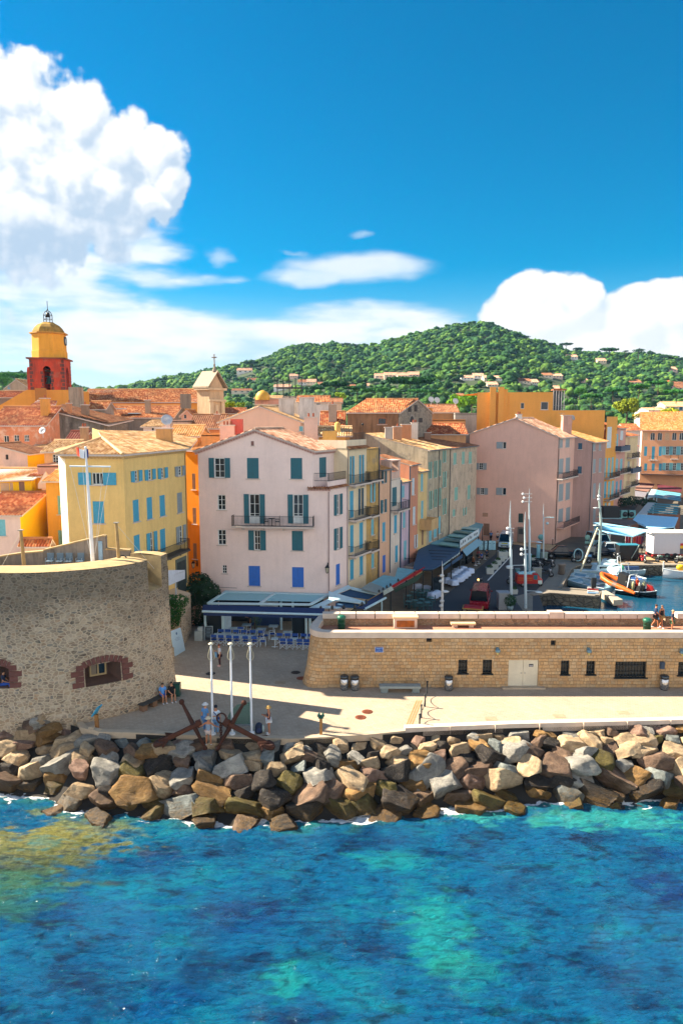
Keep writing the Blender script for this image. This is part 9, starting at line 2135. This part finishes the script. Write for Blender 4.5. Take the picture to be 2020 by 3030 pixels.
for s in(-.8,.8):mb=MB();mb.mx=Matrix.Translation((p.x+s,p.y,.3))@Matrix.Rotation(math.pi/2,4,'X');mb.lathe([(0,-.07),(.3,-.07),(.3,.07),(0,.07)],(0,0,0),14);mb.mx=None;mb.build('wheel',M_TYRE,root)
mb=MB();mb.tube([(p.x+.3,p.y-.2,.4),(p.x+1.3,p.y-.1,2.2)],.06,6);mb.build('rod',plain('#8fa49c',.6),root)
# == masts, lamps and cabinets on the quay
def mast(label,c,xb,yb,yt,arms=(),cams=(),w=.13,matp=None,base=None,xt=None):
 b_=gz(*c(xb,yb)) if base is None else base;top=ay(*c(xb if xt is None else xt,yt),b_.y);root=thing('light_mast',label,'light mast',b_);m=matp or plain('#b8ccd4',.35,.2,.05);z1=top.z;mb=MB();tx_=top.x
 mb.tube([b_,(b_.x+(tx_-b_.x)*.6,b_.y,z1*.55),(b_.x+(tx_-b_.x)*.62,b_.y,z1*.56),(tx_,b_.y,z1*.84),(tx_,b_.y,z1)],[w,w*.85,w*.62,w*.5,.015],10);mb.build('pole',m,root)
 for x,y in arms:
  q=ay(*c(x,y),b_.y);mb=MB();mb.tube([(b_.x,b_.y,q.z+.12),(q.x,b_.y,q.z+.08)],.035,5);a_=mb.build('arm',m,root);mb=MB();mb.lathe([(.0,.1),(.2,.05),(.38,-.02),(.3,-.06),(0,-.05)],q,14);mb.build('lamp_disc',plain('#d4e2e6',.35),a_)
 for x,y in cams:
  q=ay(*c(x,y),b_.y);mb=MB();mb.tube([(b_.x,b_.y,q.z),q],.03,5);mb.ball(q,.17,10);mb.ball(q+Vector((0,-.1,-.04)),(.1,.08,.1),8);mb.build('spotlight',plain('#d8dcdc',.3),root)
 return root
mast('white light mast with two spotlights and a low lamp disc, left of the quay pair',h5,558,1568,-620,((525,940),),((480,30),(475,130)),.16,None,gz(1512,1800),545)
mast('white light mast with two round spotlights beside the red three wheeler',h5,888,1568,-360,((520,905),(1200,1500)),((800,515),(800,630)),.15,None,gz(1554,1800),885)
mast('tall pale mast with three spotlights standing by the teal kiosk',h5,983,1030,-900,((1205,345),),((830,-770),(860,-680),(830,-590)),.16,None,None,985)
mast('slim street light with a bent top arm right of the tall mast',h5,1308,790,-540,(),(),.1,None,None,1312)
root=COL.objects[-2];p=gz(*h5(1308,790));t3=ay(*c7(525,1040),p.y);rl=[o for o in COL.objects if o.get('label','').startswith('slim street light')][0];mb=MB();mb.tube([(t3.x,p.y,t3.z-.6),(t3.x+.1,p.y,t3.z),(t3.x+.9,p.y,t3.z+.05)],.05,6);mb.box((t3.x+1.1,p.y,t3.z),(.5,.25,.1));mb.ball((t3.x+.5,p.y,t3.z-.8),.2,8);mb.build('lamp_head',plain('#a8ccd4',.35),rl)
p=gz(*d1(703,700));wm_=thing('signal_mast','slim white spiked mast with round fittings rising behind the rampart','mast',p);tz=ay(*d1(706,65),p.y)
mb=MB();mb.tube([p,(p.x,p.y,tz.z*.72),(p.x,p.y,tz.z*.74),(tz.x,p.y,tz.z)],[.13,.11,.08,.01],10);mb.build('pole',plain('#d4d6d4',.4),wm_)
for y,s in((215,0),(270,-1),(470,0),(520,-1)):q=ay(*d1(703,y),p.y);mb=MB();mb.ball(q+Vector((s*.06,-.05,0)),(.22,.2,.16),10);mb.build('fitting',plain('#c4c8c8',.35),wm_)
q=ay(*d1(735,372),p.y);mb=MB();mb.tube([(p.x,p.y,q.z),q],.05,5);mb.lathe([(.0,.1),(.3,.03),(.4,-.04),(0,-.08)],q,12);mb.build('lamp_disc',plain('#d8dcdc',.35),wm_)
def boxthing(name,label,cat,c,x,yb,w,yt,dep,colr,extra=None):
 p=gz(*c(x,yb));z=ay(*c(x,yt),p.y).z;sc_=(c(1,0)[0]-c(0,0)[0])*p.y/F;W_b=w*sc_;root=thing(name,label,cat,p);mb=MB();mb.box((p.x,p.y+dep/2,z/2),(W_b,dep,z),0,0,.98);mb.build('body',plain(colr,.6,var=.1),root)
 mb=MB();mb.box((p.x,p.y+dep/2,z+.04),(W_b+.1,dep+.1,.08));mb.build('lid',plain(colr,.5,var=.05),root);mb=MB();mb.box((p.x,p.y-.012,z*.5),(W_b*.8,.02,z*.75));mb.box((p.x+W_b*.25,p.y-.03,z*.6),(.05,.03,.14));mb.build('door',plain(colr,.45,var=.05),root);return root
boxthing('electrical_cabinet','grey electrical cabinet behind the red three wheeler','cabinet',h5,1165,1190,200,965,.5,'#8c928c');boxthing('electrical_cabinet','teal cabinet half hidden left of the red three wheeler','cabinet',h5,715,1150,90,985,.5,'#4f7f86');boxthing('kiosk','narrow pale teal kiosk beside the tall mast','kiosk',h5,975,1010,85,640,.6,'#6fb4c4')
boxthing('parking_meter','tall pale blue parking meter with a dark display by the sunny lane','parking meter',h5,1190,750,70,425,.4,'#86c0d0');boxthing('electrical_cabinet','low grey green cabinet beside the slim street light','cabinet',h5,1330,780,140,600,.5,'#7d938c');boxthing('electrical_cabinet','large grey trailer cabinet behind the rampart next to the topiary','cabinet',d1,1332,560,115,400,1.2,'#8f969a')
boxthing('concrete_block','pale concrete block at the end of the pickup near the mast','block',h6,755,670,190,440,.8,'#8f938c')
for k,(c,x,y0,y1,lab) in enumerate([(h5,1155,335,210,'dark bollard with a white cap by the salmon wall, left one'),(h5,1518,420,265,'dark bollard with a white cap by the salmon wall, right one')]):
 p=gz(*c(x,y0));z=ay(*c(x,y1),p.y).z;root=thing('bollard',lab,'bollard',p);mb=MB();mb.tube([p,(p.x,p.y,z)],.07,8);mb.build('post',plain('#4a2c28',.6),root);mb=MB();mb.ball((p.x,p.y,z),.1,8);mb.build('cap',plain('#cfc8c4',.5),root)
for k,(c,x,yb,yt,r_,colr,lab) in enumerate([(h5,1240,420,230,.45,'#5fa0a4','round teal traffic sign with a dark plate near the parking meter'),(h6,680,440,215,.4,'#8fc0b4','round pale sign with two small plates by the pink corner'),(c7,497,1300,1192,.45,'#6fb0b8','round pale blue sign behind the tall mast')][:2]):
 p=gz(*c(x,yb));z=ay(*c(x,yt),p.y).z;root=thing('traffic_sign',lab,'traffic sign',p);mb=MB();mb.tube([p,(p.x,p.y+.05,z+.3)],.04,6);mb.build('post',M_GREY,root);mb=MB();mb.mx=Matrix.Translation((p.x,p.y-.02,z))@Matrix.Rotation(math.pi/2,4,'X');mb.lathe([(0,.0),(r_,0),(r_,.03),(0,.03)],(0,0,0),18);mb.mx=None;mb.build('disc',plain(colr,.5),root);mb=MB();mb.box((p.x,p.y-.02,z-.75),(.75,.03,.35));mb.build('plate',plain('#3a4a50' if k==0 else colr,.5),root)
p=gz(*h6(1135,320));root=thing('info_column','white topped slim column with blue screens near the silver car','column',p);z=ay(*h6(1135,130),p.y).z;mb=MB();mb.tube([p,(p.x,p.y,z)],.22,10);mb.build('post',plain('#3f86a4',.5),root);mb=MB();mb.tube([(p.x,p.y,z-.9),(p.x,p.y,z+.2)],.26,10);mb.build('cap',plain('#e4e0dc',.5),root)
p=gz(*d2(340,475));root=thing('mooring_bollard','squat stone mooring bollard with a wider top on the quay','bollard',p);mb=MB();mb.lathe([(.0,0),(.42,0),(.4,1.1),(.52,1.15),(.52,1.35),(.4,1.42),(0,1.42)],p,14);mb.build('post',plain('#7d756c',.85,var=.15),root)
# == boats
HW=-1.3;hb_=lambda x,y:gz(*d2(x,y),HW)
def hull(root,L,W,Hh,colr,deck,bow=.34,n=14,name='hull',deckh=.85):
 mb=MB();secs=[]
 for i in range(n+1):
  f=i/n;w=W/2*(min(1,.78+f*1.2) if f<.3 else(1-max(0,(f-(1-bow))/bow)**2.0));w=max(w,.02);zt=Hh*(.82+.3*f*f);x=(f-.5)*L
  secs.append([(x,-w,zt),(x,-w*.88,zt*.45),(x,-w*.45,-.12),(x,w*.45,-.12),(x,w*.88,zt*.45),(x,w,zt)])
 loft(mb,secs);mb.poly(secs[0]);mb.build(name,plain(colr,.35,var=.05),root,True)
 mb=MB();loft(mb,[[(s[0][0],s[0][1]*.96,s[0][2]*deckh),(s[0][0],s[5][1]*.96,s[0][2]*deckh)] for s in secs]);mb.build('deck',plain(deck,.6,var=.08),root,True)
 mb=MB();mb.tube([s[0] for s in secs],.05,5);mb.tube([s[5] for s in secs],.05,5);mb.build('rail',plain('#cfdde2',.4),root,True);return secs
def heading(a,b):return math.atan2(b.y-a.y,b.x-a.x)
a,b_=hb_(1050,480),hb_(420,500);c_=(a+b_)/2;sb=thing('sailing_boat','white sailing boat with a tall pale mast and a slanting spar moored at the quay','sailing boat',c_,heading(a,b_));hull(sb,11.,3.3,1.1,'#a4c4d0','#8fb4c4')
mb=MB();mb.box((-.6,0,1.25),(3.6,1.9,.7),0,0,.86);mb.build('cabin',plain('#b4d0da',.4),sb,True);mb=MB();[mb.box((-.6,s*.95,1.3),(2.6,.03,.22)) for s in(-1,1)];mb.build('cabin_windows',M_CARGL,sb,True);mb=MB();mb.box((-3.6,0,1.0),(2.4,1.8,.5));mb.build('cockpit',plain('#1d3a66',.6),sb,True)
mb_=gz(*d2(716,400));M1=ay(*c7(942,785),mb_.y);mm=thing('boat_mast','tall pale sailing mast with spreaders and a white pointed top above the moored boats','mast',(mb_.x,mb_.y,HW))
for o_ in(0,):
 mb=MB();mb.tube([(mb_.x,mb_.y,HW+.6),(mb_.x,mb_.y,M1.z*.55),(M1.x,mb_.y,M1.z*.85),(M1.x,mb_.y,M1.z)],[.2,.17,.12,.02],10);mb.build('pole',plain('#a4b8b4',.4,.2),mm)
 for y_ in(968,1098):q=ay(*c7(915,y_),mb_.y);mb=MB();mb.tube([(mb_.x,mb_.y,q.z),(q.x,mb_.y,q.z)],.05,5);mb.lathe([(0,.08),(.4,.0),(0,-.06)],q,10);mb.build('spreader',plain('#cfdcdc',.4),mm)
 for y_ in(880,905):q=ay(*c7(936,y_),mb_.y);mb=MB();mb.ball(q,.2,8);mb.build('spotlight',plain('#d8dcdc',.3),mm)
q0,q1=ay(*d2(706,5),mb_.y-2),ay(*d2(532,445),mb_.y-6);sp=thing('boat_spar','long slanting wooden spar leaning from the mast down to the moored boats','spar',q1);mb=MB();mb.tube([q1,q1.lerp(q0,.5),q0],[.1,.14,.1],8);mb.build('spar',plain('#c4bfa0',.6,var=.15),sp)
for k,(x0,y0,x1,y1,L_,W_b,colr,dk,lab) in enumerate([(700,640,400,570,7.5,2.4,'#8fb8c8','#7fa8b8','white open boat with plank seats moored nearest the pier'),(720,560,430,530,7.5,2.3,'#9fc4d0','#6f98ac','white open boat moored second from the pier'),(1040,560,760,500,7.0,2.5,'#a8c0c8','#28508c','white motor boat with a blue cover behind the orange dinghy'),(960,470,700,440,7.5,2.6,'#9cbcc8','#7fb0c4','white cabin boat with a raised windscreen moored below the far quay')]):
 a,b_=hb_(x0,y0),hb_(x1,y1);rt=thing('moored_boat',lab,'boat',(a+b_)/2,heading(a,b_),'boats moored in the harbour');hull(rt,L_,W_b,.85,colr,dk)
 if k<2:
  for q in(-.28,-.05,.2):mb=MB();mb.box((q*L_,0,.78),(.4,W_b*.9,.08));mb.build('seat',plain('#b4d0d8',.5),rt,True)
  mb=MB();mb.box((-.1*L_,0,.8),(1.2,.7,.5),0,0,.8);mb.build('engine_box',plain('#8fb0bc',.5),rt,True)
 else:
  mb=MB();mb.box((.02*L_,0,1.25),(2.2,W_b*.66,.9),0,0,.72);mb.build('cabin',plain('#b0ccd6',.4),rt,True);mb=MB();mb.slab([(.9,-.7,.95),(.9,.7,.95),(.3,.55,1.8),(.3,-.55,1.8)],(.04,0,0));mb.build('windscreen',M_CARGL,rt,True)
  mb=MB();mb.tube([(-1.2,-.8,.8),(-1.0,-.7,2.3),(-1.0,.7,2.3),(-1.2,.8,.8)],.05,6);mb.build('arch',plain('#d4e0e4',.4),rt,True)
q0,q1=ay(*d2(790,540),86),ay(*d2(945,415),88);sf=thing('folded_gangway','white upward slanting gangway frame with a green tip above the boats','gangway',q0);mb=MB();s_=Vector((.25,.5,0));[beam(mb,q0+s_*k,q1+s_*k,.09,.12) for k in(0,1)];[beam(mb,q0.lerp(q1,t_),q0.lerp(q1,t_)+s_,.06,.06) for t_ in(.1,.3,.5,.7,.9)];mb.build('frame',plain('#dfe6e6',.4),sf);mb=MB();mb.ball(q1+s_*.5,.35,8);mb.build('tip',plain('#4fae86',.5),sf)
a,b_=hb_(740,690),hb_(955,770);ps=[gz(*d2(x,y),HW+.75) for x,y in((715,650),(790,640),(960,735),(865,742))];pt=thing('pontoon','narrow pale planked floating pontoon beside the orange dinghy','pontoon',ps[0]);mb=MB();mb.slab(ps,(0,0,-.55));mb.build('float',plain('#b4a894',.8,var=.15),pt)
for k in range(9):u0,u1=k/9+.01,(k+1)/9-.01;mb=MB() if k==0 else mb;mb.slab([ps[0].lerp(ps[3],u0)+Vector((0,0,.012)),ps[0].lerp(ps[3],u1)+Vector((0,0,.012)),ps[1].lerp(ps[2],u1)+Vector((0,0,.012)),ps[1].lerp(ps[2],u0)+Vector((0,0,.012))],(0,0,.04))
mb.build('planks',plain('#b8ab98',.85,var=.2),pt)
a,b_=hb_(985,730),hb_(800,590);rb=thing('inflatable_boat','orange and black rigid inflatable boat raised beside the pontoon','inflatable boat',(a+b_)/2+Vector((.3,.3,.55)),heading(a,b_)+.7);rb.rotation_euler[1]=-.2;M_OR=plain('#d2600e',.5,var=.06);M_BLK=plain('#16181b',.6)
path=[(-2.7,-.95,.5),(-1.2,-1.0,.5),(.6,-1.0,.52),(1.7,-.75,.62),(2.4,0,.75),(1.7,.75,.62),(.6,1.0,.52),(-1.2,1.0,.5),(-2.7,.95,.5)]
mb=MB();mb.tube(path,[.18,.3,.3,.3,.28,.3,.3,.3,.18],10);mb.build('tube',M_OR,rb,True);mb=MB();[mb.tube([(x,s*1.0,.51),(x+.5,s*1.0,.515)],.31,10) for x in(-.4,) for s in(-1,1)];mb.build('dark_band',plain('#6f665c',.6),rb,True)
mb=MB();loft(mb,[[(x,-w,.45),(x,0,z),(x,w,.45)] for x,w,z in((-2.5,.8,.1),(0,.85,0),(1.6,.6,.2),(2.2,.1,.55))]);mb.box((-.6,0,.42),(3.4,1.6,.05));mb.build('hull',plain('#3a3d40',.5),rb,True)
mb=MB();mb.box((-.5,0,1.2),(1.1,.9,1.5));mb.build('console',M_BLK,rb,True);mb=MB();mb.tube([(-1.6,-.8,.5),(-1.5,-.75,2.2),(-1.5,.75,2.2),(-1.6,.8,.5)],.07,6);mb.build('arch',plain('#cfd6d4',.4),rb,True)
for s in(-.35,.35):mb=MB();mb.box((-2.75,s,.95),(.5,.35,.6),0,0,.85);mb.box((-2.8,s,.35),(.2,.14,.9));mb.build('outboard',M_BLK,rb,True)
p=hb_(1010,690);sd=thing('dive_boat','dark equipment boat with pale bottles behind the orange dinghy','boat',p+Vector((1.0,.2,0)),-.5);hull(sd,4.4,1.9,.7,'#14181c','#20262a')
for k in range(7):mb=MB();mb.lathe([(0,.6),(.16,.6),(.16,1.5),(.06,1.65),(0,1.66)],(-1.4+.36*k,.25*(-1)**k,0),8);mb.build('bottle',plain(['#a8a87c','#23282c','#8f9a94'][k%3],.4),sd,True)
mb=MB();loft(mb,[[(x,-.5*k+.2,.7),(x,.2,1.1*k+.5),(x,.5*k+.2,.7)] for x,k in((1.1,.8),(1.7,.7),(2.0,.2))]);mb.build('red_cover',plain('#b02018',.6),sd,True)
q=hb_(1090,690);person('person in an orange jacket sitting at the end of the dark equipment boat',(q.x+.2,q.y+.3,HW+.75),.6,1.74,'sit',('lap','lap'),'#c43a10','#a8160e','#8a3a10',None,'long',False)
a,b_=hb_(1640,520),hb_(1495,470);a=hb_(1720,500);pnt=thing('wooden_boat','white double ended wooden boat with a yellow buoy at the right edge','boat',hb_(1600,512),math.pi);hull(pnt,6.2,2.2,1.1,'#d4d8dc','#a08c74',.4)
mb=MB();mb.box((3.05,0,1.5),(.14,.1,1.3));mb.build('stem_post',plain('#d8dcdc',.5),pnt,True);mb=MB();mb.ball((1.0,.3,1.45),(.55,.4,.4),12);mb.build('yellow_buoy',plain('#e2b40c',.5),pnt,True)
p=gz(*d2(650,640));root=thing('boat_ramp','rack of striped red and white boards on the end of the stone pier','board rack',p)
for k,cl in enumerate(('#c9c4c0','#8f2420','#d8d4d0','#6f9cc0')):q0,q1=gz(*d2(605,632+13*k)),gz(*d2(715,640+13*k));mb=MB();mb.slab([q0,q1,q1+Vector((.05,.28,0)),q0+Vector((.05,.28,0))],(0,0,.3-.05*k));mb.build('board',plain(cl,.6),root)
q=gz(*d2(672,640));mb=MB();mb.box((q.x,q.y+.3,.7),(.5,.3,1.4));mb.build('dark_post',M_DKG,root)
# == tents and market roofs on the right
M_BT=plain('#9ad4f0',.7,var=.08);M_BT2=plain('#a8d0e0',.7,var=.1)
def rawroof(name,label,quads,mat,zz=None,th=.1,posts=(),cat='awning'):
 root=thing(name,label,cat,gz(*quads[0][0][:2],quads[0][0][2]))
 for i,qd in enumerate(quads):mb=MB();mb.slab([gz(a,b,c) for a,b,c in qd],(0,0,th));mb.build('sheet',mat,root)
 for(x,y,z) in posts:p=gz(x,y,z);mb=MB();mb.tube([(p.x,p.y,0),p],.09,6);mb.build('post',M_WFR,root)
 return root
K=lambda x,y,z:(*h7(x,y),z)
rawroof('market_tent','pale blue peaked market tent roof in front of the mauve house corner',[[K(-170,1100,4.2),K(0,1105,4.0),K(920,1245,3.2),K(590,1370,2.7),K(120,1300,3.0),K(-150,1200,3.2)]],M_BT,None,.12,[K(570,1330,2.8),K(-150,1180,3.2),K(900,1260,3.1)])
rawroof('market_tent','long pale blue tent roof running into the distance beside the market terrace',[[K(590,1050,3.4),K(680,940,3.5),K(1470,1000,3.5),K(1400,1180,3.2),K(980,1240,3.1),K(700,1120,3.2)]],M_BT,None,.14,[K(980,1240,3.1),K(1400,1185,3.2)])
pv=rawroof('pergola_roof','teal slatted pergola roof, nearer of two behind the pale blue tents',[[K(680,940,3.5),K(880,710,3.5),K(1030,715,3.5),K(860,935,3.5)]],plain('#a8b8bc',.7,var=.1),None,.14,[K(860,930,3.5)])
for k in range(5):u=k/5;mb=MB();P=[Vector(gz(*K(1020-160*u,735+200*u,3.6))),Vector(gz(*K(1500-50*u,770+205*u,3.6)))];mb.slab([P[0],P[1],P[1]+Vector((.2,.9,.1)),P[0]+Vector((.2,.9,.1))],(0,0,.06));mb.build('slat',plain('#3f8f9c',.6,var=.1),pv)
pv=rawroof('pergola_roof','teal slatted pergola roof, farther of two before the dark red awning',[[K(860,620,3.6),K(950,450,3.6),K(1060,460,3.6),K(1000,600,3.6)]],plain('#a8b8bc',.7,var=.1),None,.14,[K(1000,590,3.6)])
for k in range(5):u=k/5;mb=MB();P=[Vector(gz(*K(1055-60*u,480+150*u,3.7))),Vector(gz(*K(1530,545+160*u,3.7)))];mb.slab([P[0],P[1],P[1]+Vector((.3,1.3,.1)),P[0]+Vector((.3,1.3,.1))],(0,0,.06));mb.build('slat',plain('#5fa8bc',.6,var=.1),pv)
rawroof('dark_awning','dark red awning roof beyond the teal pergolas',[[K(1065,350,3.6),K(1540,420,3.6),K(1530,495,3.3),K(1070,445,3.3)],[K(640,312,3.7),K(1010,345,3.7),K(1000,380,3.4),K(760,345,3.5)]],plain('#5c0f1e',.8,var=.1),None,.1,[K(1065,445,3.3)])
rawroof('terrace_roof','flat brown terrace roof between the house row and the dark red awning',[[K(480,430,3.3),K(620,320,3.4),K(1000,385,3.3),K(890,490,3.2)]],plain('#8a6354',.85,var=.15),None,.15,[K(890,490,3.2)])
rawroof('terrace_roof','grey streaked terrace roof below the brown one',[[K(470,480,2.9),K(650,475,2.9),K(880,495,2.9),K(830,600,2.8),K(500,560,2.8)]],plain('#7f7a80',.85,var=.25),None,.15,[K(830,600,2.8)])
rawroof('terrace_roof','weathered brown flat roof with a dark rim behind the peaked market tent',[[K(0,1070,3.3),K(200,1030,3.4),K(590,1050,3.4),K(680,1105,3.3),K(520,1165,3.2)]],plain('#5f5450',.85,var=.35),None,.15,[K(520,1160,3.2)])
p=gz(*h7(190,1010),3.4);root=thing('roof_box','black roof unit behind the peaked market tent','roof unit',p);mb=MB();mb.box((p.x,p.y+1,4.3),(2.5,1.6,1.9));mb.build('casing',plain('#0f1216',.6),root);mb=MB();mb.box((p.x,p.y+1,3.42),(3.2,2,.14));mb.build('tray',plain('#7fa8b0',.6),root)
for k,x in enumerate((445,570)):
 p=gz(*h7(x,1000),3.4);root=thing('air_conditioner',f'pale teal air conditioner with a round fan, {["left", "right"][k]} one of the roof pair','air conditioner',p,0,'air conditioners on the market roof');mb=MB();mb.box((p.x,p.y+.4,4.0),(1.3,.6,1.2));mb.build('casing',plain('#5f9c9c',.5),root);mb=MB();mb.mx=Matrix.Translation((p.x,p.y+.09,4.0))@Matrix.Rotation(math.pi/2,4,'X');mb.lathe([(0,.02),(.42,.02),(.42,0)],(0,0,0),16);mb.mx=None;mb.build('fan',M_DKG,root)
p=gz(*h7(600,760),2.9);bush('roof_plants','dark green potted plants spread over the market terrace',(p.x,p.y,2.6),[(-2,0,1,1.6,1.2,.8),(0,.5,1.2,1.5,1.2,.9),(2,0,.9,1.5,1.2,.7),(3.4,.6,.8,1.2,1,.6)],'#2a4234',440,1500,.16,None,'plants')
p=gz(*h7(420,800),0);root=thing('market_hall','low dark market hall under the terraces beside the house row','market hall',p);mb=MB();P=[gz(*h7(x,y),0) for x,y in((20,1150),(300,560),(900,560),(600,1150))];mb.slab(P,(0,0,2.6));mb.build('wall',plain('#3f3a3a',.85,var=.3),root)
q0,q1=gz(*h7(700,1330),0),gz(*h7(60,1330),0);root=thing('shop_front','brown shop front with dark openings under the peaked market tent','shop front',q1);yq=q1.y+7;mb=MB();mb.box(((q0.x+q1.x)/2+4,yq,1.3),(q0.x-q1.x+12,.3,2.6));mb.build('wall',plain('#8f5f48',.8,var=.2),root)
for k in range(4):mb=MB();mb.box((q1.x+4.2*k+1,yq-.18,1.1),(2.2,.08,2.2));mb.build('opening',M_DKG,root)
rowp=rawroof('canopy_row','row of dark teal canopies along the arcade house at the far quay',[[K(690,205,3.4),K(1568,165,3.4),K(1568,215,3.1),K(700,240,3.1)],[K(700,255,3.0),K(1568,240,3.0),K(1568,290,2.8),K(980,300,2.8)]],plain('#3f7f8c',.7,var=.15),None,.12,[K(1000,300,2.8),K(1500,285,2.8)])
p=gz(*h7(1120,330),0);
for k,(x0,x1) in enumerate(((890,1120),(1140,1375))):q0,q1=gz(*h7(x0,400),0),gz(*h7(x1,400),0);root=thing('white_parasol',f'long white awning before the teal canopies, {["left", "right"][k]} one','awning',q0);mb=MB();a,b_=gz(*h7(x0,312),3.0),gz(*h7(x1,305),3.0);mb.slab([a,b_,b_+Vector((0,-1.4,-.5)),a+Vector((0,-1.4,-.5))],(0,0,.06));mb.build('canvas',plain('#c9d0d0',.7),root);mb=MB();[mb.tube([(v.x,v.y,0),v],.05,5) for v in(a,b_)];mb.build('post',M_GREY,root)
p=gz(*h7(970,300),0);root=thing('flag_mast','thin mast with a blue and orange pennant before the arcade house','flag mast',p);zt4=ay(*h7(970,10),p.y).z;mb=MB();mb.tube([p,(p.x,p.y,zt4)],.08,6);mb.build('pole',plain('#c8c0bc',.5),root);mb=MB();mb.slab([(p.x-.05,p.y-.1,zt4-3),(p.x+.5,p.y-.1,zt4-3),(p.x+.5,p.y-.1,zt4-5),(p.x-.05,p.y-.1,zt4-5)],(0,.04,0));mb.build('pennant',plain('#c4703a',.7),root)
root=thing('market_goods','rack of red clothes on sale under the pale blue tent','clothes rack',gz(*d2(1090,235)));p=gz(*d2(1090,235));mb=MB();mb.tube([(p.x-1.2,p.y+1,0),(p.x-1.2,p.y+1,2),(p.x+1.6,p.y+1,2),(p.x+1.6,p.y+1,0)],.04,5);mb.build('rail',M_GREY,root)
for k in range(7):mb=MB();mb.box((p.x-1.0+.38*k,p.y+1,1.35),(.3,.16,1.15),0,0,.8);mb.build('garment',plain(['#8c1a3a','#a02030','#5a1440','#b03a20'][k%4],.85),root)
# == the air between the camera and the hill
mb=MB();mb.box((0,500,64),(3400,1900,152))
hz_=mb.build('haze',[]);hz_['kind']='stuff'
m=bpy.data.materials.new('haze');m.use_nodes=True;m.node_tree.nodes.clear();t=NT(m.node_tree)
pv_=t.n('ShaderNodeVolumePrincipled');pv_.inputs['Color'].default_value=(.3,.6,1,1);pv_.inputs['Density'].default_value=.00008;pv_.inputs['Anisotropy'].default_value=.2
o=t.n('ShaderNodeOutputMaterial');m.node_tree.links.new(pv_.outputs[0],o.inputs['Volume']);hz_.data.materials.append(m)
